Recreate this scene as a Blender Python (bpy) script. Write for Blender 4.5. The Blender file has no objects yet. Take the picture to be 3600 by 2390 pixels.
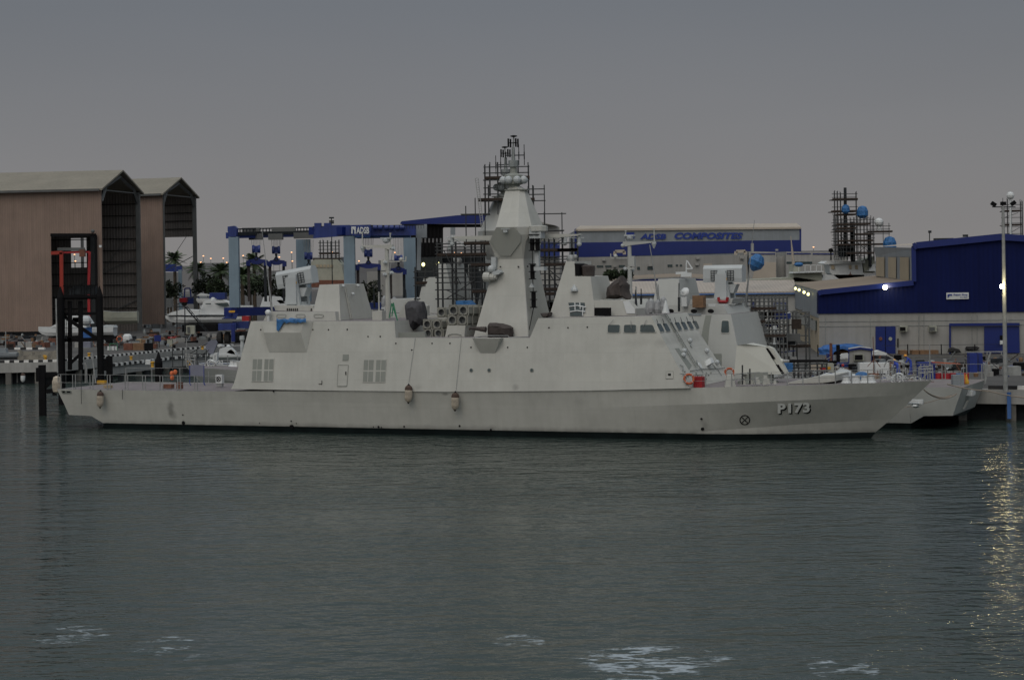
import bpy, bmesh, math, random
from mathutils import Vector, Matrix
random.seed(7)
V3=Vector
sc=bpy.context.scene
COL=sc.collection
# ---------------------------------------------------------------- camera model
F=7000.;H0=930.;RO=math.radians(.9);HC=13.7
PSI=math.radians(22.4);CO,SI=math.cos(PSI),math.sin(PSI)
OX,OY=27.2-66.5*CO,152.3+66.5*SI
YZ=2.6     # height of the yard ground
def ray(u,v):
    x=(u-1800)/F;y=(H0-v)/F
    return V3((x*math.cos(RO)+y*math.sin(RO),1.0,-x*math.sin(RO)+y*math.cos(RO)))
CAM=V3((0,0,HC))
def P(u,v,D): return CAM+ray(u,v)*D
def PG(u,v,z=YZ):
    r=ray(u,v);return CAM+r*((z-HC)/r.z)
def DG(u,v,z=YZ):
    r=ray(u,v);return (z-HC)/r.z
def W(s,t,z): return V3((OX+s*CO-t*SI,OY-s*SI-t*CO,z))
def L(p):
    dx=p[0]-OX;dy=p[1]-OY
    return V3((dx*CO-dy*SI,-dx*SI-dy*CO,p[2]))   # s,t,z
def PS(u,v,t0,k=0,z0=0):
    r=ray(u,v);a=-SI*r.x-CO*r.y;b=SI*OX+CO*OY
    lam=(t0-k*(HC-z0)-b)/(a+k*r.z)
    return CAM+r*lam
def PL(u,v,pl):
    A,B,C=pl;n=(B-A).cross(C-A);r=ray(u,v)
    return CAM+r*((A-CAM).dot(n)/r.dot(n))
def vplane(u1,D1,u2,D2):
    return (P(u1,900,D1),P(u2,900,D2),P(u1,900,D1)+V3((0,0,5)))
def pn(pl):
    n=(pl[1]-pl[0]).cross(pl[2]-pl[0]).normalized()
    return n if n.dot(CAM-pl[0])>0 else -n
cd=bpy.data.cameras.new('camera');cam=bpy.data.objects.new('camera',cd);COL.objects.link(cam)
c,s_=math.cos(RO),math.sin(RO)
cam.matrix_world=Matrix(((c,s_,0,0),(0,0,-1,0),(-s_,c,0,HC),(0,0,0,1)))
cd.sensor_width=36;cd.lens=70;cd.shift_y=-(1195-H0)/3600;cd.clip_end=20000;cd.clip_start=1
sc.camera=cam
sc.view_settings.view_transform='Standard';sc.view_settings.look='None';sc.view_settings.exposure=0
# ---------------------------------------------------------------- materials
MATS={}
def mat(key,col,rough=.6,var=.12,scale=(.6,.6,.6),metal=0,bump=0,bscale=2,spec=.4,emit=None,streak=0,stain=None):
    m=bpy.data.materials.new(key);m.use_nodes=True;nt=m.node_tree;N=nt.nodes;K=nt.links
    b=N['Principled BSDF'];b.inputs['Roughness'].default_value=rough;b.inputs['Metallic'].default_value=metal
    b.inputs['Specular IOR Level'].default_value=spec
    tc=N.new('ShaderNodeTexCoord')
    mp=N.new('ShaderNodeMapping');mp.inputs['Scale'].default_value=scale;K.new(tc.outputs['Object'],mp.inputs[0])
    no=N.new('ShaderNodeTexNoise');no.inputs['Scale'].default_value=1;no.inputs['Detail'].default_value=6;no.inputs['Roughness'].default_value=.65
    K.new(mp.outputs[0],no.inputs['Vector'])
    rp=N.new('ShaderNodeValToRGB');e=rp.color_ramp.elements
    e[0].position=.3;e[1].position=.7
    e[0].color=(*[x*(1-var) for x in col],1);e[1].color=(*[min(1,x*(1+var)) for x in col],1)
    K.new(no.outputs['Fac'],rp.inputs[0]);out=rp.outputs[0]
    if streak:
        mp2=N.new('ShaderNodeMapping');mp2.inputs['Scale'].default_value=(2.2,2.2,.09);K.new(tc.outputs['Object'],mp2.inputs[0])
        n2=N.new('ShaderNodeTexNoise');n2.inputs['Scale'].default_value=1;n2.inputs['Detail'].default_value=5;K.new(mp2.outputs[0],n2.inputs['Vector'])
        r2=N.new('ShaderNodeValToRGB');r2.color_ramp.elements[0].position=.25;r2.color_ramp.elements[1].position=.62
        r2.color_ramp.elements[0].color=(1-streak,1-streak,1-streak*1.1,1);r2.color_ramp.elements[1].color=(1,1,1,1)
        K.new(n2.outputs['Fac'],r2.inputs[0])
        mx=N.new('ShaderNodeMix');mx.data_type='RGBA';mx.blend_type='MULTIPLY';mx.inputs[0].default_value=1
        K.new(out,mx.inputs[6]);K.new(r2.outputs[0],mx.inputs[7]);out=mx.outputs[2]
    K.new(out,b.inputs['Base Color'])
    if bump:
        n3=N.new('ShaderNodeTexNoise');n3.inputs['Scale'].default_value=bscale;n3.inputs['Detail'].default_value=3;K.new(tc.outputs['Object'],n3.inputs['Vector'])
        bp=N.new('ShaderNodeBump');bp.inputs['Strength'].default_value=bump;bp.inputs['Distance'].default_value=.1
        K.new(n3.outputs['Fac'],bp.inputs['Height']);K.new(bp.outputs[0],b.inputs['Normal'])
    if emit:
        b.inputs['Emission Color'].default_value=(*emit[0],1);b.inputs['Emission Strength'].default_value=emit[1]
    MATS[key]=m;return m
def ribmat(key,col,period,depth,rough=.6,axis='X',var=.1,streak=.15,contrast=.12):
    m=mat(key,col,rough,var,(.25,.25,.25),streak=streak)
    nt=m.node_tree;N=nt.nodes;K=nt.links;b=N['Principled BSDF'];tc=[n for n in N if n.type=='TEX_COORD'][0]
    w=N.new('ShaderNodeTexWave');w.wave_type='BANDS';w.bands_direction=axis;w.inputs['Scale'].default_value=1/period*.314;w.inputs['Distortion'].default_value=0
    K.new(tc.outputs['Object'],w.inputs['Vector'])
    bp=N.new('ShaderNodeBump');bp.inputs['Strength'].default_value=.8;bp.inputs['Distance'].default_value=depth;K.new(w.outputs['Fac'],bp.inputs['Height']);K.new(bp.outputs[0],b.inputs['Normal'])
    src=b.inputs['Base Color'].links[0].from_socket
    mx=N.new('ShaderNodeMix');mx.data_type='RGBA';mx.blend_type='MULTIPLY';mx.inputs[0].default_value=1
    r=N.new('ShaderNodeValToRGB');r.color_ramp.elements[0].color=(1-contrast*2,)*3+(1,);r.color_ramp.elements[1].color=(1,1,1,1);K.new(w.outputs['Fac'],r.inputs[0])
    K.new(src,mx.inputs[6]);K.new(r.outputs[0],mx.inputs[7]);K.new(mx.outputs[2],b.inputs['Base Color'])
    return m
mat('paint',(.43,.435,.405),.55,.08,(.35,.35,.35),bump=.5,bscale=.45,streak=.065)
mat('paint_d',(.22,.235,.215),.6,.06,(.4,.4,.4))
mat('paint_cool',(.40,.415,.40),.55,.05,(.35,.35,.35),bump=.25,bscale=.5,streak=.05)
mat('white',(.54,.565,.57),.45,.06)
mat('marking',(.78,.8,.78),.5,.05)
mat('panel_shade',(.33,.34,.315),.6,.05,(.4,.4,.4))  # darker than the hull paint; shade of the leaning radar face put into colour
mat('launcher',(.40,.43,.44),.5,.06)
mat('deck',(.16,.145,.15),.85,.2,(1,1,1))
mat('boot',(.007,.012,.013),.6,.4,spec=.15)
mat('glass',(.03,.05,.055),.15,.3,(2,2,2),spec=.8)
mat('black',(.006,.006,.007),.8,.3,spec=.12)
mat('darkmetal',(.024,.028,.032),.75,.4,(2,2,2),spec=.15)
mat('steel',(.23,.25,.25),.5,.3,(3,3,3),metal=.3)
mat('galv',(.26,.27,.27),.5,.25,(2,2,2),metal=.2)
mat('rustpole',(.035,.038,.04),.8,.4,(3,3,3))
mat('plank',(.034,.024,.019),.9,.5,(1.5,1.5,6))
mat('plank_l',(.3,.24,.16),.9,.3,(1.5,1.5,6))
mat('tarp_grey',(.05,.05,.056),.85,.35,(2,2,1),bump=.8,bscale=2.5)
mat('tarp_brown',(.052,.043,.04),.85,.35,(2,2,1),bump=.8,bscale=2.5)
mat('tarp_blue',(.025,.115,.29),.6,.4,(2,2,2),bump=1,bscale=3)
mat('tarp_blue_d',(.03,.11,.32),.6,.4,(1,1,1),bump=1,bscale=1.6)
mat('gantry_red',(.26,.022,.012),.6,.2);mat('orange',(.38,.085,.03),.6,.2);mat('red',(.3,.015,.02),.5,.3);mat('redb',(.33,.02,.03),.5,.3,(2,2,2))
mat('blue',(.012,.03,.2),.5,.2,(.5,.5,.5),streak=.15);mat('blue_l',(.05,.13,.34),.5,.2)
mat('liftleg',(.17,.235,.29),.5,.1,(.4,.4,.4),streak=.12)
mat('liftblue',(.016,.035,.17),.45,.25,(.5,.5,.5),streak=.2)
mat('yellow',(.5,.27,.02),.6,.2);mat('green',(.03,.17,.09),.6,.2);mat('plastic',(.27,.28,.29),.3,.3,(3,3,3));mat('purple',(.16,.17,.22),.6,.2)
mat('rubber',(.015,.015,.016),.85,.3,(4,4,4))
mat('fender',(.42,.37,.3),.7,.45,(1.2,1.2,1.6));mat('fender_d',(.07,.045,.035),.8,.4)
mat('concrete',(.13,.127,.118),.9,.25,(.3,.3,.3),bump=.5,bscale=2,streak=.2)
mat('conc_l',(.3,.3,.29),.9,.15,(.4,.4,.4),streak=.15)
mat('ground',(.062,.06,.058),.95,.35,(.07,.07,.07),bump=.3,bscale=.6)
mat('rubble',(.12,.105,.08),.95,.6,(.8,.8,.8),bump=1,bscale=1.5)
mat('kerb_w',(.62,.62,.6),.7,.2,(1,1,1));mat('kerb_b',(.02,.02,.022),.7,.3,(1,1,1))
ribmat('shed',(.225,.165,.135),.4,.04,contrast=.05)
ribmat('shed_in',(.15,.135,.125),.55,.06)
mat('shedroof',(.2,.185,.15),.7,.12,(.2,.2,.2),streak=.15)
mat('shedframe',(.085,.09,.09),.6,.2)
ribmat('blueclad',(.003,.008,.062),.5,.03,contrast=.05,streak=.15);MATS['blueclad'].node_tree.nodes['Principled BSDF'].inputs['Specular IOR Level'].default_value=.12;mat('bluetrim',(.006,.018,.13),.4,.1,(.3,.3,.3))
mat('greyclad',(.2,.225,.245),.5,.12,(.3,.3,.3),streak=.12)
mat('wallw',(.262,.262,.252),.8,.12,(.2,.2,.2),streak=.12);mat('wallbeige',(.33,.28,.2),.8,.12,(.2,.2,.2))
mat('roofbeige',(.35,.31,.26),.7,.12,(.2,.2,.2));mat('roofbrown',(.2,.16,.12),.7,.15,(.1,.1,.1))
ribmat('roofrib',(.37,.33,.29),.5,.04,contrast=.06);mat('wallwhite',(.36,.37,.365),.8,.1,(.2,.2,.2),streak=.15)
mat('ltgreen',(.3,.31,.26),.8,.15)
mat('leaf',(.035,.055,.025),.8,.5,(1,1,1));mat('leaf_d',(.016,.024,.012),.8,.5,(1,1,1));mat('palm',(.045,.07,.03),.7,.4,(1,1,1));mat('trunk',(.07,.055,.04),.9,.4,(3,3,1))
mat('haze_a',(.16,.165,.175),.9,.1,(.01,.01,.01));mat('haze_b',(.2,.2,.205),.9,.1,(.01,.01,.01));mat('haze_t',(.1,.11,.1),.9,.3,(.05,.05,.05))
mat('skin',(.25,.14,.09),.6,.1);mat('coverall',(.03,.06,.33),.8,.2,(4,4,4));mat('helmet',(.6,.25,.01),.4,.1)
mat('coverall_o',(.5,.13,.05),.8,.2,(4,4,4));mat('wood',(.17,.1,.055),.8,.35,(2,2,6));mat('rope',(.26,.22,.18),.9,.2)
mat('lamp_o',(.9,.5,.2),.5,0,emit=((1,.45,.2),2.2));mat('lamp_y',(.9,.9,.5),.5,0,emit=((1,.93,.4),2.2));mat('lamp_w',(1,.95,.85),.5,0,emit=((1,.88,.58),26));mat('lamp_r',(.9,.1,.1),.5,0,emit=((1,.15,.2),5))
mat('canister',(.22,.22,.195),.7,.3,(1,1,1));mat('canister_in',(.085,.09,.088),.7,.3);mat('tyre',(.02,.02,.02),.8,.4,(3,3,3))
mat('rusty',(.14,.06,.04),.9,.4,(2,2,2));mat('textblue',(.008,.03,.2),.5,.1)
# ---------------------------------------------------------------- mesh builder
def weather(key,stains,seam=.07):
    m=MATS[key];nt=m.node_tree;N=nt.nodes;K=nt.links;b=N['Principled BSDF'];tc=[n for n in N if n.type=='TEX_COORD'][0]
    src=b.inputs['Base Color'].links[0].from_socket
    sp=N.new('ShaderNodeSeparateXYZ');K.new(tc.outputs['Object'],sp.inputs[0]);cb=N.new('ShaderNodeCombineXYZ');K.new(sp.outputs['X'],cb.inputs[0]);K.new(sp.outputs['Z'],cb.inputs[1])
    br=N.new('ShaderNodeTexBrick');br.inputs['Scale'].default_value=.38;br.inputs['Mortar Size'].default_value=.006;br.inputs['Mortar Smooth'].default_value=.6;br.inputs['Brick Width'].default_value=2.2;br.inputs['Row Height'].default_value=.85
    br.inputs['Color1'].default_value=(1,1,1,1);br.inputs['Color2'].default_value=(.965,.965,.97,1);br.inputs['Mortar'].default_value=(1-seam*1.6,)*3+(1,);K.new(cb.outputs[0],br.inputs['Vector'])
    def mul(a,c):
        mx=N.new('ShaderNodeMix');mx.data_type='RGBA';mx.blend_type='MULTIPLY';mx.inputs[0].default_value=1;K.new(a,mx.inputs[6]);K.new(c,mx.inputs[7]);return mx.outputs[2]
    out=mul(src,br.outputs['Color'])
    nz_=N.new('ShaderNodeTexNoise');nz_.inputs['Scale'].default_value=1.3;nz_.inputs['Detail'].default_value=6;K.new(tc.outputs['Object'],nz_.inputs['Vector'])
    for (x,z,rx,rz,a) in stains:
        mp=N.new('ShaderNodeMapping');mp.inputs['Location'].default_value=(-x/rx,-z/rz,0);mp.inputs['Scale'].default_value=(1/rx,1/rz,0);K.new(cb.outputs[0],mp.inputs[0])
        l=N.new('ShaderNodeVectorMath');l.operation='LENGTH';K.new(mp.outputs[0],l.inputs[0])
        ad=N.new('ShaderNodeMath');ad.operation='ADD';K.new(l.outputs['Value'],ad.inputs[0]);
        n2=N.new('ShaderNodeMath');n2.operation='MULTIPLY_ADD';n2.inputs[1].default_value=1.6;n2.inputs[2].default_value=-.8;K.new(nz_.outputs['Fac'],n2.inputs[0]);K.new(n2.outputs[0],ad.inputs[1])
        r=N.new('ShaderNodeMapRange');r.inputs[1].default_value=.2;r.inputs[2].default_value=1;r.inputs[3].default_value=1-a;r.inputs[4].default_value=1;K.new(ad.outputs[0],r.inputs[0])
        c3=N.new('ShaderNodeCombineXYZ')
        for i in range(3): K.new(r.outputs[0],c3.inputs[i])
        out=mul(out,c3.outputs[0])
    K.new(out,b.inputs['Base Color'])
class MB:
    def __init__(s): s.v=[];s.f=[];s.m=[];s.cur=None
    def mt(s,k): s.cur=k;return s
    def add(s,vs,fs):
        o=len(s.v);s.v+= [V3(a) for a in vs];s.f+=[tuple(o+i for i in f) for f in fs];s.m+=[s.cur]*len(fs);return s
    def poly(s,pts): return s.add(pts,[tuple(range(len(pts)))])
    def prism(s,pts,vec):
        n=len(pts);vec=V3(vec);q=[V3(p)+vec for p in pts]
        return s.add(list(pts)+q,[tuple(range(n)),tuple(range(2*n-1,n-1,-1))]+[(i,(i+1)%n,n+(i+1)%n,n+i) for i in range(n)])
    def loft(s,A,B,caps=True):
        n=len(A);fs=[(i,(i+1)%n,n+(i+1)%n,n+i) for i in range(n)]
        if caps: fs+=[tuple(range(n)),tuple(range(2*n-1,n-1,-1))]
        return s.add(list(A)+list(B),fs)
    def box(s,c,sz,rz=0,ax=None):
        c=V3(c);hx,hy,hz=[x/2 for x in sz]
        M=Matrix.Rotation(rz,3,'Z') if ax is None else ax
        vs=[c+M@V3((x*hx,y*hy,z*hz)) for z in(-1,1) for y in(-1,1) for x in(-1,1)]
        return s.add(vs,[(0,1,3,2),(4,6,7,5),(0,4,5,1),(2,3,7,6),(0,2,6,4),(1,5,7,3)])
    def bar(s,a,b,w,h=None):
        a,b=V3(a),V3(b);h=h or w;d=(b-a)
        if d.length<1e-6:return s
        d.normalize();up=V3((0,0,1)) if abs(d.z)<.95 else V3((0,1,0))
        x=d.cross(up).normalized();y=x.cross(d)
        A=[a+x*(i*w/2)+y*(j*h/2) for i,j in((-1,-1),(1,-1),(1,1),(-1,1))]
        B=[p+(b-a) for p in A];return s.loft(A,B)
    def tube(s,a,b,r,r2=None,n=6):
        a,b=V3(a),V3(b);r2=r if r2 is None else r2;d=(b-a)
        if d.length<1e-6:return s
        d.normalize();up=V3((0,0,1)) if abs(d.z)<.95 else V3((0,1,0))
        x=d.cross(up).normalized();y=x.cross(d)
        cs=[(math.cos(2*math.pi*i/n),math.sin(2*math.pi*i/n)) for i in range(n)]
        return s.loft([a+x*(p*r)+y*(q*r) for p,q in cs],[b+x*(p*r2)+y*(q*r2) for p,q in cs])
    def path(s,pts,r,n=5):
        for i in range(len(pts)-1): s.tube(pts[i],pts[i+1],r,n=n)
        return s
    def lathe(s,c,prof,ax=(0,0,1),n=12):
        c=V3(c);d=V3(ax).normalized();up=V3((0,0,1)) if abs(d.z)<.95 else V3((0,1,0))
        x=d.cross(up).normalized();y=x.cross(d);vs=[]
        for r,h in prof:
            for i in range(n):
                a=2*math.pi*i/n;vs.append(c+d*h+x*(math.cos(a)*r)+y*(math.sin(a)*r))
        fs=[]
        for k in range(len(prof)-1):
            for i in range(n): fs.append((k*n+i,k*n+(i+1)%n,(k+1)*n+(i+1)%n,(k+1)*n+i))
        fs+=[tuple(range(n)),tuple(range(len(vs)-1,len(vs)-n-1,-1))]
        return s.add(vs,fs)
    def ball(s,c,r,sz=1,n=10):
        k=6;return s.lathe(c,[(max(.001,r*math.sin(math.pi*i/k)),-r*sz*math.cos(math.pi*i/k)) for i in range(k+1)],n=n)
    def torus(s,c,R_,r,ax,n=16,m=6):
        c=V3(c);d=V3(ax).normalized();up=V3((0,0,1)) if abs(d.z)<.95 else V3((0,1,0))
        x=d.cross(up).normalized();y=x.cross(d);vs=[];fs=[]
        for i in range(n):
            a=2*math.pi*i/n;e=x*math.cos(a)+y*math.sin(a)
            for j in range(m):
                b=2*math.pi*j/m;vs.append(c+e*(R_+r*math.cos(b))+d*(r*math.sin(b)))
        for i in range(n):
            for j in range(m): fs.append((i*m+j,((i+1)%n)*m+j,((i+1)%n)*m+(j+1)%m,i*m+(j+1)%m))
        return s.add(vs,fs)
    def grid(s,rows,cu=False):
        R_=len(rows);C_=len(rows[0]);fs=[]
        for i in range(R_-1):
            for j in range(C_-1 if not cu else C_):
                j2=(j+1)%C_;fs.append((i*C_+j,i*C_+j2,(i+1)*C_+j2,(i+1)*C_+j))
        return s.add([p for r in rows for p in r],fs)
    def to(s,name,mt,parent=None,smooth=False,kind=None,label=None):
        if parent is not None:
            inv=WM[parent.name].inverted()
        else:
            lo=[min(p[i] for p in s.v) for i in range(3)];hi=[max(p[i] for p in s.v) for i in range(3)]
            org=V3(((lo[0]+hi[0])/2,(lo[1]+hi[1])/2,lo[2]))
            inv=Matrix.Translation(-org)
        me=bpy.data.meshes.new(name);me.from_pydata([inv@p for p in s.v],[],s.f)
        keys=[]
        for k in s.m:
            k=k or mt
            if k not in keys: keys.append(k)
        for k in keys: me.materials.append(MATS[k])
        me.polygons.foreach_set('material_index',[keys.index(k or mt) for k in s.m])
        bm=bmesh.new();bm.from_mesh(me);bmesh.ops.recalc_face_normals(bm,faces=bm.faces);bm.to_mesh(me);bm.free()
        if smooth:
            me.polygons.foreach_set('use_smooth',[True]*len(me.polygons))
            try: me.set_sharp_from_angle(angle=math.radians(40))
            except Exception: pass
        o=bpy.data.objects.new(name,me);COL.objects.link(o)
        if parent is not None:
            o.parent=parent;WM[o.name]=WM[parent.name].copy()
        else:
            o.location=org;WM[o.name]=Matrix.Translation(org)
        if kind:o['kind']=kind
        if label:o['label']=label
        return o
WM={}
def thing(name,label,cat,loc,rz=0,group=None):
    o=bpy.data.objects.new(name,None);COL.objects.link(o);o.location=loc;o.rotation_euler=(0,0,rz);o.empty_display_size=.5
    o['label']=label;o['category']=cat
    if group:o['group']=group
    WM[o.name]=Matrix.Translation(V3(loc))@Matrix.Rotation(rz,4,'Z')
    return o
def tag(o,label,cat,group=None):
    o['label']=label;o['category']=cat
    if group:o['group']=group
    return o
def copy_tree(o,parent=None):
    c_=o.copy();COL.objects.link(c_);c_.parent=parent
    for ch in [x for x in o.children]: copy_tree(ch,c_)
    return c_
def place(o,loc,rz=0,label=None,group=None):
    r=copy_tree(o);r.location=loc;r.rotation_euler=(0,0,rz)
    if label:r['label']=label
    if group:r['group']=group
    return r
def textmesh(body,size,bold=0,shear=0,space=1):
    cu=bpy.data.curves.new('lettering','FONT');cu.body=body;cu.size=size;cu.offset=bold;cu.shear=shear;cu.space_character=space
    cu.align_x='LEFT';cu.resolution_u=3
    o=bpy.data.objects.new('lettering',cu);COL.objects.link(o)
    dg=bpy.context.evaluated_depsgraph_get();me=bpy.data.meshes.new_from_object(o.evaluated_get(dg))
    vs=[v.co.copy() for v in me.vertices];fs=[tuple(p.vertices) for p in me.polygons]
    bpy.data.objects.remove(o);bpy.data.curves.remove(cu);bpy.data.meshes.remove(me)
    return vs,fs
def text_on(body,pl,u0,v0,u1,v1,off=.04,bold=0,shear=0,space=1):
    """lettering filling pixel box (u0,v0 top-left / u1,v1 bottom-right) on a plane"""
    vs,fs=textmesh(body,1,bold,shear,space)
    x0=min(p.x for p in vs);x1=max(p.x for p in vs);y0=min(p.y for p in vs);y1=max(p.y for p in vs)
    A,B,C=PL(u0,v1,pl),PL(u1,v1-(u1-u0)*math.sin(RO)*0,pl),PL(u0,v0,pl);n=pn(pl)
    vv=[A+(B-A)*((p.x-x0)/(x1-x0))+(C-A)*((p.y-y0)/(y1-y0))+n*off for p in vs]
    return vv,fs
# ---------------------------------------------------------------- world
w=bpy.data.worlds.new('World');sc.world=w;w.use_nodes=True;nt=w.node_tree;N=nt.nodes;K=nt.links
bg=N['Background'];tc=N.new('ShaderNodeTexCoord')
sep=N.new('ShaderNodeSeparateXYZ');K.new(tc.outputs['Generated'],sep.inputs[0])
rp=N.new('ShaderNodeValToRGB');cr=rp.color_ramp
pts=[(0,(.226,.217,.214)),(.03,(.217,.212,.213)),(.07,(.198,.201,.210)),(.13,(.158,.171,.191)),(.25,(.125,.142,.165)),(.5,(.18,.205,.235)),(1,(.95,1.0,1.03))]
cr.elements[0].position=0;cr.elements[0].color=(*pts[0][1],1);cr.elements[1].position=1;cr.elements[1].color=(*pts[-1][1],1)
for p_,c_ in pts[1:-1]:
    e=cr.elements.new(p_);e.color=(*c_,1)
K.new(sep.outputs['Z'],rp.inputs[0])
sky=N.new('ShaderNodeTexSky');sky.sky_type='NISHITA';sky.sun_disc=False
SUN_EL,SUN_AZ=math.radians(48),math.radians(200)   # bright twilight behind the camera
sky.sun_elevation=SUN_EL;sky.sun_rotation=SUN_AZ;sky.dust_density=6;sky.air_density=1.5
m1=N.new('ShaderNodeMix');m1.data_type='RGBA';m1.blend_type='MIX';m1.inputs[0].default_value=.0
sm=N.new('ShaderNodeMix');sm.data_type='RGBA';sm.blend_type='MULTIPLY';sm.inputs[0].default_value=1;sm.inputs[7].default_value=(.05,.05,.05,1)
K.new(sky.outputs[0],sm.inputs[6])
ad=N.new('ShaderNodeMix');ad.data_type='RGBA';ad.blend_type='ADD'
# the physical sky fades in away from the hazy horizon in front (y>0) toward the glow behind
mr=N.new('ShaderNodeMapRange');mr.inputs[1].default_value=.15;mr.inputs[2].default_value=-.9;mr.inputs[3].default_value=0;mr.inputs[4].default_value=.9
K.new(sep.outputs['Y'],mr.inputs[0]);K.new(mr.outputs[0],ad.inputs[0])
K.new(rp.outputs[0],ad.inputs[6]);K.new(sm.outputs[2],ad.inputs[7])
# faint uneven cloud
no=N.new('ShaderNodeTexNoise');no.inputs['Scale'].default_value=3;no.inputs['Detail'].default_value=3
mp=N.new('ShaderNodeMapping');mp.inputs['Scale'].default_value=(1,1,4);K.new(tc.outputs['Generated'],mp.inputs[0]);K.new(mp.outputs[0],no.inputs['Vector'])
mr2=N.new('ShaderNodeMapRange');mr2.inputs[3].default_value=.93;mr2.inputs[4].default_value=1.07;K.new(no.outputs['Fac'],mr2.inputs[0])
fm=N.new('ShaderNodeMix');fm.data_type='RGBA';fm.blend_type='MULTIPLY';fm.inputs[0].default_value=1;K.new(ad.outputs[2],fm.inputs[6]);K.new(mr2.outputs[0],fm.inputs[7])
K.new(fm.outputs[2],bg.inputs[0]);bg.inputs[1].default_value=1
sl=bpy.data.lights.new('sun_lamp','SUN');sl.energy=.4;sl.angle=math.radians(60);sl.color=(1,.99,.97)
so=bpy.data.objects.new('sun_lamp',sl);COL.objects.link(so)
az=math.radians(200);d=V3((math.sin(az)*math.cos(SUN_EL),math.cos(az)*math.cos(SUN_EL),math.sin(SUN_EL)))
so.rotation_euler=d.to_track_quat('Z','Y').to_euler();so.location=d*50
# ---------------------------------------------------------------- water
m=bpy.data.materials.new('water');m.use_nodes=True;nt=m.node_tree;N=nt.nodes;K=nt.links;b=N['Principled BSDF']
b.inputs['Base Color'].default_value=(.03,.045,.04,1);b.inputs['Roughness'].default_value=.07;b.inputs['IOR'].default_value=1.33
tc=N.new('ShaderNodeNewGeometry')
def nz(scale,sx,sy,det,rough=.5,rot=0):
    mp=N.new('ShaderNodeMapping');mp.inputs['Scale'].default_value=(sx,sy,1);mp.inputs['Rotation'].default_value=(0,0,rot);K.new(tc.outputs['Position'],mp.inputs[0])
    n=N.new('ShaderNodeTexNoise');n.inputs['Scale'].default_value=scale;n.inputs['Detail'].default_value=det;n.inputs['Roughness'].default_value=rough
    K.new(mp.outputs[0],n.inputs['Vector']);return n.outputs['Fac']
def math_(op,a,b_):
    n=N.new('ShaderNodeMath');n.operation=op
    for i,x in enumerate((a,b_)):
        if isinstance(x,(int,float)): n.inputs[i].default_value=x
        else: K.new(x,n.inputs[i])
    return n.outputs[0]
rd=math_('SUBTRACT',1.0,math_('ABSOLUTE',math_('SUBTRACT',math_('MULTIPLY',nz(.42,.5,1.0,3,.6,.08),2.0),1.0),0.0))
h=math_('ADD',math_('ADD',math_('MULTIPLY',nz(.2,.6,1.0,2,.5,.25),1.3),math_('MULTIPLY',rd,.9)),math_('ADD',math_('MULTIPLY',nz(.75,.55,1.0,3,.6,-.2),.75),math_('MULTIPLY',nz(2.4,.6,1,3,.6,.1),.2)))
# wind patches: ruffled and calmer areas
pt=nz(.018,1,2.2,3,.6);pr=N.new('ShaderNodeMapRange');pr.inputs[1].default_value=.35;pr.inputs[2].default_value=.65;pr.inputs[3].default_value=.45;pr.inputs[4].default_value=1.15;K.new(pt,pr.inputs[0])
bp=N.new('ShaderNodeBump');bp.inputs['Distance'].default_value=.26;K.new(pr.outputs[0],bp.inputs['Strength']);K.new(h,bp.inputs['Height']);K.new(bp.outputs[0],b.inputs['Normal'])
# foam patches drifting in the near water
def foam(cx,cy,rx,ry):
    mp=N.new('ShaderNodeMapping');mp.vector_type='POINT';mp.inputs['Location'].default_value=(-cx/rx,-cy/ry,0);mp.inputs['Scale'].default_value=(1/rx,1/ry,0);K.new(tc.outputs['Position'],mp.inputs[0])
    l=N.new('ShaderNodeVectorMath');l.operation='LENGTH';K.new(mp.outputs[0],l.inputs[0])
    r=N.new('ShaderNodeMapRange');r.inputs[1].default_value=1;r.inputs[2].default_value=.55;r.inputs[3].default_value=0;r.inputs[4].default_value=1;K.new(l.outputs['Value'],r.inputs[0]);return r.outputs[0]
fs_=None
for (u0,u1,v0,v1,a) in [(1950,2640,2255,2370,.98),(2000,2500,2320,2420,.93),(2820,3100,2310,2400,1.0),(1680,1960,2220,2285,.85),(0,480,2190,2275,.9),(360,760,2225,2310,.9),(600,780,2285,2345,.8),(2700,3000,2270,2340,.75)]:
    a0=PG(u0,v1,0);a1=PG(u1,v0,0);q=math_('MULTIPLY',foam((a0.x+a1.x)/2,(a0.y+a1.y)/2,abs(a1.x-a0.x)/2*1.15,abs(a1.y-a0.y)/2*1.3),a)
    fs_=q if fs_ is None else math_('MAXIMUM',fs_,q)
lace=math_('SUBTRACT',1.0,math_('ABSOLUTE',math_('SUBTRACT',math_('MULTIPLY',nz(.8,.45,1,5,.6,.1),2.0),1.0),0.0))
blob=nz(1.1,.45,1,4,.65,-.05);patch=nz(.25,.5,1,2,.5)
def ramp(x,a,b_):
    r=N.new('ShaderNodeMapRange');r.inputs[1].default_value=a;r.inputs[2].default_value=b_;K.new(x,r.inputs[0]);return r.outputs[0]
gate=math_('MULTIPLY',math_('SUBTRACT',fs_,1.0),.24)
f1=ramp(math_('ADD',math_('ADD',lace,gate),math_('MULTIPLY',patch,.25)),1.045,1.11)
f2=ramp(math_('ADD',math_('ADD',blob,gate),math_('MULTIPLY',patch,.25)),.705,.76)
class _F: outputs=[math_('MULTIPLY',math_('MAXIMUM',f1,f2),.85)]
fr=_F
db=N.new('ShaderNodeBsdfDiffuse');db.inputs[0].default_value=(.33,.38,.42,1)
ms=N.new('ShaderNodeMixShader');K.new(fr.outputs[0],ms.inputs[0]);K.new(b.outputs[0],ms.inputs[1]);K.new(db.outputs[0],ms.inputs[2])
K.new(ms.outputs[0],N['Material Output'].inputs[0]);MATS['water']=m
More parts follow.
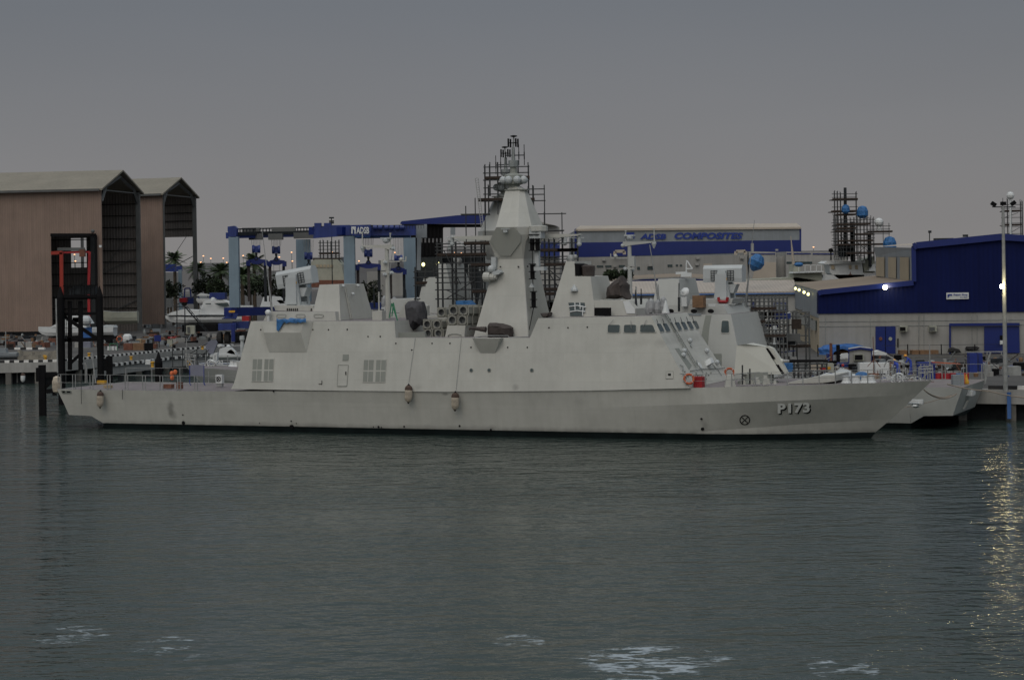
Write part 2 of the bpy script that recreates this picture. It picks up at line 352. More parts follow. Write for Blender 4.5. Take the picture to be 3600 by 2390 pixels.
MB().poly([(-3000,-200,0),(3000,-200,0),(3000,9000,0),(-3000,9000,0)]).to('water','water',kind='structure')
# ================================================================ WARSHIP
def lerp_tab(tab,x):
    if x<=tab[0][0]: return tab[0][1]
    for (a,p),(b_,q) in zip(tab,tab[1:]):
        if x<=b_: return p+(q-p)*(x-a)/(b_-a)
    return tab[-1][1]
ship=thing('warship','pale grey warship nearest the camera, P173 in white on its bow','warship',W(0,0,0),-PSI,'grey warships moored side by side')
# hull rows: tables over s
S0=56.
ends=[71.27,70.18,68.12,66.9,65.9]
zrow=[[(-3.96,3.43),(10,3.39),(33,3.64),(45.6,3.85),(54,4.06),(59.5,4.24),(71.27,4.43)],None,None,None,None]
def zk(s):
    a,b_=L(PS(2083,1434,5.2)),L(PS(3227,1385,0));c_=L(PS(2740,1408,4.0))
    return lerp_tab([(a[0],a[2]),(c_[0],c_[2]),(b_[0],b_[2])],s)
def zc(s):
    a,b_,c_=L(PS(2474,1516,4.4)),L(PS(2817,1491.5,3.0)),L(PS(3133,1473,0))
    return lerp_tab([(a[0],a[2]),(b_[0],b_[2]),(c_[0],c_[2])],s)
def rowpt(r,s,f=None):
    """point (s,t,z) of hull row r; f in 0..1 past S0"""
    base=[5.1,5.0,4.05,4.02,3.5];aft=[5.4,5.12,4.75,4.68,4.3];pw=[2.0,1.85,1.4,1.34,1.2]
    if f is None:
        k=max(0,min(1,(s-36)/(S0-36)));k=k*k*k
        t=aft[r]+(base[r]-aft[r])*k;ss=s
    else:
        ss=S0+(ends[r]-S0)*f;t=base[r]*(1-f**pw[r])+.02
    z=[lerp_tab(zrow[0],ss),0,0,.47,-.9][r]
    if r==1:
        z=zk(ss)
        if f is None and ss<S0:
            z0_=2.55;w_=max(0,min(1,(ss-40)/8));w_=w_*w_*(3-2*w_);td=aft[0]+(base[0]-aft[0])*k;tb=aft[3]+(base[3]-aft[3])*k
            z=z0_*(1-w_)+z*w_;zd_=lerp_tab(zrow[0],ss);tl=tb+(td-tb)*(z-.47)/(zd_-.47);t=tl*(1-w_)+t*w_
    if r==2:
        z=zc(ss)
        if ss<54.2: z=.5
    return V3((ss,t,z))
cols=[[rowpt(r,s) for r in range(5)] for s in [.33,2,6,10,15,20,25,30,34,37,40,41.5,43,44.5,46,47,48,49,50,51,52,53,54.2,55,S0]]
cols+=[[rowpt(r,0,f) for r in range(5)] for f in [.1,.2,.3,.4,.5,.6,.7,.8,.87,.93,.97,1]]
def hull_t(s,z):
    rows=[[c_[r] for c_ in cols] for r in range(5)]
    pr=[]
    for r in rows:
        t=lerp_tab([(p[0],p[1]) for p in r],s);zz=lerp_tab([(p[0],p[2]) for p in r],s);pr.append((zz,t))
    pr.sort();return lerp_tab(pr,z)
aftc=[[(-3.96,5.35,3.43),(-3.5,5.1,2.3),(-3.07,4.88,1.165)],[(-1.2,5.4,3.42),(-1.0,5.14,2.3),(-.77,4.86,1.10)],[(.33,5.4,3.42),(.33,5.15,2.3),(.33,4.68,.47)]]
hb=MB()
for sg in (1,-1):
    for q_ in range(3): hb.mt('paint').grid([[W(p[0],sg*p[1],p[2]) for p in c_[q_:q_+2]] for c_ in cols])
    hb.mt('boot').grid([[W(p[0],sg*p[1],p[2]) for p in c_[3:]] for c_ in cols])
    hb.mt('paint').grid([[W(p[0],sg*p[1],p[2]) for p in c_] for c_ in aftc])
# transom, counter, step
tr=[[W(p[0],sg*p[1],p[2]) for p in aftc[0]] for sg in (1,-1)]
hb.mt('paint').grid(tr)
hb.mt('boot').poly([W(-3.07,4.88,1.165),W(-.77,4.86,1.1),W(-.77,0,.75),W(-3.07,0,.8)]).poly([W(-3.07,-4.88,1.165),W(-.77,-4.86,1.1),W(-.77,0,.75),W(-3.07,0,.8)])
hb.poly([W(-3.07,4.88,1.165),W(-3.07,-4.88,1.165),W(-3.07,0,.8)])
hb.poly([W(-.77,4.86,1.1),W(.33,4.68,.47),W(.33,0,.3),W(-.77,0,.75)]).poly([W(-.77,-4.86,1.1),W(.33,-4.68,.47),W(.33,0,.3),W(-.77,0,.75)])
hb.poly([W(.33,4.68,.47),W(.33,4.3,-.9),W(.33,-4.3,-.9),W(.33,-4.68,.47)])
hb.to('hull',None,ship,smooth=True)
dk=MB().mt('deck')
alls=[aftc[0],aftc[1],aftc[2]]+cols[1:]
dk.grid([[W(c_[0][0],sg*(c_[0][1]-.03),c_[0][2]-.02) for sg in (1,-1)] for c_ in alls])
dk.to('deck','deck',ship)
# low toe rail at deck edge (bright strip)
k_=.14
def SP(u,v,off=0):  # on the superstructure wall
    p=PS(u,v,5.4+off,k_,4.2);return p
sup=[(812,1367),(823,1346),(882,1129),(1387,1128.5),(1391,1187.5),(1863,1187),(1892,1119),(2288,1110),(2425,1364),(2070,1373),(1800,1375.5),(1560,1377),(1100,1372)]
nearp=[SP(*q) for q in sup]
lp=[L(p) for p in nearp]

farp=[W(p[0],-p[1],p[2]) for p in lp]
sb=MB().mt('paint')
sb.poly(nearp);sb.poly(farp)
n=len(sup)
for i in range(n):
    j=(i+1)%n
    sb.mt('deck' if i in (2,4,6) else 'paint').poly([nearp[i],nearp[j],farp[j],farp[i]])
sst=sb.to('superstructure',None,ship)
def decal(mb,pts,fn,th=.03,deep=.1,nrm=None):
    """thin panel whose outline is given in photo pixels on a surface fn(u,v)"""
    q=[fn(*p) for p in pts];nn=nrm
    mb.prism([p+nn*th for p in q],-nn*(th+deep));return mb
NS=V3((-SI,-CO,k_)).normalized();NS=V3((-SI*1,-CO*1,0)).normalized()*math.cos(math.atan(k_))+V3((0,0,math.sin(math.atan(k_))))
# boat bay chamfer & gun sponson: facets leaning out at the top
def wedge(pts,outs,name):
    q=[SP(*p) for p in pts];o=[p+V3((-SI,-CO,0))*d_ for p,d_ in zip(q,outs)]
    m_=MB().mt('paint');m_.poly(o);n_=len(q)
    for i in range(n_): m_.poly([q[i],q[(i+1)%n_],o[(i+1)%n_],o[i]])
    return m_.to(name,'paint',ship)
wedge([(939,1169),(947,1238),(1078,1238),(1101,1130),(1077,1130),(1069,1169)],[.55,.02,.02,.05,.58,.55],'boat_bay_panel')
wedge([(930,1129.5),(939,1169),(1069,1169),(1077,1129.5)],[.5,.56,.56,.59],'boat_bay_door')
wedge([(1673,1188),(1690,1241),(1741,1241),(1770,1188)],[.75,.02,.02,.75],'gun_sponson')
# louvres
for (u0,v0,u1,v1) in [(889,1260,965,1342),(1279,1263,1360,1344)]:
    bw=(u1-u0)
    m_=MB().mt('paint');decal(m_,[(u0,v0),(u1,v0),(u1-5,v1),(u0-5,v1)],SP,.05,.08,NS);lv=m_.to('louvre_frame','paint',ship)
    for a,b_ in ((.02,.21),(.24,.45),(.56,.75),(.78,.98)):
        for r0,r1 in ((.03,.47),(.53,.97)):
            x0,x1=u0+bw*a,u0+bw*b_;y0,y1=v0+(v1-v0)*r0,v0+(v1-v0)*r1
            m_=MB().mt('paint_d');decal(m_,[(x0-4*r0,y0),(x1-4*r0,y0),(x1-4*r1,y1),(x0-4*r1,y1)],SP,.06,.03,NS)
            m_.to('louvre','paint_d',lv)
m_=MB();decal(m_,[(1206,1246),(1226,1246),(1225,1267),(1205,1267)],SP,.05,.05,NS);m_.to('vent','paint_d',ship)
# side door
dr=MB();decal(dr,[(1190,1283),(1225,1283),(1220,1357),(1186,1357)],SP,.03,.06,NS);dr.mt('paint_d')
do=MB();
for a,b_ in (((1190,1283),(1225,1283)),((1225,1283),(1220,1357)),((1220,1357),(1186,1357)),((1186,1357),(1190,1283))):
    do.bar(SP(*a)+NS*.04,SP(*b_)+NS*.04,.03)
door=dr.to('door','paint',ship);do.to('door_frame','paint_d',door)
m_=MB();m_.bar(SP(1217,1306)+NS*.06,SP(1217,1318)+NS*.06,.07);m_.to('handle','black',door)
# portholes
for u,v in ((1657,1301),(1720,1301),(1870,1301)):
    p=SP(u,v);m_=MB();m_.lathe(p-NS*.05,[(.16,0),(.16,.1),(.12,.1),(.12,.11)],NS,14);ph=m_.to('porthole','paint_d',ship)
    m_=MB();m_.lathe(p+NS*.055,[(.115,0),(.115,.01)],NS,14);m_.to('pane','glass',ph)
# small scuppers and fixings
for u,v in [(917,1159),(959,1160),(1023,1160),(1100,1159),(1155,1159),(1221,1158),(1294,1183),(1337,1183),(1392,1207),(1448,1230),(1519,1207),(1582,1207),(1582,1207),(1656,1221),(1714,1221),(1785,1221),(1854,1221),(1930,1152),(1997,1152),(2065,1150),(962,1376)]:
    p=SP(u,v);m_=MB();m_.lathe(p-NS*.02,[(.065,0),(.065,.05)],NS,8);m_.to('deck_light','black',ship)
# vertical fender rope guides, hinge mark, square vent forward
m_=MB();decal(m_,[(2341,1305),(2368,1305),(2368,1330),(2341,1330)],SP,.02,.02,NS);sv=m_.to('hatch','paint',ship)
m_=MB();decal(m_,[(2349,1313),(2359,1313),(2359,1320),(2349,1320)],SP,.04,.02,NS);m_.to('grille','black',sv)
m_=MB()
m_.bar(SP(2345,1305)+NS*.02,SP(2368,1305)+NS*.02,.025);m_.bar(SP(2368,1305)+NS*.02,SP(2367,1331)+NS*.02,.025);m_.bar(SP(2367,1331)+NS*.02,SP(2341,1331)+NS*.02,.025);m_.bar(SP(2341,1331)+NS*.02,SP(2342,1305)+NS*.02,.025);m_.to('rim','paint_d',sv)
m_=MB();m_.bar(SP(1121,1349)+NS*.03,SP(1132,1350)+NS*.03,.04);m_.bar(SP(1132,1350)+NS*.03,SP(1132,1337)+NS*.03,.04);m_.to('bracket','black',ship)
# side bridge windows
def rwin(pts,fn,nn,root=ship,glass='glass'):
    cx=sum(p[0] for p in pts)/len(pts);cy=sum(p[1] for p in pts)/len(pts)
    def rnd(sc_,r=.16):
        out=[];n_=len(pts)
        q=[(cx+(p[0]-cx)*sc_,cy+(p[1]-cy)*sc_) for p in pts]
        for i in range(n_):
            a,b_,c_=q[i-1],q[i],q[(i+1)%n_]
            for k in (0,.33,.66,1):
                # quadratic corner
                p0=(b_[0]+(a[0]-b_[0])*r,b_[1]+(a[1]-b_[1])*r);p1=(b_[0]+(c_[0]-b_[0])*r,b_[1]+(c_[1]-b_[1])*r)
                x=(1-k)**2*p0[0]+2*k*(1-k)*b_[0]+k*k*p1[0];y=(1-k)**2*p0[1]+2*k*(1-k)*b_[1]+k*k*p1[1];out.append((x,y))
        return out
    m_=MB();decal(m_,rnd(1.12),fn,.05,.05,nn);fr_=m_.to('window','paint',root)
    m_=MB();decal(m_,rnd(1),fn,.065,.02,nn);m_.to('pane',glass,fr_);return fr_
rwin([(2138,1142),(2180,1142),(2179,1169),(2137,1169)],SP,NS)
rwin([(2195,1142),(2237,1142),(2236,1169),(2194,1169)],SP,NS)
rwin([(2252,1142),(2295,1142),(2306,1168),(2251,1168)],SP,NS)
for a,b_ in (((2159,1125),(2143,1142)),((2220,1128),(2221,1156)),((2275,1125),(2262,1148))):
    m_=MB();m_.bar(SP(*a)+NS*.15,SP(*b_)+NS*.12,.035);m_.to('wiper','galv',ship)
# front face
FA,FB=nearp[7],nearp[8];FC=farp[7];FPL=(FA,FB,FC);NF=pn(FPL)
def FF(u,v,off=0): return PL(u,v,FPL)+NF*off
FW=[(2306,1140,2321,1139,2334,1165,2320,1168),(2327,1139,2341,1138,2356,1164,2341,1167),(2353,1137,2362,1136,2376,1163,2368,1164),(2369,1135,2385,1134,2396,1160,2385,1163),(2390,1133,2405,1133,2417,1158,2405,1161),(2411,1132,2426,1131,2438,1156,2426,1159),(2431,1130,2446,1129,2458,1155,2447,1157)]
for q in FW: rwin([(q[0],q[1]),(q[2],q[3]),(q[4],q[5]),(q[6],q[7])],FF,NF)
for q in FW:
    m_=MB();m_.bar(FF(q[0]-2,q[1]-15,.12),FF(q[0]+6,q[1]+6,.1),.035);m_.to('wiper','darkmetal',ship)
# front ladder
m_=MB()
a,b_=FF(2332,1106,.12),FF(2441,1291,.12);a2,b2=FF(2338,1105,.12),FF(2448,1290,.12)
m_.bar(a,b_,.05);m_.bar(a2,b2,.05)
for i in range(26): m_.bar(a.lerp(b_,i/25),a2.lerp(b2,i/25),.03)
m_.to('ladder','paint_d',ship)
# narrow groove beside ladder
m_=MB();decal(m_,[(2372,1225),(2386,1224),(2432,1285),(2422,1300)],FF,.02,.02,NF);m_.to('chequer_plate','paint_d',ship)
# lights, pipes, cleats, fixings on front face
for u,v in ((2401,1236),(2480,1236),(2421,1200),(2516,1276),(2398,1251)):
    m_=MB();p=FF(u,v,.05);m_.lathe(p,[(.2,0),(.2,.18),(.02,.3)],NF,8);m_.to('deck_lamp','launcher',ship)
for q in ([(2419,1196),(2425,1204),(2425,1218),(2431,1224)],[(2388,1284),(2400,1290),(2398,1304)],[(2447,1268),(2446,1276),(2456,1290),(2470,1312)],[(2502,1262),(2504,1284),(2522,1302),(2535,1322)],[(2526,1272),(2534,1284)],[(2387,1315),(2420,1318),(2470,1319)],[(2425,1305),(2460,1299),(2545,1295)]):
    m_=MB();m_.path([FF(a_,c_,.07) for a_,c_ in q],.03);m_.to('pipe','steel',ship)
m_=MB();decal(m_,[(2478,1269),(2486,1268),(2495,1286),(2484,1287)],FF,.5,.05,NF);m_.to('locker','white',ship)
m_=MB();m_.lathe(FF(2460,1285,.02),[(.3,0),(.28,.04)],NF,12);m_.to('rope_reel','white',ship)
for i in range(26):
    u=2395+random.random()*150;v=1305+random.random()*45-(u-2395)*.13
    m_=MB();m_.box(FF(u,v,.05),(.1,.1,.1),-PSI);m_.to('cleat',random.choice(['steel','paint_d','white']),ship)
# hull openings & marks
def hpt(u,v,off=.02):
    t=4.9
    for _ in range(8):
        p=L(PS(u,v,t));t=hull_t(p[0],p[2])
    p=L(PS(u,v,t));return W(p[0],p[1]+off,p[2])
NH=V3((-SI,-CO,-.1)).normalized()
for u,v,r in ((645,1486,.13),(1026,1499,.16),(643,1458,.05),(1331,1500,.07),(1421,1499,.06),(1616,1497,.07),(1726,1510,.07),(2470,1507,.11),(2466,1472,.07),(913,1487,.04),(1024,1480,.05),(1042,1488,.04),(1313,1500,.04),(1341,1502,.04)):
    p=hpt(u,v);m_=MB();m_.lathe(p-NH*.08,[(r*1.25,0),(r*1.25,.09),(r,.09),(r,.092)],NH,12);m_.to('hull_outlet','black' ,ship)
# fairleads at the stern
m_=MB();m_.mt('paint_d').prism([hpt(u,v,.03) for u,v in ((214,1372),(250,1373),(252,1380),(248,1383),(220,1382),(216,1378))],NH*-.1);m_.to('fairlead','paint_d',ship)
m_=MB();m_.mt('black').prism([hpt(u,v,.05) for u,v in ((219,1374),(229,1374),(229,1380),(221,1380))],NH*-.1);m_.prism([hpt(u,v,.05) for u,v in ((236,1375),(247,1375),(248,1380),(236,1380))],NH*-.1);m_.to('fairlead_opening','black',ship)
# stain on hull
# P173
st_=[]
for u,v,rx,rz,a in ((603,1432,.42,.8,.45),(612,1455,.5,.5,.25),(2230,1205,1.6,.5,.12),(2325,1205,.7,.5,.2),(1822,1362,.35,.3,.3),(2045,1415,.8,.5,.12),(643,1490,.25,.5,.3),(1026,1495,.3,.5,.25),(1315,1505,.8,.3,.25),(1726,1505,.5,.4,.25),(1480,1360,.6,.25,.12),(1573,1384,.35,.12,.4),(2470,1500,.3,.7,.2),(380,1500,4,.25,.2),(1100,1505,8,.18,.2),(2000,1515,8,.18,.15),(1300,1260,3,1.0,.05),(1900,1150,4,.6,.05),(1000,1350,5,.4,.05)):
    p=L(PS(u,v,4.9));st_.append((p[0],p[2],rx,rz,a))
st_+=[(30,.6,70,.28,.22),(30,.5,70,.12,.25)]
weather('paint',st_);weather('paint_cool',[],.06)
def hulltext(body,u0,v0,u1,v1,mt_,off,name,bold=.02):
    vs,fs=textmesh(body,1,bold,0,1.08)
    x0=min(p.x for p in vs);x1=max(p.x for p in vs);y0=min(p.y for p in vs);y1=max(p.y for p in vs)
    m_=MB();m_.add([hpt(u0+(p.x-x0)/(x1-x0)*(u1-u0),v1+(v0-v1)*(p.y-y0)/(y1-y0)-(p.x-x0)/(x1-x0)*4,off) for p in vs],fs)
    return m_.to(name,mt_,ship)
hulltext('P173',2739,1422,2852,1458,'black',.06,'number_shadow',.045)
hulltext('P173',2735,1418,2848,1454,'marking',.10,'hull_number',.045)
# bow-thruster symbol
m_=MB();cc=(2619,1476);R1=18.6
ring=[]
for i in range(28):
    a=2*math.pi*i/28;ring.append([hpt(cc[0]+r*math.cos(a),cc[1]+r*.96*math.sin(a),.05) for r in (R1,R1-3.4)])
m_.grid(ring+[ring[0]])
for a in (math.pi/4,-math.pi/4):
    dx,dy=math.cos(a)*16,math.sin(a)*15.5;nx,ny=-math.sin(a)*1.5,math.cos(a)*1.5
    m_.poly([hpt(cc[0]-dx+nx,cc[1]-dy+ny,.055),hpt(cc[0]+dx+nx,cc[1]+dy+ny,.055),hpt(cc[0]+dx-nx,cc[1]+dy-ny,.055),hpt(cc[0]-dx-nx,cc[1]-dy-ny,.055)])
m_.to('thruster_mark','black',ship)
# ---- raised deckhouse on hangar roof
def blk(name,near_px,t_near,half_far=None,k=.1,mt_='paint',z0=9,tops=(),root=ship):
    """block: near outline in pixels on a plane leaning inward, mirrored about centreline"""
    q=[PS(u,v,t_near,k,z0) for u,v in near_px];l_=[L(p) for p in q];f_=[W(p[0],-p[1],p[2]) for p in l_]
    m_=MB().mt(mt_);m_.poly(q);m_.poly(f_);n_=len(q)
    for i in range(n_):
        m_.mt('deck' if i in tops else mt_).poly([q[i],q[(i+1)%n_],f_[(i+1)%n_],f_[i]])
    return m_.to(name,None,root)
dh=blk('deckhouse',[(925,1129),(944,1095),(1178,1096),(1182,1129)],3.6,z0=9.2,tops=(1,))
for u0,u1 in ((1043,1070),(1106,1134),(975,1003)):
    m_=MB()
    pts=[(u0,1105),(u1,1105),(u1+3,1110),(u1,1116),(u0,1116),(u0-3,1110)]
    for i in range(6): m_.bar(PS(*pts[i],3.66,.1,9.2),PS(*pts[(i+1)%6],3.66,.1,9.2),.03)
    m_.to('panel_seam','paint_d',dh)
fn_=blk('funnel',[(1100,1098),(1123,1001),(1192,1000),(1197,1126),(1180,1126)],2.9,k=.27,z0=10,mt_='paint')
m_=MB()
def FUN(u,v,off=0): # forward face of the funnel
    A=PS(1192,1000,2.9,.27,10);B=PS(1197,1126,2.9,.27,10);C=W(L(A)[0],-L(A)[1],L(A)[2]);return PL(u,v,(A,B,C))+V3((CO,-SI,0))*off
a,b_=FUN(1209,1010,.1),FUN(1231,1122,.1);a2,b2=FUN(1213,1010,.1),FUN(1236,1122,.1)
m_.bar(a,b_,.06);m_.bar(a2,b2,.06)
for i in range(16): m_.bar(a.lerp(b_,i/15),a2.lerp(b2,i/15),.035)
m_.to('ladder','paint',fn_)
for u,v in ((1198,1004),(1232,1032),(1250,1003)):
    m_=MB();m_.lathe(FUN(u,v,.15),[(.13,0),(.12,.2),(.05,.26)],(CO,-SI,-.4),8);m_.to('floodlight','launcher',fn_)
# exhaust uptakes etc. on the roof aft
m_=MB().mt('paint');
# whip aerials
for (u0,v0,u1,v1,t) in ((961,1128,920,800,2.5),):
    m_=MB();a=PS(u0,v0,t);b_=PS(u1,v1,t);c_=a.lerp(b_,.36);m_.tube(a,c_,.11,.07);m_.tube(c_,b_,.04,.02);m_.tube(a-V3((0,0,.1)),a+V3((0,0,.3)),.22);m_.to('whip_aerial','galv',ship)
m_=MB();p=PS(943,1128,4);m_.tube(p,p+V3((0,0,.5)),.12);m_.ball(p+V3((0,0,.7)),.26);m_.to('dome_aerial','white',ship)
# ---- RAM launcher
def launcher(root,u,vb,t,tilt,nm='missile_launcher'):
    base=PS(u,vb,t)
    ax=V3((CO,-SI,0));up=V3((0,0,1));la=V3((-SI,-CO,0))
    def q(s,t_,z): return base+ax*s+la*t_+up*z
    m_=MB();m_.mt('launcher')
    # pedestal yokes
    m_.loft([q(x,y,0) for x,y in((-.75,-.95),(.75,-.95),(.75,-.6),(-.75,-.6))],[q(x,y,2.7) for x,y in((-.35,-.95),(.35,-.95),(.35,-.6),(-.35,-.6))])
    m_.loft([q(x,y,0) for x,y in((-.75,.6),(.75,.6),(.75,.95),(-.75,.95))],[q(x,y,2.7) for x,y in((-.35,.6),(.35,.6),(.35,.95),(-.35,.95))])
    m_.lathe(q(0,0,-.15),[(1.15,0),(1.15,.25),(.8,.3),(.8,.5)],n=14)
    lr=m_.to(nm,'launcher',root)
    m_=MB();ca,sa=math.cos(tilt),math.sin(tilt)
    def r(s,t_,z): return q(s*ca-z*sa,t_,2.4+s*sa+z*ca)
    prof=[(-.55,-.62),(.55,-.62),(.6,-.3),(.6,.45),(.35,.72),(-.35,.72),(-.6,.45),(-.6,-.3)]
    m_.loft([r(-1.72,a_*1.05,c_*1.1) for a_,c_ in prof],[r(1.72,a_*1.05,c_*1.1) for a_,c_ in prof]);bx_=m_.to('launch_box','launcher',lr)
    for sg in (-1,1):
        m_=MB()
        for i in range(5): m_.bar(r(sg*.45+(.45 if sg>0 else -.45)*0,.68,.3-i*.2),r(sg*1.0,.68,.3-i*.2),.04)
        for x in (.45,.72,1.0): m_.bar(r(sg*x,.68,.35),r(sg*x,.68,-.55),.04)
        m_.to('grating','darkmetal',bx_)
    m_=MB();m_.box(q(0,1.05,1.3),(1.0,.25,2.3),-PSI);m_.to('ladder_panel','launcher',lr)
    m_=MB();m_.box(q(.45,1.1,2.0),(.18,.05,.2),-PSI);m_.to('warning_label','yellow',lr)
    m_=MB();m_.loft([q(x,y,1.55) for x,y in((.35,-.5),(1.2,-.5),(1.2,.5),(.35,.5))],[q(x,y,.8) for x,y in((.35,-.5),(.9,-.5),(.9,.5),(.35,.5))]);m_.to('drive_housing','launcher',lr)
    return lr
# platform
blk('launcher_platform',[(968,1092),(962,1074),(1100,1075),(1104,1094)],1.9,k=0,z0=10)
m_=MB()
for u in range(975,1100,7):
    if (u//42)%2==0: m_.bar(PS(u,1093,1.95),PS(u,1084,1.95),.08)
m_.to('grille','black',ship)
launcher(ship,1046,1075,0,math.radians(9))
# ---- mast
def octo(uL,uR,v,tw,ch,s_w=None):
    """octagonal mast section: near face left/right pixels at half width tw"""
    a,b_=L(PS(uL,v,tw)),L(PS(uR,v,tw));z=(a[2]+b_[2])/2;s0,s1=a[0],b_[0];c_=ch
    return [W(s,t,z) for s,t in ((s0,tw-c_),(s0+c_*0+.001,tw),(s1,tw),(s1+c_,tw-c_),(s1+c_,-tw+c_),(s1,-tw),(s0+.001,-tw),(s0,-tw+c_))]
m_=MB().mt('paint')
S_=[octo(1664,1856,1188,2.9,.05),octo(1743.6,1838,911,1.5,.05)]
m_.loft(S_[0],S_[1],False);lowm=m_.to('lower_mast','paint',ship)
m_=MB();S2=[octo(1743.6,1838,911,1.5,.05),octo(1721,1832,850,2.02,.3),octo(1731,1828,826,2.24,.6),octo(1744,1816,799,2.48,.95)]
for a_,b_ in zip(S2,S2[1:]): m_.loft(a_,b_,False)
belt=m_.to('radar_housing','paint',ship)
m_=MB();S3=[octo(1742,1822,803,2.2,.85),octo(1777,1826,670,.62,.3),octo(1795,1815,656,.4,.2)]
for a_,b_ in zip(S3,S3[1:]): m_.loft(a_,b_,True)
upm=m_.to('upper_mast','paint',ship)
# radar face panels
def MP(u,v,t): return PS(u,v,t)
rp_=MB();pl_=(PS(1747,799,2.5),PS(1743,911,1.53),PS(1838,911,1.53))
rp_.prism([PL(u,v,pl_)+V3((-SI,-CO,0))*.06 for u,v in ((1747,799),(1808,799),(1832,825),(1832,850),(1795,900),(1760,900),(1724,848),(1733,824))],V3((SI,CO,0))*.08);rp_.to('radar_panel','panel_shade',belt)
m_=MB();m_.box(PS(1777,811,2.6),(.35,.15,.3),-PSI);m_.box(PS(1777,805,2.7),(.8,.05,.05),-PSI);m_.to('camera_box','launcher',belt)
m_=MB()
for h_ in (0,):
    a=octo(1773,1832,669,.7,.35);m_.loft(a,[p+V3((0,0,.08)) for p in a])
m_.to('flange','paint_d',upm)
# ESM balls
ctr=PS(1806,643,0)
m_=MB();m_.lathe(ctr+V3((0,0,-.4)),[(.5,0),(.5,.2),(.8,.3),(.8,1.0),(.3,1.2),(.25,2.0)],n=12);hub=m_.to('sensor_mount','paint_d',upm)
for i in range(8):
    a=i*math.pi/4+.3;m_=MB();m_.ball(ctr+V3((math.cos(a)*.9,math.sin(a)*.9,.22)),.32);m_.to('sensor_ball','launcher',hub)
# pole top
def pole(root,u,vb,vt,t,sc_=1,crossv=()):
    m_=MB();b_=PS(u,vb,t);tt=PS(u,vt,t);H=(tt-b_).z
    m_.tube(b_,b_+V3((0,0,H*.3)),.28,.22);m_.tube(b_+V3((0,0,H*.3)),b_+V3((0,0,H*.45)),.42,.42,8);m_.tube(b_+V3((0,0,H*.45)),b_+V3((0,0,H*.75)),.16,.12);m_.tube(b_+V3((0,0,H*.75)),tt,.07,.05)
    po=m_.to('pole','steel',root)
    m_=MB();m_.lathe(tt,[(.12,-.02),(.28,.03),(.28,.1),(.1,.14)],n=10);m_.to('disc_aerial','black',po)
    for (hh,rr,nn_) in ((.86,.45,4),):
        for i in range(nn_):
            a=i*math.pi/2+.5;c_=b_+V3((math.cos(a)*rr,math.sin(a)*rr,H*hh));m_=MB();m_.tube(c_-V3((0,0,.35)),c_+V3((0,0,.35)),.07);m_.bar(b_+V3((0,0,H*hh)),c_,.06);m_.to('dipole_aerial','black',po)
    return po
po=pole(upm,1806,632,482,0)
yA,yB=PS(1775,547,0),PS(1843,546,0)
m_=MB();m_.bar(yA,yB,.08);ya=m_.to('yard','darkmetal',upm)
for u in (1778,1824,1843):
    m_=MB();c_=PS(u,547,0);m_.tube(c_+V3((0,0,.3)),c_-V3((0,0,.3)),.045);m_.tube(c_+V3((0,0,.3)),c_+V3((0,0,.9 if u>1800 else .3)),.03);m_.tube(c_-V3((0,0,.3)),c_-V3((0,0,.8)),.03);m_.to('rod_aerial','black',ya)
# main yards (thick tapered arms)
for (q,nm) in (([(1745,828),(1745,846),(1724,846),(1600,838),(1585,834),(1604,831)],0),([(1832,827),(1862,826),(1890,823),(2030,823),(2039,825),(2030,829),(1905,840),(1848,845)],1)):
    m_=MB();m_.prism([PS(u,v,.35) for u,v in q],V3((SI,CO,0))*.7);m_.to('yard_arm','paint',ship)
for u in (2036,1590):
    m_=MB();p=PS(u,832,0);m_.tube(p+V3((0,0,.1)),p+V3((0,0,-.5)),.16);m_.ball(p+V3((0,0,-.6)),.2);m_.bar(p+V3((-.6,0,-.1)),p+V3((.4,0,-.1)),.08);m_.to('aerial_pod','launcher',ship)
for q in ([(1604,842),(1640,870),(1600,842)],[(2000,850),(1960,862)],[(1870,846),(1790,902)]):
    m_=MB();m_.path([PS(u,v,.9) for u,v in q],.025);m_.to('stay_wire','steel',ship)
# nav lights column, sensors at mast
for (u,v,h_) in ((1871,853,1.6),(1890,853,1.6),(1872,955,1.5),(1876,1053,1.6)):
    m_=MB();p=PS(u,v,1.9)
    m_.box(p,(.28,.28,h_*.75),-PSI)
    for k in (-.4,0,.4): m_.lathe(p+V3((0,0,k*h_-.03)),[(.3,0),(.3,.07)],n=8)
    m_.to('signal_light','black',ship)
m_=MB();p=PS(1888,823,1.6);m_.box(p,(1.0,.9,.7),-PSI);m_.box(p+V3((0,0,-1.5)),(.35,.4,2.2),-PSI);m_.box(p+V3((.1,0,-2.8)),(1.2,.8,.3),-PSI);m_.to('light_bracket','launcher',ship)
m_=MB();p=PS(1893,806,1.5);m_.lathe(p,[(.5,-.2),(.75,-.15),(.75,.25),(.5,.3)],n=10);m_.to('satellite_drum','paint',ship)
m_=MB();m_.path([PS(u,v,2.6,.27,8) for u,v in ((1871,880),(1873,985),(1875,1035),(1876,1080),(1860,1160),(1854,1186))],.035);m_.to('cable','black',ship)
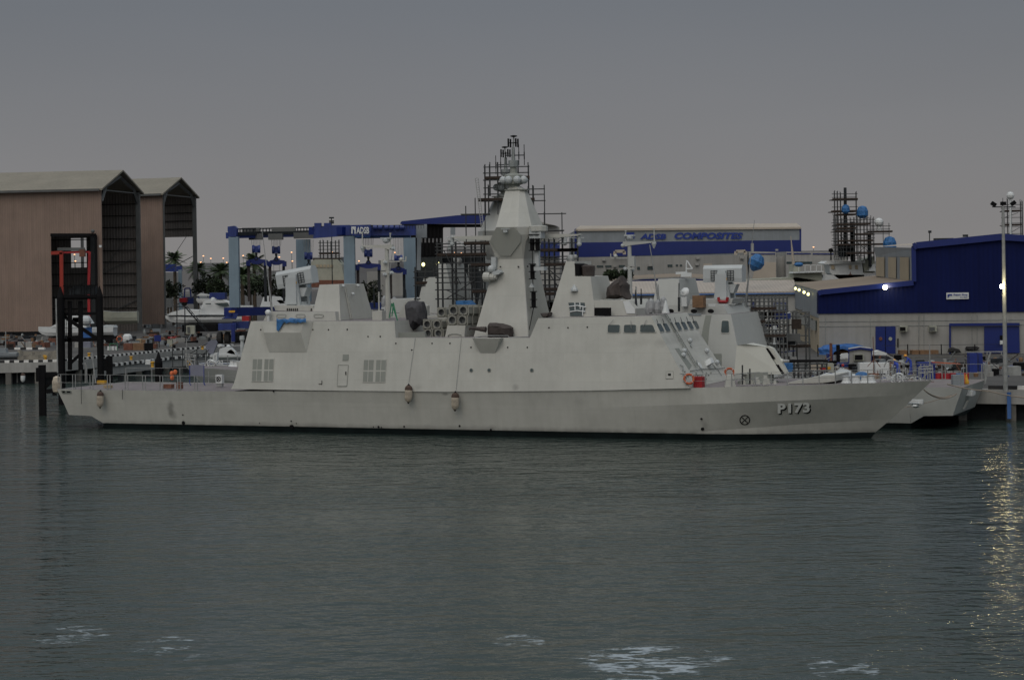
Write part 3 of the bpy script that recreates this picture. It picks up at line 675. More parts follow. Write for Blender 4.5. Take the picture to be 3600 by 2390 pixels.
# EO sensor drum left of mast
m_=MB();a=PS(1702,974,2.2);b_=PS(1748,974,2.2);m_.lathe(a,[(.38,0),(.4,.1),(.4,.55)],(b_-a),12);m_.lathe(a,[(.3,.55),(.3,.9),(.2,.95),(.2,1.1)],(b_-a),10);m_.to('sensor_drum','paint',lowm)
m_=MB();m_.ball(PS(1728,946,2.2),.33);m_.box(PS(1738,925,1.8),(.4,.4,1.0),-PSI);m_.prism([PS(u,v,2.4) for u,v in ((1728,958),(1752,948),(1760,958),(1752,965),(1735,968))],V3((SI,CO,0))*.8);m_.to('sensor_turret','launcher',lowm)
for u,v,t in ((1773,1107,3.0),(1870,1010,3)):
    m_=MB();p=PS(u,v,2.55,.27,8);m_.lathe(p,[(.28,0),(.2,.12),(.02,.42)],(0,0,1),6);m_.to('deck_lamp','launcher',lowm)
m_=MB();decal(m_,[(1766,1071),(1777,1071),(1777,1077),(1766,1077)],lambda u,v:PS(u,v,2.62,.27,8),.1,.1,NS);m_.to('grille','black',lowm)
for u,v in ((1760,938),(1823,938),(1856,937)):
    m_=MB();m_.lathe(PS(u,v,1.62,.2,14),[(.06,0),(.06,.1)],NS,6);m_.to('fixing','black',lowm)
m_=MB();m_.path([PS(u,v,4.9,.14,7) for u,v in ((1788,1180),(1788,1186),(1858,1183),(1858,1176))],.03);m_.path([PS(u,v,4.8,.14,7) for u,v in ((1670,1186),(1700,1180),(1788,1180))],.03);m_.to('guard_rail','galv',ship)
# ---- bridge roof structures
fb=blk('funnel_block',[(1929,1119),(1990,919),(2021,919),(2021,971),(2076,972),(2087,1056),(2093,1116)],2.5,k=.16,z0=10.,mt_='paint')
def FB_(u,v,off=0):
    return PS(u,v,2.5+off,.16,10.)
m_=MB();m_.prism([FB_(u,v,.05) for u,v in ((1998,1064),(2055,1064),(2057,1090),(2046,1111),(2004,1111),(2003,1090))],V3((SI,CO,0))*.3);bay=m_.to('air_intake','glass',fb)
m_=MB()
for q in ([(2000,1078),(2028,1074),(2060,1080)],[(2004,1096),(2030,1092),(2058,1096)],[(2021,1064),(2022,1090)],[(2038,1064),(2040,1086)],[(2050,1080),(2048,1110)]): m_.path([FB_(u,v,.1) for u,v in q],.05)
m_.to('strapping','white',bay)
m_=MB();p=FB_(2019,1019,.1);m_.lathe(p,[(.32,-.1),(.3,.05),(.02,.42)],(0,0,1),6);m_.to('deck_lamp','launcher',fb)
m_=MB();m_.lathe(PS(2007,905,1),[(.3,-.4),(.35,-.1),(.3,.1),(.2,.2)],n=10);m_.ball(PS(2000,909,1),.2);m_.ball(PS(2022,903,1),.2);m_.to('searchlight','galv',fb)
m_=MB();m_.prism([FB_(u,v) for u,v in ((2019,926),(2036,930),(2036,967),(2024,967))],V3((SI,CO,0))*2);m_.to('exhaust_opening','black',fb)
m_=MB();m_.lathe(FB_(2068,953,-.8),[(.25,-.6),(.5,-.5),(.55,.4),(.3,.5)],n=10);m_.to('covered_box','tarp_brown',fb)
m_=MB();A=PS(2078,974,2.4);
a,b_,a2,b2=PS(2078,974,1.4),PS(2092,1052,1.9),PS(2091,974,-.2),PS(2105,1052,0)
m_.bar(a,b_,.06);m_.bar(a2,b2,.06)
for i in range(14): m_.bar(a.lerp(b_,i/13),a2.lerp(b2,i/13),.04)
m_.to('ladder','galv',fb)
dpl=blk('director_platform',[(2087,1112),(2086,1056),(2210,1055),(2234,1085),(2234,1108)],2.4,k=.1,z0=10)
m_=MB();m_.prism([PS(u,v,2.47,.1,10) for u,v in ((2190,1060),(2209,1057),(2232,1086),(2232,1102),(2203,1102))],V3((SI,CO,0))*.05);m_.to('plate','white',dpl)
m_=MB();m_.prism([PS(u,v,3.3) for u,v in ((2089,1082),(2143,1082),(2143,1110),(2089,1110))],V3((SI,CO,0))*.4);m_.to('net_screen','black',ship)
m_=MB();m_.box(PS(2117,1116,3.5),(1.3,.3,.15),-PSI);m_.to('screen_sill','paint',ship)
# director under tarp handled as own thing (see below)
# ---- signal mast aft of the well
t_=0
m_=MB();a=PS(1365,1120,t_);b_=PS(1360,866,t_);m_.tube(a,a.lerp(b_,.35),.24,.22,8);m_.tube(a.lerp(b_,.35),b_,.2,.17,8);pm=m_.to('signal_mast','paint',ship)
m_=MB();m_.prism([PS(u,v,t_+.2) for u,v in ((1271,863),(1376,860),(1378,869),(1368,878),(1352,874),(1280,868))],V3((SI,CO,0))*.4);m_.to('yard_arm','paint',pm)
for u,v0,v1 in ((1274,863,816),(1372,860,820)):
    m_=MB();m_.tube(PS(u,v0,t_),PS(u,v1,t_),.05);m_.tube(PS(u,v1+3,t_),PS(u,v1-1,t_),.09);m_.to('rod_aerial','paint',pm)
m_=MB();m_.lathe(PS(1358,856,t_),[(.1,0),(.3,.15),(.32,.35),(.1,.45)],n=10);m_.box(PS(1358,838,t_),(.9,.5,.12),-PSI);m_.to('navigation_radar','launcher',pm)
m_=MB();p=PS(1276,868,t_);m_.lathe(p,[(.05,-.5),(.22,-.1),(.2,.1)],n=8);m_.to('aerial_pod','launcher',pm)
for u,v in ((1378,877),(1350,925),(1372,962),(1348,968)):
    m_=MB();m_.lathe(PS(u,v,t_+.3),[(.1,0),(.17,.12),(.13,.3)],(.5,-.5,.3),8);m_.to('floodlight','launcher',pm)
m_=MB();a=PS(1342,921,t_);b_=PS(1427,918,t_);m_.bar(a,b_,.09);m_.ball(PS(1410,912,t_),.18);m_.tube(PS(1427,918,t_),PS(1427,902,t_),.05);m_.to('spreader','paint',pm)
m_=MB();m_.box(PS(1352,932,t_),(.5,.4,.9),-PSI);m_.box(PS(1357,958,t_),(.7,.3,.15),-PSI);m_.to('light_box','paint',pm)
m_=MB();a=PS(2238,1108,1.5);b_=PS(2234,1018,1.5);m_.tube(a,a.lerp(b_,.8),.13,.07);m_.tube(a.lerp(b_,.8),b_,.07,.02);m_.to('rod_aerial','darkmetal',ship)
m_=MB();p=PS(1333,1112,2);m_.tube(PS(1333,1128,2),PS(1332,1026,2),.06);m_.box(p,(.9,.8,.9),-PSI);m_.to('vent_trunk','paint',ship)
# windscreens, plastic wrapped lumps on the bridge roof
for (u,vb,r) in ((2187,1101,.32),(2281,1104,.3),(2290,1098,.34),(2313,1102,.34),(2333,1092,.32)):
    m_=MB();p=PS(u,vb,2);m_.lathe(p,[(r*.8,0),(r,.35),(r*.7,.9),(r*.2,1.1)],n=8);m_.to('wrapped_equipment','plastic',ship)
m_=MB();p=PS(2341,1100,2.8);m_.lathe(p,[(.3,0),(.08,.9),(.05,1.0)],n=8);m_.to('horn','white',ship)
m_=MB();m_.bar(PS(2239,1107,3),PS(2345,1104,3),.03);m_.to('deck_wire','galv',ship)
for (u0,v0,u1,v1,t) in ((2320,1085,2284,860,1),(2317,1102,2314,1000,2)):
    m_=MB();a=PS(u0,v0,t);b_=PS(u1,v1,t);m_.tube(a,a.lerp(b_,.4),.13,.08);m_.tube(a.lerp(b_,.4),b_,.05,.03);m_.to('whip_aerial','galv',ship)
for u,v0,v1 in ((2387,1095,995),(2254,1070,1015)):
    m_=MB();m_.tube(PS(u,v0,3.0),PS(u,(v0+v1)/2,3.0),.09);m_.tube(PS(u,(v0+v1)/2,3.0),PS(u,v1,3.0),.04);m_.to('rod_aerial','darkmetal',ship)
mat('canister_back',(.17,.18,.185),.7,.3)
# ---- missile canisters
def canister(cx,cy,t,r,root,length=3.6,nm='missile_canister'):
    c_=PS(cx,cy,t);la=V3((-SI,-CO,0)).normalized();axs=(la+V3((.0,0,.02))).normalized()
    up=V3((0,0,1));sx=axs.cross(up).normalized()
    o_=[c_+sx*(x*r)+up*(y*r) for x,y in((-1,-.7),(-.7,-1),(.7,-1),(1,-.7),(1,.7),(.7,1),(-.7,1),(-1,.7))]
    m_=MB();n_=16
    rim=[]
    m_.loft([p for p in o_],[p-axs*length for p in o_],False)
    # ring face with round mouth
    outer=[];inner=[];deep=[]
    for i in range(n_):
        a=2*math.pi*i/n_;cx_,sy_=math.cos(a),math.sin(a)
        mxx=max(abs(cx_),abs(sy_));k=min(1/mxx,1.22)
        outer.append(c_+sx*(cx_*k*r)+up*(sy_*k*r));inner.append(c_+sx*(cx_*.78*r)+up*(sy_*.78*r));deep.append(inner[-1]-axs*.45)
    m_.grid([outer,inner],True);m_.mt('canister_back').grid([inner,deep],True).poly(deep)
    cn=m_.to(nm,'canister',root)
    m_=MB();fr=[c_-axs*.0+sx*(x*r*1.08)+up*(y*r*1.08) for x,y in((-1,-1),(1,-1),(1,1),(-1,1))]
    for i in range(4): m_.bar(fr[i]-axs*.15,fr[(i+1)%4]-axs*.15,.1)
    for dd in (1.2,2.4):
        for i in range(4): m_.bar(fr[i]-axs*dd,fr[(i+1)%4]-axs*dd,.09)
    m_.to('collar','canister',cn);return cn
for (cx,cy) in ((1593,1091),(1628,1091),(1589,1125),(1625,1125)): canister(cx,cy,3.0,.37,ship)
for (cx,cy) in ((1501,1140),(1536,1140),(1504,1172),(1541,1172)): canister(cx,cy,2.6,.34,ship)
for (cx,cy) in ((1551,1098),(1652,1128),(1680,1128)): canister(cx,cy,.5,.34,ship,2.4)
# launcher pedestal
m_=MB().mt('paint')
q=[PS(u,v,3.0) for u,v in ((1564,1188),(1573,1144),(1636,1144),(1632,1188))];m_.prism(q,V3((SI,CO,0))*5);ped=m_.to('launcher_pedestal','paint',ship)
m_=MB();m_.path([PS(u,v,3.05) for u,v in ((1574,1188),(1576,1178),(1588,1174),(1610,1174),(1621,1178),(1621,1188))],.03);m_.to('panel_seam','paint_d',ped)
m_=MB();m_.prism([PS(u,v,4.3) for u,v in ((1390,1188),(1392,1170),(1492,1166),(1496,1188))],V3((SI,CO,0))*.3);m_.to('coaming','paint_d',ship)
m_=MB();m_.prism([PS(u,v,-3.9) for u,v in ((1395,1185),(1395,1118),(1425,1062),(1470,1062),(1500,1075),(1500,1110),(1570,1112),(1570,1185))],V3((SI,CO,0))*.6);m_.to('far_bulwark','paint',ship)
# ---- bow gun
gun=MB().mt('white')
tg=1.35
nearg=[(2581,1316),(2590,1214),(2623,1209),(2687,1218),(2747,1315)]
a_=[PS(u,v,tg if i<3 else .5,.12 if i<3 else 0,5) for i,(u,v) in enumerate(nearg)];b_=[W(L(p)[0],-L(p)[1]*.9,L(p)[2]) for p in a_]
gun.mt('gunwhite').poly if False else None
gun.poly(a_);gun.poly(b_)
for i in range(5): gun.poly([a_[i],a_[(i+1)%5],b_[(i+1)%5],b_[i]])
mat('gunpaint',(.46,.47,.43),.5,.05)
gt=gun.mt('gunpaint');gun.m=['gunpaint']*len(gun.f);gt=gun.to('gun_turret',None,ship)
m_=MB();m_.prism([PS(u,v,.3) for u,v in ((2689,1219),(2698,1217),(2716,1224),(2741,1262),(2767,1312),(2752,1313))],V3((SI,CO,0))*.6);m_.to('gun_shield','gunpaint',gt)
m_=MB();m_.prism([PS(u,v,.42) for u,v in ((2692,1224),(2699,1224),(2722,1256),(2725,1260),(2716,1262))],V3((SI,CO,0))*.1);m_.prism([PS(u,v,.42) for u,v in ((2727,1282),(2736,1282),(2756,1312),(2747,1313))],V3((SI,CO,0))*.1);m_.to('slot','black',gt)
a,b_,c_,d_=PS(2715,1269,0),PS(2754,1269,0),PS(2776,1269,0),PS(2910,1268,0)
m_=MB();m_.tube(a,b_,.2,.17,10);m_.to('gun_cradle','gunpaint',gt)
m_=MB();m_.tube(b_,c_,.13,.11,10);m_.to('collar','galv',gt)
m_=MB();m_.tube(c_,d_,.13,.1,10);m_.to('barrel','black',gt)
m_=MB();cb=W(L(PS(2665,1330,0))[0],0,4.25);m_.lathe(cb-V3((0,0,.3)),[(1.6,0),(1.6,.35),(1.25,.4),(1.25,1.1)],n=18);m_.to('gun_base','paint_d',gt)
# breakwater / ramp ahead of gun
m_=MB().mt('paint');m_.prism([PS(u,v,2.6) for u,v in ((2770,1349),(2772,1344),(2885,1321),(2938,1318),(2937,1340),(2890,1346))],V3((SI,CO,0))*4.4);m_.to('breakwater','paint',ship)
m_=MB();m_.loft([PS(u,v,2.2) for u,v in ((2876,1324),(2905,1312),(2940,1318),(2938,1324))],[PS(u,v,0.5) for u,v in ((2876,1322),(2905,1310),(2940,1316),(2938,1322))]);m_.to('anchor_hatch','white',ship)
# deck gear around gun base
for (u,v,w_,h_) in ((2612,1338,.35,.6),(2640,1340,.3,.45),(2660,1338,.5,.5),(2690,1336,.4,.7),(2700,1340,.3,.4),(2724,1343,.25,.3),(2566,1338,.8,.9)):
    m_=MB();p=PS(u,v,4.4 if u>2600 else 4.3);m_.loft([p+V3((x*w_*.5,y*w_*.5,-h_*.5)) for x,y in((-1,-1),(1,-1),(1,1),(-1,1))],[p+V3((x*w_*.3,y*w_*.3,h_*.5)) for x,y in((-1,-1),(1,-1),(1,1),(-1,1))]);m_.to('bollard','paint',ship)
for u in (2610,2636):
    m_=MB();m_.tube(PS(u,1350,4.6),PS(u,1283+(u-2610)*.5,4.6),.06);m_.to('scaffold_stub','rustpole',ship)
m_=MB();m_.bar(PS(2567,1318,3.9),PS(2670,1308,3.9),.06);m_.bar(PS(2570,1334,4.5),PS(2672,1330,4.5),.06);m_.to('rail','steel',ship)
# anchor windlass, white gear on the forecastle
for (u,v,r) in ((2975,1336,.3),(3010,1338,.35),(3040,1336,.3),(3062,1334,.3)):
    m_=MB();p=PS(u,v,1.5);m_.lathe(p-V3((0,0,r)),[(r*1.6,0),(r,.25),(r*.8,r*2),(r*1.1,r*2.1)],n=10);m_.to('windlass','white',ship)
m_=MB();m_.torus(PS(3160,1331,.8),.4,.07,(-SI,-CO,.2));m_.torus(PS(3150,1333,.8),.36,.07,(-SI,-CO,.5));m_.to('mooring_rope','white',ship)
m_=MB()
for i in range(5):
    a=PS(3104+i*17,1338,1.0);m_.bar(a,a+V3((0,0,.45)),.06);m_.bar(a+V3((0,0,.45)),PS(3120+i*17,1325+4*(i%2),1.0),.06)
m_.bar(PS(3104,1331,1.0),PS(3195,1329,1.0),.06);m_.to('bow_frame','white',ship)
# rails
def deckpt(u,dt=.12):
    # point on deck edge for pixel column u
    best=None
    lo,hi=-3.9,71.0
    for _ in range(40):
        mid=(lo+hi)/2
        t=lerp_tab([(c_[0][0],c_[0][1]) for c_ in alls],mid);z=lerp_tab([(c_[0][0],c_[0][2]) for c_ in alls],mid)
        p=W(mid,t-dt,z);X=p.x/p.y;Z=(p.z-HC)/p.y
        uu=1800+F*(X*math.cos(RO)-Z*math.sin(RO))
        if uu<u: lo=mid
        else: hi=mid
    return p
def railing(us,h,double=False,m_k='galv',rows=(1,.5)):
    r=MB();pts=[deckpt(u) for u in us]
    for a,b_ in zip(pts,pts[1:]):
        for k in rows: r.bar(a+V3((0,0,h*k)),b_+V3((0,0,h*k)),.028)
    ro=r.to('railing',m_k,ship)
    for u,p in zip(us,pts):
        m_=MB();m_.tube(p-V3((0,0,.15)),p+V3((0,0,h)),.04)
        if double: q=p+V3((CO,-SI,0))*.28;m_.tube(q-V3((0,0,.15)),q+V3((0,0,h)),.04);m_.bar(p,q,.08)
        m_.to('post',m_k,ro)
railing([198,256,317,378,440,502,563,625,684],1.3,True,'galv',(1,.45))
railing([2436,2481,2573,2655,2712,2768,2823,2880,2937,2994,3051,3095,3150,3190,3232],1.0,False,'galv',(1,.5))
m_=MB()
for (u0,v0,u1,v1) in ((3231,1336,3231,1290),(3250,1336,3257,1284),(3262,1336,3262,1285),(3280,1334,3277,1285),(3231,1290,3280,1285),(3228,1312,3281,1308),(3240,1334,3272,1300),(3228,1298,3281,1296)): m_.tube(PS(u0,v0,.1),PS(u1,v1,.1),.05)
m_.to('bow_rail','galv',ship)
m_=MB();m_.tube(PS(3270,1338,0),PS(3268,1212,0),.07,.04);m_.to('jackstaff','galv',ship)
# far side rail at stern + net frame
m_=MB();pf=[W(s,-5.2,3.43) for s in (-3.8,-1,2,5,8,11,13)]
for a,b_ in zip(pf,pf[1:]):
    for k in (1.3,.6): m_.bar(a+V3((0,0,k)),b_+V3((0,0,k)),.03)
for p in pf: m_.tube(p,p+V3((0,0,1.3)),.04)
m_.to('far_railing','galv',ship)
m_=MB();a=PS(851,1205,4);m_.lathe(a+V3((0,0,-.9)),[(.15,0),(.18,.5),(.14,1.0),(.22,1.2),(.2,1.5)],n=8);m_.box(a+V3((.1,0,-.95)),(.5,.4,.15),-PSI);m_.to('stern_light','launcher',ship)
# ================================================================ sister ship (same class, facing the other way)
SKIP={'missile_launcher','hull_number','number_shadow','rope_reel','net_screen'}
def copy_skip(o,parent=None):
    if o.name.split('.')[0] in SKIP: return None
    c_=o.copy();COL.objects.link(c_);c_.parent=parent
    if c_.type=='MESH':
        for sl_ in c_.material_slots:
            if sl_.material and sl_.material.name=='paint': sl_.link='OBJECT';sl_.material=MATS['paint_cool']
    for ch in list(o.children): copy_skip(ch,c_)
    return c_
# (called after everything on the first ship exists)
sis=copy_skip(ship);sis.location=W(68.7,-13.1,0);sis.rotation_euler=(0,0,math.pi-PSI)
sis['label']='pale grey warship moored behind the nearest one, its dark angled stern showing at the right';WM[sis.name]=Matrix.Translation(W(68.7,-13.1,0))@Matrix.Rotation(math.pi-PSI,4,'Z')

la_=launcher(sis,2560,1063,-13.1,0)
m_=MB();m_.path([PS(u,v,-11.0) for u,v in ((2538,1045),(2540,1060),(2568,1061),(2571,1045))],.13);m_.to('guard_bar','red',la_)

# fittings seen only on the ship behind
def SW(u,v): return PS(u,v,-13.1+5.4,.14,4.2)
for cx in (2371,2453,2513):
    m_=MB();pts=[(cx+math.cos(a)*11*(1 if abs(math.cos(a))>.3 else 1),1094+math.sin(a)*7.5) for a in [i*math.pi/8 for i in range(16)]]
    decal(m_,[(x,y) for x,y in pts],SW,.03,.05,NS);m_.to('mooring_port','black',sis)
rwin([(2553,1128),(2577,1128),(2579,1170),(2550,1170)],SW,NS,sis)
m_=MB();decal(m_,[(2430,1102),(2478,1102),(2480,1109),(2433,1109)],SW,.06,.05,NS);m_.to('boot_shelf','greyclad',sis)
m_=MB();decal(m_,[(2495,1108),(2516,1108),(2508,1150),(2500,1250),(2470,1250),(2486,1150)],SW,.03,.05,NS);m_.to('shade_patch','paint_d',sis)  # no fitting: flat darker patch painting the shade of a wall facet
m_=MB();decal(m_,[(2524,1244),(2552,1244),(2552,1290),(2530,1300)],SW,.04,.05,NS);m_.to('vent','paint_d',sis)
m_=MB()
for i in range(6): m_.bar(PS(2506+i*4,1078,-8.9),PS(2506+i*4,1070,-8.9),.07)
m_.bar(PS(2504,1070,-8.9),PS(2600,1070,-8.9),.05);m_.to('roof_rail','white',sis)
m_=MB();m_.box(PS(2458,1060,-9.5),(.95,.8,1.0),-PSI);tag(m_.to('wooden_crate','wood'),'orange-brown wooden crate on the roof of the ship behind, near its launcher','crate')
m_=MB();p=PS(2408,1027,-9.6);m_.lathe(p,[(.42,0),(.36,.12),(.1,.22)],(-.55,-.6,.35),14);m_.tube(p,p+V3((-.5,-.5,.1)),.03);m_.tube(PS(2405,1075,-9.6),p,.05);tag(m_.to('dish_aerial','white'),'small white dish aerial on the block behind the bridge front','dish aerial')
m_=MB();m_.prism([PS(u,v,-9.4) for u,v in ((2395,1044),(2414,1044),(2414,1077),(2396,1077))],V3((SI,CO,0))*.4);o=m_.to('equipment_cabinet','white');tag(o,'white cabinet with dark screens under the dish aerial','cabinet')
m_=MB()
for a,b_ in (((2412,966),(2414,915)),((2416,918),(2434,945)),((2434,945),(2414,945)),((2404,960),(2404,975)),((2430,966),(2428,975)),((2416,958),(2400,958))): m_.tube(PS(*a,-13),PS(*b_,-13),.06)
m_.box(PS(2412,966,-13),(.9,.5,.35));m_.box(PS(2394,960,-13),(.9,.5,.2));tag(m_.to('radar_mast','white'),'small white lattice radar mast on the block behind the bridge front','mast')

# the ship behind lies at a slightly wider angle, pivoting on its near stern corner
_pv=Matrix.Translation(W(73.1,-7.7,0));_rt=Matrix.Translation(V3((-.45*CO,.45*SI,0)))@_pv@Matrix.Rotation(math.radians(-.8),4,'Z')@_pv.inverted()
_mw=_rt@WM[sis.name];sis.location=_mw.translation;sis.rotation_euler=_mw.to_euler();WM[sis.name]=_mw

m_=MB();_c=WM[sis.name]@V3((-3.85,1.2,2.75));m_.mt('white').box(_c,(.5,1.5,.4),math.pi-PSI);m_.to('transom_box',None,sis)
m_=MB()
for k in range(3):
    a=WM[sis.name]@V3((-3.62-.0,1.6-k*.45,2.15));b_=WM[sis.name]@V3((-3.3,1.75-k*.45,1.45));m_.bar(a,b_,.06)
m_.to('stern_marking','paint',sis)
# ================================================================ SETTING: yard, quays
def gp(u,v,z=YZ): return PG(u,v,z)
edge=[gp(-700,1283),gp(0,1276),gp(205,1272),gp(620,1232),gp(900,1210),W(4,-18.6,YZ),W(130,-18.6,YZ)]
far=[V3((1500,60,YZ)),V3((4000,9000,YZ)),V3((-4000,9000,YZ)),V3((-1500,250,YZ))]
MB().poly(edge+far).to('ground','ground',kind='structure')
def quay(name,e,mt_='conc_l'):
    m_=MB()
    for a,b_ in zip(e,e[1:]):
        n=V3((b_.y-a.y,-(b_.x-a.x),0)).normalized()
        if n.dot(CAM-a)<0:n=-n
        a0,b0=a+n*.3,b_+n*.3
        m_.mt(mt_).poly([a0+V3((0,0,.01)),b0+V3((0,0,.01)),b0-V3((0,0,1.2)),a0-V3((0,0,1.2))]).poly([a0+V3((0,0,.01)),b0+V3((0,0,.01)),b_-n*.8+V3((0,0,.01)),a-n*.8+V3((0,0,.01))])
        m_.mt('darkmetal').poly([a-n*1.2-V3((0,0,.3)),b_-n*1.2-V3((0,0,.3)),b_-n*1.2-V3((0,0,4)),a-n*1.2-V3((0,0,4))]).poly([a0-V3((0,0,1.2)),b0-V3((0,0,1.2)),b_-n*1.3-V3((0,0,1.2)),a-n*1.3-V3((0,0,1.2))])  # dark backing and underside; shade below the slab painted as colour
        Ln=(b_-a).length;k=int(Ln/4.2)
        for i in range(k+1):
            p=a.lerp(b_,(i+.3)/(k+1));m_.mt('concrete').bar(p-n*.1-V3((0,0,1.1)),p-n*.1-V3((0,0,4)),.7)
    return m_.to(name,None,kind='structure')
quay('quay_wall',edge[:5]);quay('quay_wall',edge[5:],'conc_l')
MB().mt('darkmetal').poly([edge[4],edge[5],edge[5]-V3((0,0,4)),edge[4]-V3((0,0,4))]).to('quay_wall',None,kind='structure')
def kerb(a,b_,step=.58,h=.28,w_=.35,lift=0):
    m_=MB();Ln=(b_-a).length;n=int(Ln/step);d=(b_-a).normalized();nn=V3((d.y,-d.x,0))
    for i in range(n):
        p=a+d*(i+.5)*step+V3((0,0,h/2+.012+lift));m_.mt('kerb_w' if i%2 else 'kerb_b').box(p,(step,w_,h),math.atan2(d.y,d.x))
    return m_.to('kerb',None,kind='structure')
kerb(edge[0].lerp(edge[1],.8),edge[1]);kerb(edge[1],edge[2]);kerb(edge[2],edge[3]);kerb(edge[3],edge[4].lerp(edge[3],.3))
kerb(gp(32,1229),gp(165,1229),1.0,.3)
a=W(72.5,-18.75,YZ);kerb(a,W(110,-18.75,YZ),2.4,.3,.5)
# rubble slope
m_=MB();rows=[]
for j in range(5):
    rows.append([gp(62+ (205-62)*i/14+ (0 if j else 0),1268-8.5*j,YZ+.02)+V3((0,0,random.uniform(0,.5) if 0<j<4 else 0)) for i in range(15)])
m_.grid(rows).to('rubble_slope','rubble',kind='structure')
# finger jetty behind the stern
e2=[PG(330,1300,1.9),PG(372,1291,1.9),PG(600,1264,1.9),PG(830,1243,1.9)]
m_=MB()
for a,b_ in zip(e2,e2[1:]):
    q=[a,b_,b_+V3((0,6,0)),a+V3((0,6,0))];m_.mt('conc_l').prism([p-V3((0,0,.01)) for p in q],(0,0,-1.0))
    for k in (.2,.6): p=a.lerp(b_,k)+V3((0,.5,-1));m_.mt('darkmetal').bar(p,p-V3((0,0,3)),.6)
m_.to('jetty',None,kind='structure')
for a,b_ in zip(e2[1:],e2[2:]): kerb(a,b_,.75,.35)
# low far shore and distant town (pale with haze)
m_=MB()
for i in range(14):
    u=-400+i*330;D=900+random.random()*600;h_=random.uniform(1,4);a=P(u,930,D);wd=random.uniform(60,160)
    m_.box((a.x,D,YZ+h_/2),(wd,30,h_))
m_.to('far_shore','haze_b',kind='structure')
def building(name,label,u0,u1,vt,D,mt_,dep=20,base=YZ,group=None):
    a,b_=P(u0,vt,D),P(u1,vt,D);o=MB();o.box(((a.x+b_.x)/2,D+dep/2,(a.z+base)/2),(abs(b_.x-a.x),dep,a.z-base));return tag(o.to(name,mt_),label,'building',group)
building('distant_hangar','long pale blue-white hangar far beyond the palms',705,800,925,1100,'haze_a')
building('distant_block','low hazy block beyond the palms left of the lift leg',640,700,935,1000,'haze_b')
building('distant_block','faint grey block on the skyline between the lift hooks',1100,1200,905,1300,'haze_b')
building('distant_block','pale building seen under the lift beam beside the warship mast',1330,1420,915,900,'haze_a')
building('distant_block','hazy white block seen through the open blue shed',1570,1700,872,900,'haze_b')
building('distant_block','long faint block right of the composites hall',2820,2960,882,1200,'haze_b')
li=0
for (u,v) in [(579,904),(715,900),(741,909),(706,922),(785,908),(797,923),(690,908),(855,899),(982,904),(962,920),(1025,887),(1028,918),(1168,887),(1183,890),(1262,918),(1388,888),(1400,918),(1600,888),(1622,890),(2860,869),(262,895),(265,918),(245,898)]:
    p=P(u,v,850 if u>300 else 560);k=.34 if u>300 else .24
    o=thing('street_lamp','small orange street lamp glowing in the distance','street lamp',(p.x,p.y,YZ),group='distant orange street lamps')
    m_=MB();m_.tube((p.x,p.y,YZ),(p.x,p.y,p.z),.08);m_.to('pole','haze_t',o)
    m_=MB();m_.ball(p,k,.6);m_.to('lamp_head','lamp_o',o)
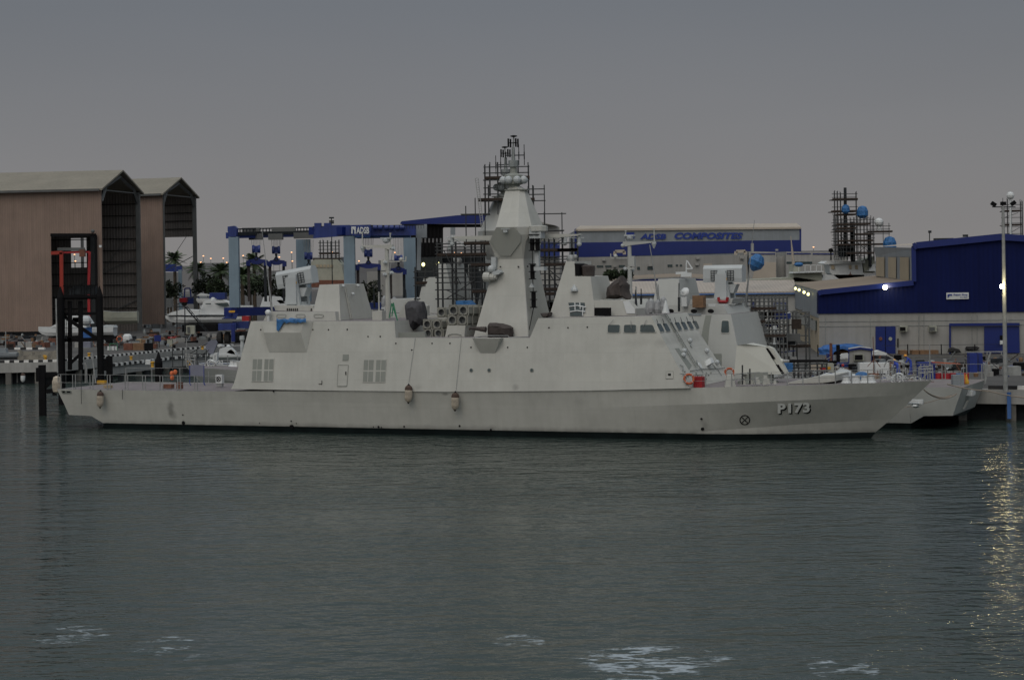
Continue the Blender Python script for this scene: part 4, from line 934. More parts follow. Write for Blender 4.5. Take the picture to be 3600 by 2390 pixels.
# ================================================================ SHEDS at the left
def shed(name,label,uR,uL,v_eave,v_ridge_px,D0,DL,gvec,uRidge,base_v,near_open=None,far_cut=None,far_open=None,post_u=None):
    root=thing(name,label,'ship shed',PG(uR,base_v) if False else V3((P(uR,900,D0).x,D0,YZ)))
    A=P(uR,v_eave,D0);zE=A.z;Bp=P(uL,v_eave,DL);Bp.z=zE
    dirw=(Bp-A);dirw.z=0
    C=A+gvec;Dp=Bp+gvec
    rid=P(uRidge,v_ridge_px,D0+gvec.y/2);mid=(A+C)/2;ridR=V3((mid.x,mid.y,rid.z));mid2=(Bp+Dp)/2;ridL=V3((mid2.x,mid2.y,rid.z))
    dl=dirw.normalized();gn=gvec.normalized()
    zb=YZ+.75
    pl=(A,Bp,A+V3((0,0,-5)))
    def wallpoly(m_,pts): m_.prism(pts,gn*.25)
    m_=MB()
    if near_open:
        (x0,y0,x1)=near_open
        p0,p1=PL(x0,y0,pl),PL(x1,y0,pl);zt=p0.z
        b=lambda p,z:V3((p.x,p.y,z))
        wallpoly(m_,[A,b(p1,zE),b(p1,zb),b(A,zb)])
        wallpoly(m_,[b(p1,zE),b(p0,zE),b(p0,zt),b(p1,zt)])
        wallpoly(m_,[b(p0,zE),Bp,b(Bp,zb),b(p0,zb)])
    else:
        wallpoly(m_,[A,Bp,V3((Bp.x,Bp.y,zb)),V3((A.x,A.y,zb))])
    m_.to('near_wall','shed',root)
    # roof
    ov=dl*-.5
    for e,f,nm in ((A,Bp,'near'),(C,Dp,'far')):
        sgn=-1 if nm=='near' else 1
        e2_,f2_=e+ov+gn*sgn*.9-V3((0,0,.35)),f+gn*sgn*.9-V3((0,0,.35))
        m_=MB();m_.prism([e2_,ridR+ov,ridL,f2_],(0,0,.3));m_.to('roof','shedroof',root)
    m_=MB();m_.bar(A+gn*-.9-V3((0,0,.25)),Bp+gn*-.9-V3((0,0,.25)),.5,.4);m_.to('gutter','shedframe',root)
    # far wall, inside visible
    pf=(C,Dp,C+V3((0,0,-5)))
    m_=MB();b=lambda p,z:V3((p.x,p.y,z))
    zlow=YZ
    if far_cut: zlow=PL(uR,far_cut,pf).z
    if far_open:
        x0,y0,x1,y1=far_open;p0,p1=PL(x0,y0,pf),PL(x1,y1,pf);t_,l_=p0.z,p1.z
        for q in ([C,b(p1,zE),b(p1,zlow),b(C,zlow)],[b(p1,zE),b(p0,zE),b(p0,t_),b(p1,t_)],[b(p1,l_),b(p0,l_),b(p0,zlow),b(p1,zlow)],[b(p0,zE),Dp,b(Dp,zlow),b(p0,zlow)]): m_.prism(q,gn*.2)
    else: m_.prism([C,Dp,b(Dp,zlow),b(C,zlow)],gn*.2)
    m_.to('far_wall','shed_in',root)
    H=zE-YZ;n_=max(5,int((zE-zlow)/2.05))
    for i in range(1,n_):
        z=zlow+(zE-zlow)*i/n_;m_=MB();m_.bar(b(C,z)-gn*.3,b(C+dl*34,z)-gn*.3,.14);m_.to('girt','black',root)
    # frames
    for k,off in enumerate((.2,9,18)):
        m_=MB();a_,c_=A+dl*off+gn*.6,C+dl*off-gn*.6;r_=ridR+dl*off
        for x in (a_,c_):
            if not(x is a_ and near_open): m_.bar(b(x,YZ),x,.7 if k==0 else .5)
        m_.bar(c_,b(c_,YZ),.75)
        k1=V3((0,0,-2.2));cc=(a_.lerp(r_,.5)+V3((0,0,-.6)));dd=(c_.lerp(r_,.5)+V3((0,0,-.6)))
        m_.path([a_+k1,a_.lerp(cc,.5),cc,r_-V3((0,0,.9)),dd,c_.lerp(dd,.5),c_+k1],.35,4)
        m_.bar(a_-V3((0,0,.2)),c_-V3((0,0,.2)),.14 if k else .2)
        m_.to('portal_frame','shedframe',root)
    # diagonal brace on far wall
    m_=MB();m_.bar(b(C,YZ+6)-gn*.3,b(C+dl*12,YZ+1)-gn*.3,.15);m_.bar(b(C,YZ+H*.55)-gn*.3,b(C+dl*14,YZ+H*.3)-gn*.3,.12);m_.bar(b(C+dl*2,YZ+H*.7)-gn*.3,b(C+dl*12,YZ+H*.2)-gn*.3,.08);m_.to('brace','shedframe',root)
    return root,A,C,dl,gn,zE
sh1=shed('ship_shed','tall brown ship shed at the left edge with a red gantry in its doorway',355,-500,663,604,345,352,V3((2.9,20.5,0)),419,1180,near_open=(178,826,337),far_open=(248,838,305,940))
sh2=shed('ship_shed','smaller brown ship shed just right of the big one, palm seen through it',570,380,680,629.5,380,384,V3((3.2,20.5,0)),622,1145,far_cut=835)
root=sh1[0]
m_=MB();A_,B_=P(178,826,344.6),P(337,826,344.6);m_.bar(A_,B_,.5);m_.bar(B_,V3((B_.x,B_.y,YZ)),.35);m_.to('door_frame','black',root)
m_=MB();m_.ball(P(326,813,344),.35);m_.to('floodlight','shedframe',root)
m_=MB();m_.box(P(353,866,344),(.4,.4,.4));m_.to('floodlight','white',root)
# red gantry in the doorway
def pxbar(m_,pts,D,r,n=4,DD=None):
    q=[P(u,v,D if DD is None else DD[i]) for i,(u,v) in enumerate(pts)]
    for a,b_ in zip(q,q[1:]): m_.bar(a,b_,r)
    return m_
p=P(250,1000,330);gr=thing('gantry_hoist','orange-red gantry hoist standing in the brown shed doorway','gantry',(p.x,330,YZ))
m_=MB();pxbar(m_,[(216,888),(217,1010),(218,1180)],328,.55);m_.to('leg','gantry_red',gr)
m_=MB();pxbar(m_,[(315,885),(312,1010),(314,1180)],334,.4);m_.to('leg','red',gr)
m_=MB();pxbar(m_,[(180,890),(220,888)],328,.55);m_.to('beam','gantry_red',gr)
m_=MB();pxbar(m_,[(218,888),(315,886)],331,.3);m_.to('cross_beam','red',gr)
m_=MB();pxbar(m_,[(203,876),(298,876)],331,.5);m_.to('trolley_girder','shedframe',gr)
m_=MB();m_.box(P(290,890,330),(.9,.9,1.2));m_.to('hoist_block','rusty',gr)
# ================================================================ black mooring tower behind the stern
def ontrunk(u,vb): return None
Dt=205
p=P(275,1300,Dt);tw=thing('mooring_tower','black steel lift tower with two pointed piles behind the stern','tower',(p.x,Dt,0))
for u0,u1,vt,vs in ((200,226,1008,1045),(338,362,1005,1040)):
    m_=MB();a=P((u0+u1)/2,vs,Dt);b_=P((u0+u1)/2+2,1330,Dt);r=(u1-u0)/2/7000*Dt
    m_.tube((a.x,Dt,a.z),(a.x,Dt,-2),r,n=12);m_.tube((a.x,Dt,a.z),(a.x,Dt,P(u0,vt,Dt).z),r,.05,12);m_.to('pile','black',tw)
for q,r in (([(246,1058),(246,1300)],.38),([(283,1058),(284,1300)],.42),([(222,1048),(340,1046)],.3),([(222,1104),(340,1102)],.3),([(222,1195),(340,1193)],.38),([(225,1112),(340,1190)],.34),([(246,1278),(283,1245)],.3)):
    m_=MB();pxbar(m_,q,Dt+.6,r);m_.to('beam','black',tw)
m_=MB();pxbar(m_,[(222,1005),(340,1003)],Dt,.12);pxbar(m_,[(225,1042),(340,1042)],Dt,.3)
for u in (232,252,262,285,296,305,318,333): pxbar(m_,[(u,1004),(u,1040)],Dt,.07)
m_.to('work_platform','black',tw)
m_=MB();pxbar(m_,[(197,1050),(203,1330)],Dt-1.4,.12);m_.to('guide_rod','galv',tw)
m_=MB();m_.box(P(300,1020,Dt+1),(2.2,1.5,.9));m_.box(P(268,1028,Dt+1),(1.2,1,.7));m_.to('winch','darkmetal',tw)
m_=MB();
for u in (228,233): pxbar(m_,[(u,1120),(u,1190)],Dt-.5,.06)
m_.to('ladder','darkmetal',tw)
# dark fender dolphins
for i,(u,vt,vb,lab) in enumerate(((148,1283,1392,'dark square timber dolphin left of the stern, before the striped quay'),(384,1252,1330,'stubby dark dolphin between the tower and the striped jetty'),(557,1235,1330,'pointed black pile standing behind the stern deck, beside the scaffolding'))):
    D=190 if i==0 else 215
    a=P(u,vt,D);m_=MB()
    if i==2: m_.tube((a.x,D,a.z-1.2),(a.x,D,-2),.42,n=10);m_.tube((a.x,D,a.z-1.2),(a.x,D,a.z),.42,.03,10)
    else: m_.box((a.x,D,(a.z-1)/2),(.6,.6,a.z+1));m_.box((a.x-.35,D,a.z-.9),(.35,.7,1.3))
    tag(m_.to('mooring_dolphin','black'),lab,'dolphin')
m_=MB();D=190
pxbar(m_,[(150,1318),(205,1318)],D,.4);pxbar(m_,[(150,1376),(205,1372)],D,.4);pxbar(m_,[(156,1365),(186,1335)],D,.3);pxbar(m_,[(192,1310),(192,1390)],D,.35);pxbar(m_,[(148,1325),(148,1400)],D,.4)
tag(m_.to('braced_dolphin','black'),'black braced steel frame in the water left of the stern','dolphin')
m_=MB();pxbar(m_,[(61,1268),(61,1308)],246,.35);pxbar(m_,[(61,1300),(61,1345)],246,.15);tag(m_.to('pipe_post','conc_l'),'pale upright pipe at the quay edge by the hanging white fender','post')
def fender_thing(u,v0,v1,D,label,mt_='fender',r=.4,both=True,rope=None):
    a,b_=P(u,v0,D),P(u+ (v1-v0)*-.02,v1,D);H=(a-b_).length;ax=(a-b_).normalized()
    f=thing('fender',label,'fender',b_,group='fenders hanging over water')
    m_=MB();m_.lathe(b_,[(r*.35,H*.08),(r*.8,H*.16),(r,H*.3),(r,H*.7),(r*.8,H*.84),(r*.35,H*.92)],ax,14);m_.to('fender_body',mt_,f,smooth=True)
    for k0,k1,r0,r1 in ((0,.09,.02,.36),(.91,1,.36,.02)):
        m_=MB();m_.lathe(b_,[(r*r0+.02,H*k0),(r*r1+.01,H*k1)],ax,10);m_.to('end_cap','black',f)
    m_=MB();m_.lathe(b_,[(r*1.0,H*.68),(r*1.03,H*.72),(r*.86,H*.84),(r*.4,H*.915)],ax,14);m_.to('stained_band','fender_d',f)
    if rope:
        m_=MB();m_.path([a]+rope,.014,4);m_.to('rope','steel',f)
    return f
tO=5.42+.42
def fdep(u,v,t): return PS(u,v,t).y
fender_thing(353,1370,1436,fdep(353,1400,5.75),'blackened cream fender hanging under the stern rail','fender',.3,rope=[PS(353,1366,5.4)])
fender_thing(1437,1348,1419,fdep(1437,1385,5.78),'stained cream fender hung amidships, left of the pair','fender',.31,rope=[SP(1437,1345,.1),SP(1460,1188,.06)])
fender_thing(1601,1374,1446,fdep(1601,1410,5.78),'stained cream fender hung amidships, right of the pair','fender',.31,rope=[SP(1603,1372,.1),SP(1622,1188,.06)])
fender_thing(81,1308,1346,244,'clean white fender hanging from the striped quay at the far left','white',.28)
m_=MB();a=PS(200,1352,5.0);m_.lathe(a-V3((0,0,.75)),[(.1,0),(.35,.15),(.42,.5),(.42,1.0),(.3,1.4),(.08,1.5)],n=12);tag(m_.to('fender','fender',smooth=True),'plump cream fender at the transom corner of the nearest warship','fender','fenders hanging over water')
# ropes over hull side
for (u0,v0,u1,v1,t,lab) in ((285,1322,286,1420,5.6,'thin dark line hanging down near the stern fairlead'),(430,1370,430,1404,5.6,'short dark line hanging over the quarter')):
    m_=MB();m_.tube(PS(u0,v0,t),PS(u1,v1,t),.025);tag(m_.to('hanging_rope','darkmetal'),lab,'rope')
# ================================================================ life rings, crate, tarps on the nearest ship
def lifering(p,ax,label,r=.32):
    o=thing('lifebuoy',label,'lifebuoy',p,group='orange lifebuoys')
    m_=MB();m_.torus(p,r,.09,ax,18,8);m_.to('ring','orange',o,smooth=True)
    m_=MB();a=V3(ax).normalized();x=a.cross(V3((0,0,1))).normalized();y=x.cross(a)
    for k in range(4):
        an=math.pi/4+k*math.pi/2;c_=p+(x*math.cos(an)+y*math.sin(an))*r;m_.torus(c_,.1,.02,(y*math.cos(an)-x*math.sin(an)),8,4)
    m_.to('band','white',o);return o
ax=(NF*.4+V3((-SI,-CO,0))*.8)
lifering(FF(2411,1339,.3),ax,'orange lifebuoy at the foot of the bridge front, beside the dark red crate',.36)
lifering(FF(2554,1317,.3),ax,'orange lifebuoy at the far lower corner of the bridge front',.36)
lifering(P(420,1192,DG(420,1203)),V3((0,-1,0)),'orange lifebuoy on a post on the quay, near the white bulk bag',.42)
p=deckpt(2457,.8);o=thing('red_crate','dark red slatted crate on deck below the bridge front','crate',p)
m_=MB();m_.box(p+V3((0,0,.4)),(.75,.7,.8),-PSI);m_.to('crate_body','red',o)
m_=MB()
for i in range(5): m_.box(p+V3((-.32*CO+.16*i*CO,.32*SI-.16*i*SI,.42))+V3((-SI,-CO,0))*.36,(.05,.03,.9),-PSI)
m_.to('slats','redb',o)
def tarp(name,label,pts,t,depth,mt_,cat='tarpaulin',puff=.07):
    """draped sheet: pixel outline on plane t, pushed to a rounded body"""
    q=[PS(u,v,t) for u,v in pts];c_=sum(q,V3())/len(q);back=V3((SI,CO,0))
    rings=[];ks=[(0,.55,0),(.25,.82,0),(.5,1.0,0),(1,.98,0),(1.4,.8,0)]
    random.seed(len(pts)*7+int(pts[0][0]));rings=[]
    for a_,s1,_ in ks:
        ring=[]
        n_=len(q)
        for i in range(n_):
            for k in (0,.5):
                p=q[i].lerp(q[(i+1)%n_],k);p=c_+(p-c_)*s1+back*(depth*a_*.7);p+=V3((random.uniform(-1,1),random.uniform(-1,1),random.uniform(-.6,.6)))*puff*(1 if s1<1 else .4);ring.append(p)
        rings.append(ring)
    m_=MB();m_.grid(rings,True);m_.poly(rings[0]);m_.poly(rings[-1])
    return tag(m_.to(name,mt_,smooth=True),label,cat)
tarp('tarpaulin','dark grey tarpaulin tied over the tall gun mount left of the missile tubes',[(1412,1075),(1424,1060),(1450,1056),(1474,1062),(1481,1100),(1484,1130),(1472,1145),(1455,1140),(1440,1166),(1424,1165),(1420,1130)],2.0,1.6,'tarp_grey')
tarp('tarpaulin','brown tarpaulin over the low gun beside the mast foot, barrel poking left',[(1704,1148),(1712,1136),(1735,1136),(1765,1142),(1788,1154),(1786,1187),(1706,1187)],4.2,1.5,'tarp_brown')
m_=MB();a=PS(1708,1158,4.2);b_=PS(1655,1154,4.2);m_.tube(a,b_,.24,.09,8);m_.tube(b_,PS(1650,1157,4.2),.12,.1);tag(m_.to('covered_gun_barrel','tarp_brown'),'wrapped gun barrel sticking out of the brown tarpaulin','gun barrel')
tarp('tarpaulin','brown tarpaulin draped over the director on the bridge roof',[(2124,1012),(2140,996),(2174,970),(2184,988),(2192,1000),(2190,1020),(2200,1050),(2195,1056),(2180,1045),(2150,1052),(2122,1050)],0.8,1.8,'tarp_brown')
tarp('tarpaulin','small brown cover on a searchlight at the mast foot, by the forward funnel block',[(1895,1102),(1932,1098),(1930,1112),(1920,1117),(1902,1116)],3.5,.8,'tarp_brown',puff=.05)
m_=MB();rows=[]
for j in range(4):
    r_=[]
    for i in range(16):
        u=972+i*6.9;v=[1131,1120,1124,1134][j]+random.uniform(-3,3);
        if i<4 and j==3: v+= [24,32,18,6][i]
        r_.append(PS(u,v,5.42-.6*(j==1)-1.0*(j==0)+.02*j))
    rows.append(r_)
m_.grid(rows);tag(m_.to('blue_tarpaulin','tarp_blue',smooth=True),'crumpled bright blue plastic sheet lying on the hangar roof edge','tarpaulin')
m_=MB();q=[PS(u,v,0) for u,v in ((1602,1058),(1640,1057),(1660,1078),(1672,1098),(1692,1090),(1684,1110),(1655,1112),(1640,1095),(1604,1085))];m_.prism(q,V3((SI,CO,0))*1.2);tag(m_.to('blue_tarpaulin','tarp_blue'),'bright blue sheet behind the missile tubes at the mast foot','tarpaulin')
# green step ladder
p=PS(1395,1150,3.6);o=thing('step_ladder','green fibreglass step ladder standing in the well deck','ladder',p)
for a_,b_ in (((1377,1066),(1368,1118)),((1377,1066),(1411,1166)),((1383,1064),(1378,1112)),((1383,1064),(1406,1166))):
    m_=MB();m_.bar(PS(*a_,3.2),PS(*b_,3.2),.08);m_.to('leg','green',o)
m_=MB()
for i in range(5): m_.bar(PS(1378+i*6,1075+i*18,3.2),PS(1384+i*5,1075+i*18,3.2),.05)
m_.to('rung','green',o)
# stern deck clutter
def dbox(u,v,t,sz,mt_,name,label,cat,rz=-PSI,z=None):
    p=PS(u,v,t);p.z=3.45+sz[2]/2;m_=MB();m_.box(p,sz,rz);return tag(m_.to(name,mt_),label,cat)
dbox(592,1355,3,(.9,.5,.35),'rusty','wooden_box','low reddish box on the stern deck beside the rail','box')
dbox(632,1355,3.4,(.45,.4,.55),'rusty','wooden_box','upright brown box on the stern deck behind a rail post','box')
dbox(380,1352,3.4,(.7,.4,.25),'plank_l','plank_stack','short brown plank on the after deck','planks')
dbox(358,1344,-2,(.8,.4,.3),'yellow','yellow_tray','flat yellow tray on the stern deck','tray')
o=thing('fan_unit','white square fan unit on the stern deck before the superstructure','fan',PS(773,1345,0))
m_=MB();a=PS(773,1332,0);m_.box(a,(.62,.4,.75),-PSI);m_.to('casing','white',o)
m_=MB();m_.torus(a+V3((-SI,-CO,0))*.22,.2,.03,(-SI,-CO,0));m_.bar(a+V3((-SI,-CO,0))*.22-V3((.2,0,.2)),a+V3((-SI,-CO,0))*.22+V3((.2,0,.2)),.05);m_.bar(a+V3((-SI,-CO,0))*.22-V3((.2,0,-.2)),a+V3((-SI,-CO,0))*.22+V3((.2,0,-.2)),.05);m_.to('fan_guard','black',o)
m_=MB();m_.box(a-V3((0,0,.5)),(.55,.3,.3),-PSI);m_.to('stand','galv',o)
o=thing('notice_board','pale lilac board on blue trestles on the stern deck','board',PS(692,1345,-2))
m_=MB();m_.prism([PS(u,v,-2) for u,v in ((668,1283),(716,1282),(717,1322),(669,1322))],V3((SI,CO,0))*.06);m_.to('panel','purple',o)
for u in (667,717):
    m_=MB();b_=PS(u,1284,-2);m_.bar(b_,PS(u,1350,-2),.06);m_.bar(PS(u,1345,-2),PS(u+7,1362,-2),.06);m_.to('leg','blue',o)
o=thing('life_jackets','bright orange life jackets hung on the far stern rail','life jackets',PS(610,1340,-4))
for u,v in ((604,1313),(616,1308),(605,1328)):
    m_=MB();m_.ball(PS(u,v,-4),.2,1.2,7);m_.to('jacket','coverall_o',o)
m_=MB();m_.tube(PS(300,1345,0),PS(300,1274,0),.05);m_.tube(PS(306,1345,0),PS(304,1282,0),.05);m_.bar(PS(290,1278,0),PS(302,1277,0),.06);m_.tube(PS(336,1345,0),PS(323,1238,0),.06);m_.tube(PS(328,1345,0),PS(330,1290,0),.05);tag(m_.to('davit_frame','galv'),'spindly pale grey davit frame on the stern deck','davit')
# ================================================================ scaffolds
def litter(name,area,n,mats,hmax,lmax,seed,z=YZ):
    random.seed(seed);m_=MB()
    for i in range(n):
        u=random.uniform(area[0],area[1]);v=random.uniform(area[2],area[3]);p=PG(u,v,z);k=random.random();m_.mt(random.choice(mats))
        if k<.55: sz=(random.uniform(.2,lmax),random.uniform(.2,.9),random.uniform(.15,hmax));m_.box(p+V3((0,0,sz[2]/2)),sz,random.uniform(0,3))
        elif k<.8: m_.bar(p+V3((0,0,.1)),p+V3((random.uniform(-1.6,1.6),random.uniform(-1,1),random.uniform(.05,hmax*1.3))),.08)
        else: m_.lathe(p,[(.2,0),(.24,.3),(.15,random.uniform(.3,hmax))],n=7)
    return m_.to(name,None,kind='stuff')
dull=['darkmetal','shedframe','rusty','steel','conc_l','plank','black','wood','greyclad','tarp_grey']
o=litter('quay_scrap',(0,620,1186,1226),230,dull,.8,1.6,5);tag(o,'loose scrap, timber and gear strewn over the left quay','scrap')
o=litter('yard_scrap',(500,900,1120,1205),170,dull,.9,2.0,6);tag(o,'loose yard clutter around the travel lift wheels and launch','scrap')
o=litter('workshop_scrap',(2860,3600,1266,1325),200,dull+['liftblue','launcher'],.7,1.3,8);tag(o,'loose gear strewn on the quay before the repair shop','scrap')
def scaffold(label,us,vs,D,dep=2.5,base_v=None,planks=(),pk='plank',diag=(),ext=6,r=.05,group='scaffold towers',name='scaffold',mt_='rustpole',vext=25,back=True):
    cu=sum(us)/len(us);p=P(cu,vs[-1],D);o=thing(name,label,'scaffold',p,group=group)
    layers=(0,dep) if back else (0,)
    for dd in layers:
        for u in us:
            top=vs[0]-vext*(.4+random.random()*.8);m_=MB();a=P(u+dd*.8,top,D+dd);b_=P(u+dd*.8,base_v or vs[-1],D+dd);m_.tube(a,V3((a.x,D+dd,b_.z)),r,n=5);m_.to('standard',mt_,o)
        for v in vs:
            e1,e2=random.uniform(.3,1)*ext,random.uniform(.3,1)*ext
            m_=MB();a,b_=P(us[0]-e1,v,D+dd),P(us[-1]+e2,v,D+dd);b_.z=a.z=(a.z+b_.z)/2;m_.tube(a,b_,r,n=5);m_.to('ledger',mt_,o)
    for (u0,u1,v) in planks:
        m_=MB();a,b_=P(u0,v,D),P(u1,v,D);z=(a.z+b_.z)/2;m_.box(((a.x+b_.x)/2,D+dep/2,z),(b_.x-a.x,dep,.12));m_.box(((a.x+b_.x)/2,D-.03,z+.1),(b_.x-a.x,.05,.22));m_.to('deck_boards',pk,o)
    for (a_,b_) in diag:
        m_=MB();m_.tube(P(*a_,D-.1),P(*b_,D-.1),r*.9,n=5);m_.to('brace',mt_,o)
    return o
DS=PS(1740,900,-13.1).y
# around the sister ship's mast
scaffold('scaffold tower around the masthead of the ship behind',[1703,1720,1748,1820,1856],[587,608,633],DS-2,2.2,base_v=690,planks=[(1704,1862,628)],vext=14)
scaffold('scaffold tier just below the masthead of the ship behind, with ladder',[1704,1716,1749],[661,683,707],DS-2,1.8,base_v=755,planks=[(1680,1768,705)],vext=18)
scaffold('small bracketed scaffold right of the mast top, thin poles against the sky',[1856,1872,1875,1913],[665,684,706],DS-2,2.4,base_v=830,planks=[(1858,1880,704)],vext=20,back=False)
scaffold('outer poles left of the mast before the blue shed roof',[1637,1670,1704],[753,756],DS-2.5,1.5,base_v=850,vext=50,back=False,ext=20)
scaffold('outer poles right of the mast before the grey gable',[1872,1913,1975],[752,811,813],DS-2,1.5,base_v=860,vext=12,back=False,ext=18)
scaffold('dense scaffolding left of the mast, in front of the open blue shed',[1535,1552,1587,1600,1632,1655,1668,1690,1700],[857,868,880,893,905,925,945,960,975,993,1018,1050],DS-6,4,base_v=1180,planks=[(1537,1710,898),(1630,1720,858),(1655,1725,934),(1660,1720,1028)],diag=[((1570,1050),(1668,985)),((1570,1020),(1640,1050)),((1560,880),(1620,1000))],vext=8)
scaffold('lower scaffolding beside the covered gun, running behind the missile tubes',[1458,1494,1525,1567,1600],[955,975,1003,1050],DS+1,3,base_v=1110,planks=[(1462,1610,997),(1552,1700,1072)],vext=14)
scaffold('dense scaffolding right of the mast before the white annex',[1893,1912,1927,1946,1975,2008,2028],[855,880,902,912,922,933,944,962,984,1002,1022],DS-5,4,base_v=1080,planks=[(1880,2030,882),(1915,2025,933),(1905,1960,1020),(1890,1950,1036),(1960,2030,882)],diag=[((1920,940),(1975,985)),((1930,960),(1970,1020))],vext=40)
o=thing('ladder','long pale aluminium ladder leaning by the mast behind','ladder',P(1685,800,DS-3))
m_=MB();a,b_,a2,b2=P(1671,628,DS-3),P(1692,800,DS-3),P(1681,626,DS-3),P(1700,800,DS-3);m_.bar(a,b_,.06);m_.bar(a2,b2,.06)
m_.to('side_rail','galv',o)
for i in range(22): 
    m_=MB();m_.bar(a.lerp(b_,i/21),a2.lerp(b2,i/21),.04);m_.to('rung','galv',o)
o=thing('ladder','grey ladder standing in the scaffolding left of the mast','ladder',P(1652,1040,DS+2))
a,b_,a2,b2=P(1647,930,DS+2),P(1650,1050,DS+2),P(1660,930,DS+2),P(1663,1050,DS+2);m_=MB();m_.bar(a,b_,.07);m_.bar(a2,b2,.07);m_.to('side_rail','galv',o)
for i in range(9): m_=MB();m_.bar(a.lerp(b_,i/8),a2.lerp(b2,i/8),.05);m_.to('rung','galv',o)
# scaffolding at the sister's hangar (right)
D2=PS(2700,1150,-17).y
scaffold('scaffolding at the hangar side of the ship behind, in front of the white annex wall',[2612,2625,2640,2653,2668,2684,2700,2712,2724,2738,2752,2765],[1048,1060,1075,1096,1113,1128,1140,1160,1172,1185,1210],D2,4,base_v=1290,planks=[(2572,2690,1134),(2650,2760,1184),(2640,2730,1088)],diag=[((2678,1165),(2705,1215)),((2620,1140),(2650,1210))],vext=10,mt_='shedframe',r=.055)
scaffold('scaffold bay with ladders between the annex and the repair shop',[2752,2770,2785,2797,2830,2842],[1097,1113,1141,1180,1203],D2+5,4,base_v=1290,planks=[(2720,2850,1220),(2740,2790,1183)],diag=[((2846,1100),(2830,1195))],vext=4,mt_='shedframe')
scaffold('low tangle of scaffold tubes on the flight deck behind the gun',[2790,2805,2830,2846,2872,2888,2905],[1280,1292,1304,1316],PS(2850,1300,-9).y,3,base_v=1335,vext=6)
scaffold('scaffold tubes behind the stern deck, left of the pale board',[606,641,692,725],[1245,1264,1292],215,3,base_v=1330,diag=[((656,1250),(730,1206)),((646,1290),(735,1230))],vext=30,back=False)
# ================================================================ TRAVEL LIFT
D=300
NLx=P(822,1000,300);p0=V3((NLx.x,300,YZ))
tl=thing('travel_lift','huge blue travel lift with pale grey-blue legs','boat lift',p0)
def leg(u0,u1,vt,vb,D,dep,mt_='liftleg'):
    a,b_=P(u0,vt,D),P(u1,vb,D);m_=MB();m_.box(((a.x+b_.x)/2,D+dep/2,(a.z+b_.z)/2),(b_.x-a.x,dep,a.z-b_.z));m_.to('leg',mt_,tl)
leg(803,841,833,1081,298,1.4);leg(1040,1092,842,1060,318,1.6);leg(1207,1250,828,1100,296,1.5);leg(1418,1463,836,1055,312,1.6)
def beam(pts,D,dep,nm='beam',mt_='liftblue',DD=None):
    m_=MB();q=[P(u,v,D) for u,v in pts];m_.prism(q,(0,dep,0));return m_.to(nm,mt_,tl)
# left longitudinal girder
m_=MB();a,b_=P(805,828,299),P(1100,822,318);m_.bar(a,b_,1.2,.9);m_.to('girder','liftblue',tl)
m_=MB()
a,b_=P(820,806,299),P(1100,800,317)
m_.bar(a,b_,.2);m_.bar(a-V3((0,0,.7)),b_-V3((0,0,.7)),.5)
for i in range(26): q=a.lerp(b_,i/25);m_.bar(q+V3((0,0,.1)),q-V3((0,0,.9)),.14)
m_.to('walkway','darkmetal',tl)
beam([(800,797),(823,794),(832,803),(830,834),(806,834),(800,812)],298,2,'girder_end')
for u0,u1,v0,v1 in ((878,925,822,843),(946,996,822,843),(1035,1105,818,838),(855,916,802,815),(958,1040,800,814)):
    m_=MB();a,b_=P(u0,v0,305),P(u1,v1,305);m_.box(((a.x+b_.x)/2,304.5,(a.z+b_.z)/2),(b_.x-a.x,1.5,a.z-b_.z));m_.to('winch_box','shedframe',tl)
# front cross girder and right girder
m_=MB();m_.bar(P(1098,812,300),P(1215,812,296),1.6,1.2);m_.to('cross_girder','bluetrim',tl)
beam([(1108,802),(1165,792),(1230,791),(1240,830),(1208,830),(1100,838)],296,1.2,'cross_girder')
beam([(1230,792),(1303,790),(1302,829),(1240,829)],295,1.2,'name_panel')
beam([(1303,791),(1462,793),(1462,827),(1302,829)],297,1.5,'girder')
m_=MB();a,b_=P(1100,797,297),P(1490,791,297);m_.bar(a,b_,.12)
for i in range(40): q=a.lerp(b_,i/39);m_.bar(q,q-V3((0,0,.55)),.07)
m_.to('walkway_rail','darkmetal',tl)
for u in (1320,1338,1360,1378,1398,1415):
    m_=MB();p=P(u,800,296.5);m_.lathe(p-V3((.35,0,0)),[(.35,0),(.35,.6)],(1,0,0),10);m_.to('winch_drum','liftblue',tl)
for u in (1118,1152):
    m_=MB();m_.box(P(u,795,297),(1.0,1.2,.9));m_.to('sheave_box','liftblue',tl)
beam([(1462,790),(1500,788),(1500,836),(1480,836),(1478,950),(1465,950),(1466,836),(1462,836)],300,1.2,'end_frame','greyclad')
m_=MB();m_.box(P(1268,832,299),(3.2,3,.4));m_.box(P(1350,833,300),(8,3,.35));m_.to('underside_plate','blue_l',tl)
# name letters
plt_=(P(1230,800,294.9),P(1460,800,294.9),P(1230,830,294.9))
v_,f_=text_on('ADSB',plt_,1253,798,1298,822,.05,.03);m_=MB();m_.add(v_,f_);m_.to('lettering','white',tl)
m_=MB();m_.poly([PL(u,v,plt_)+V3((0,-.05,0)) for u,v in ((1235,797),(1251,797),(1251,822),(1246,822),(1246,810),(1240,803),(1240,822),(1235,822))]);m_.to('emblem','white',tl)
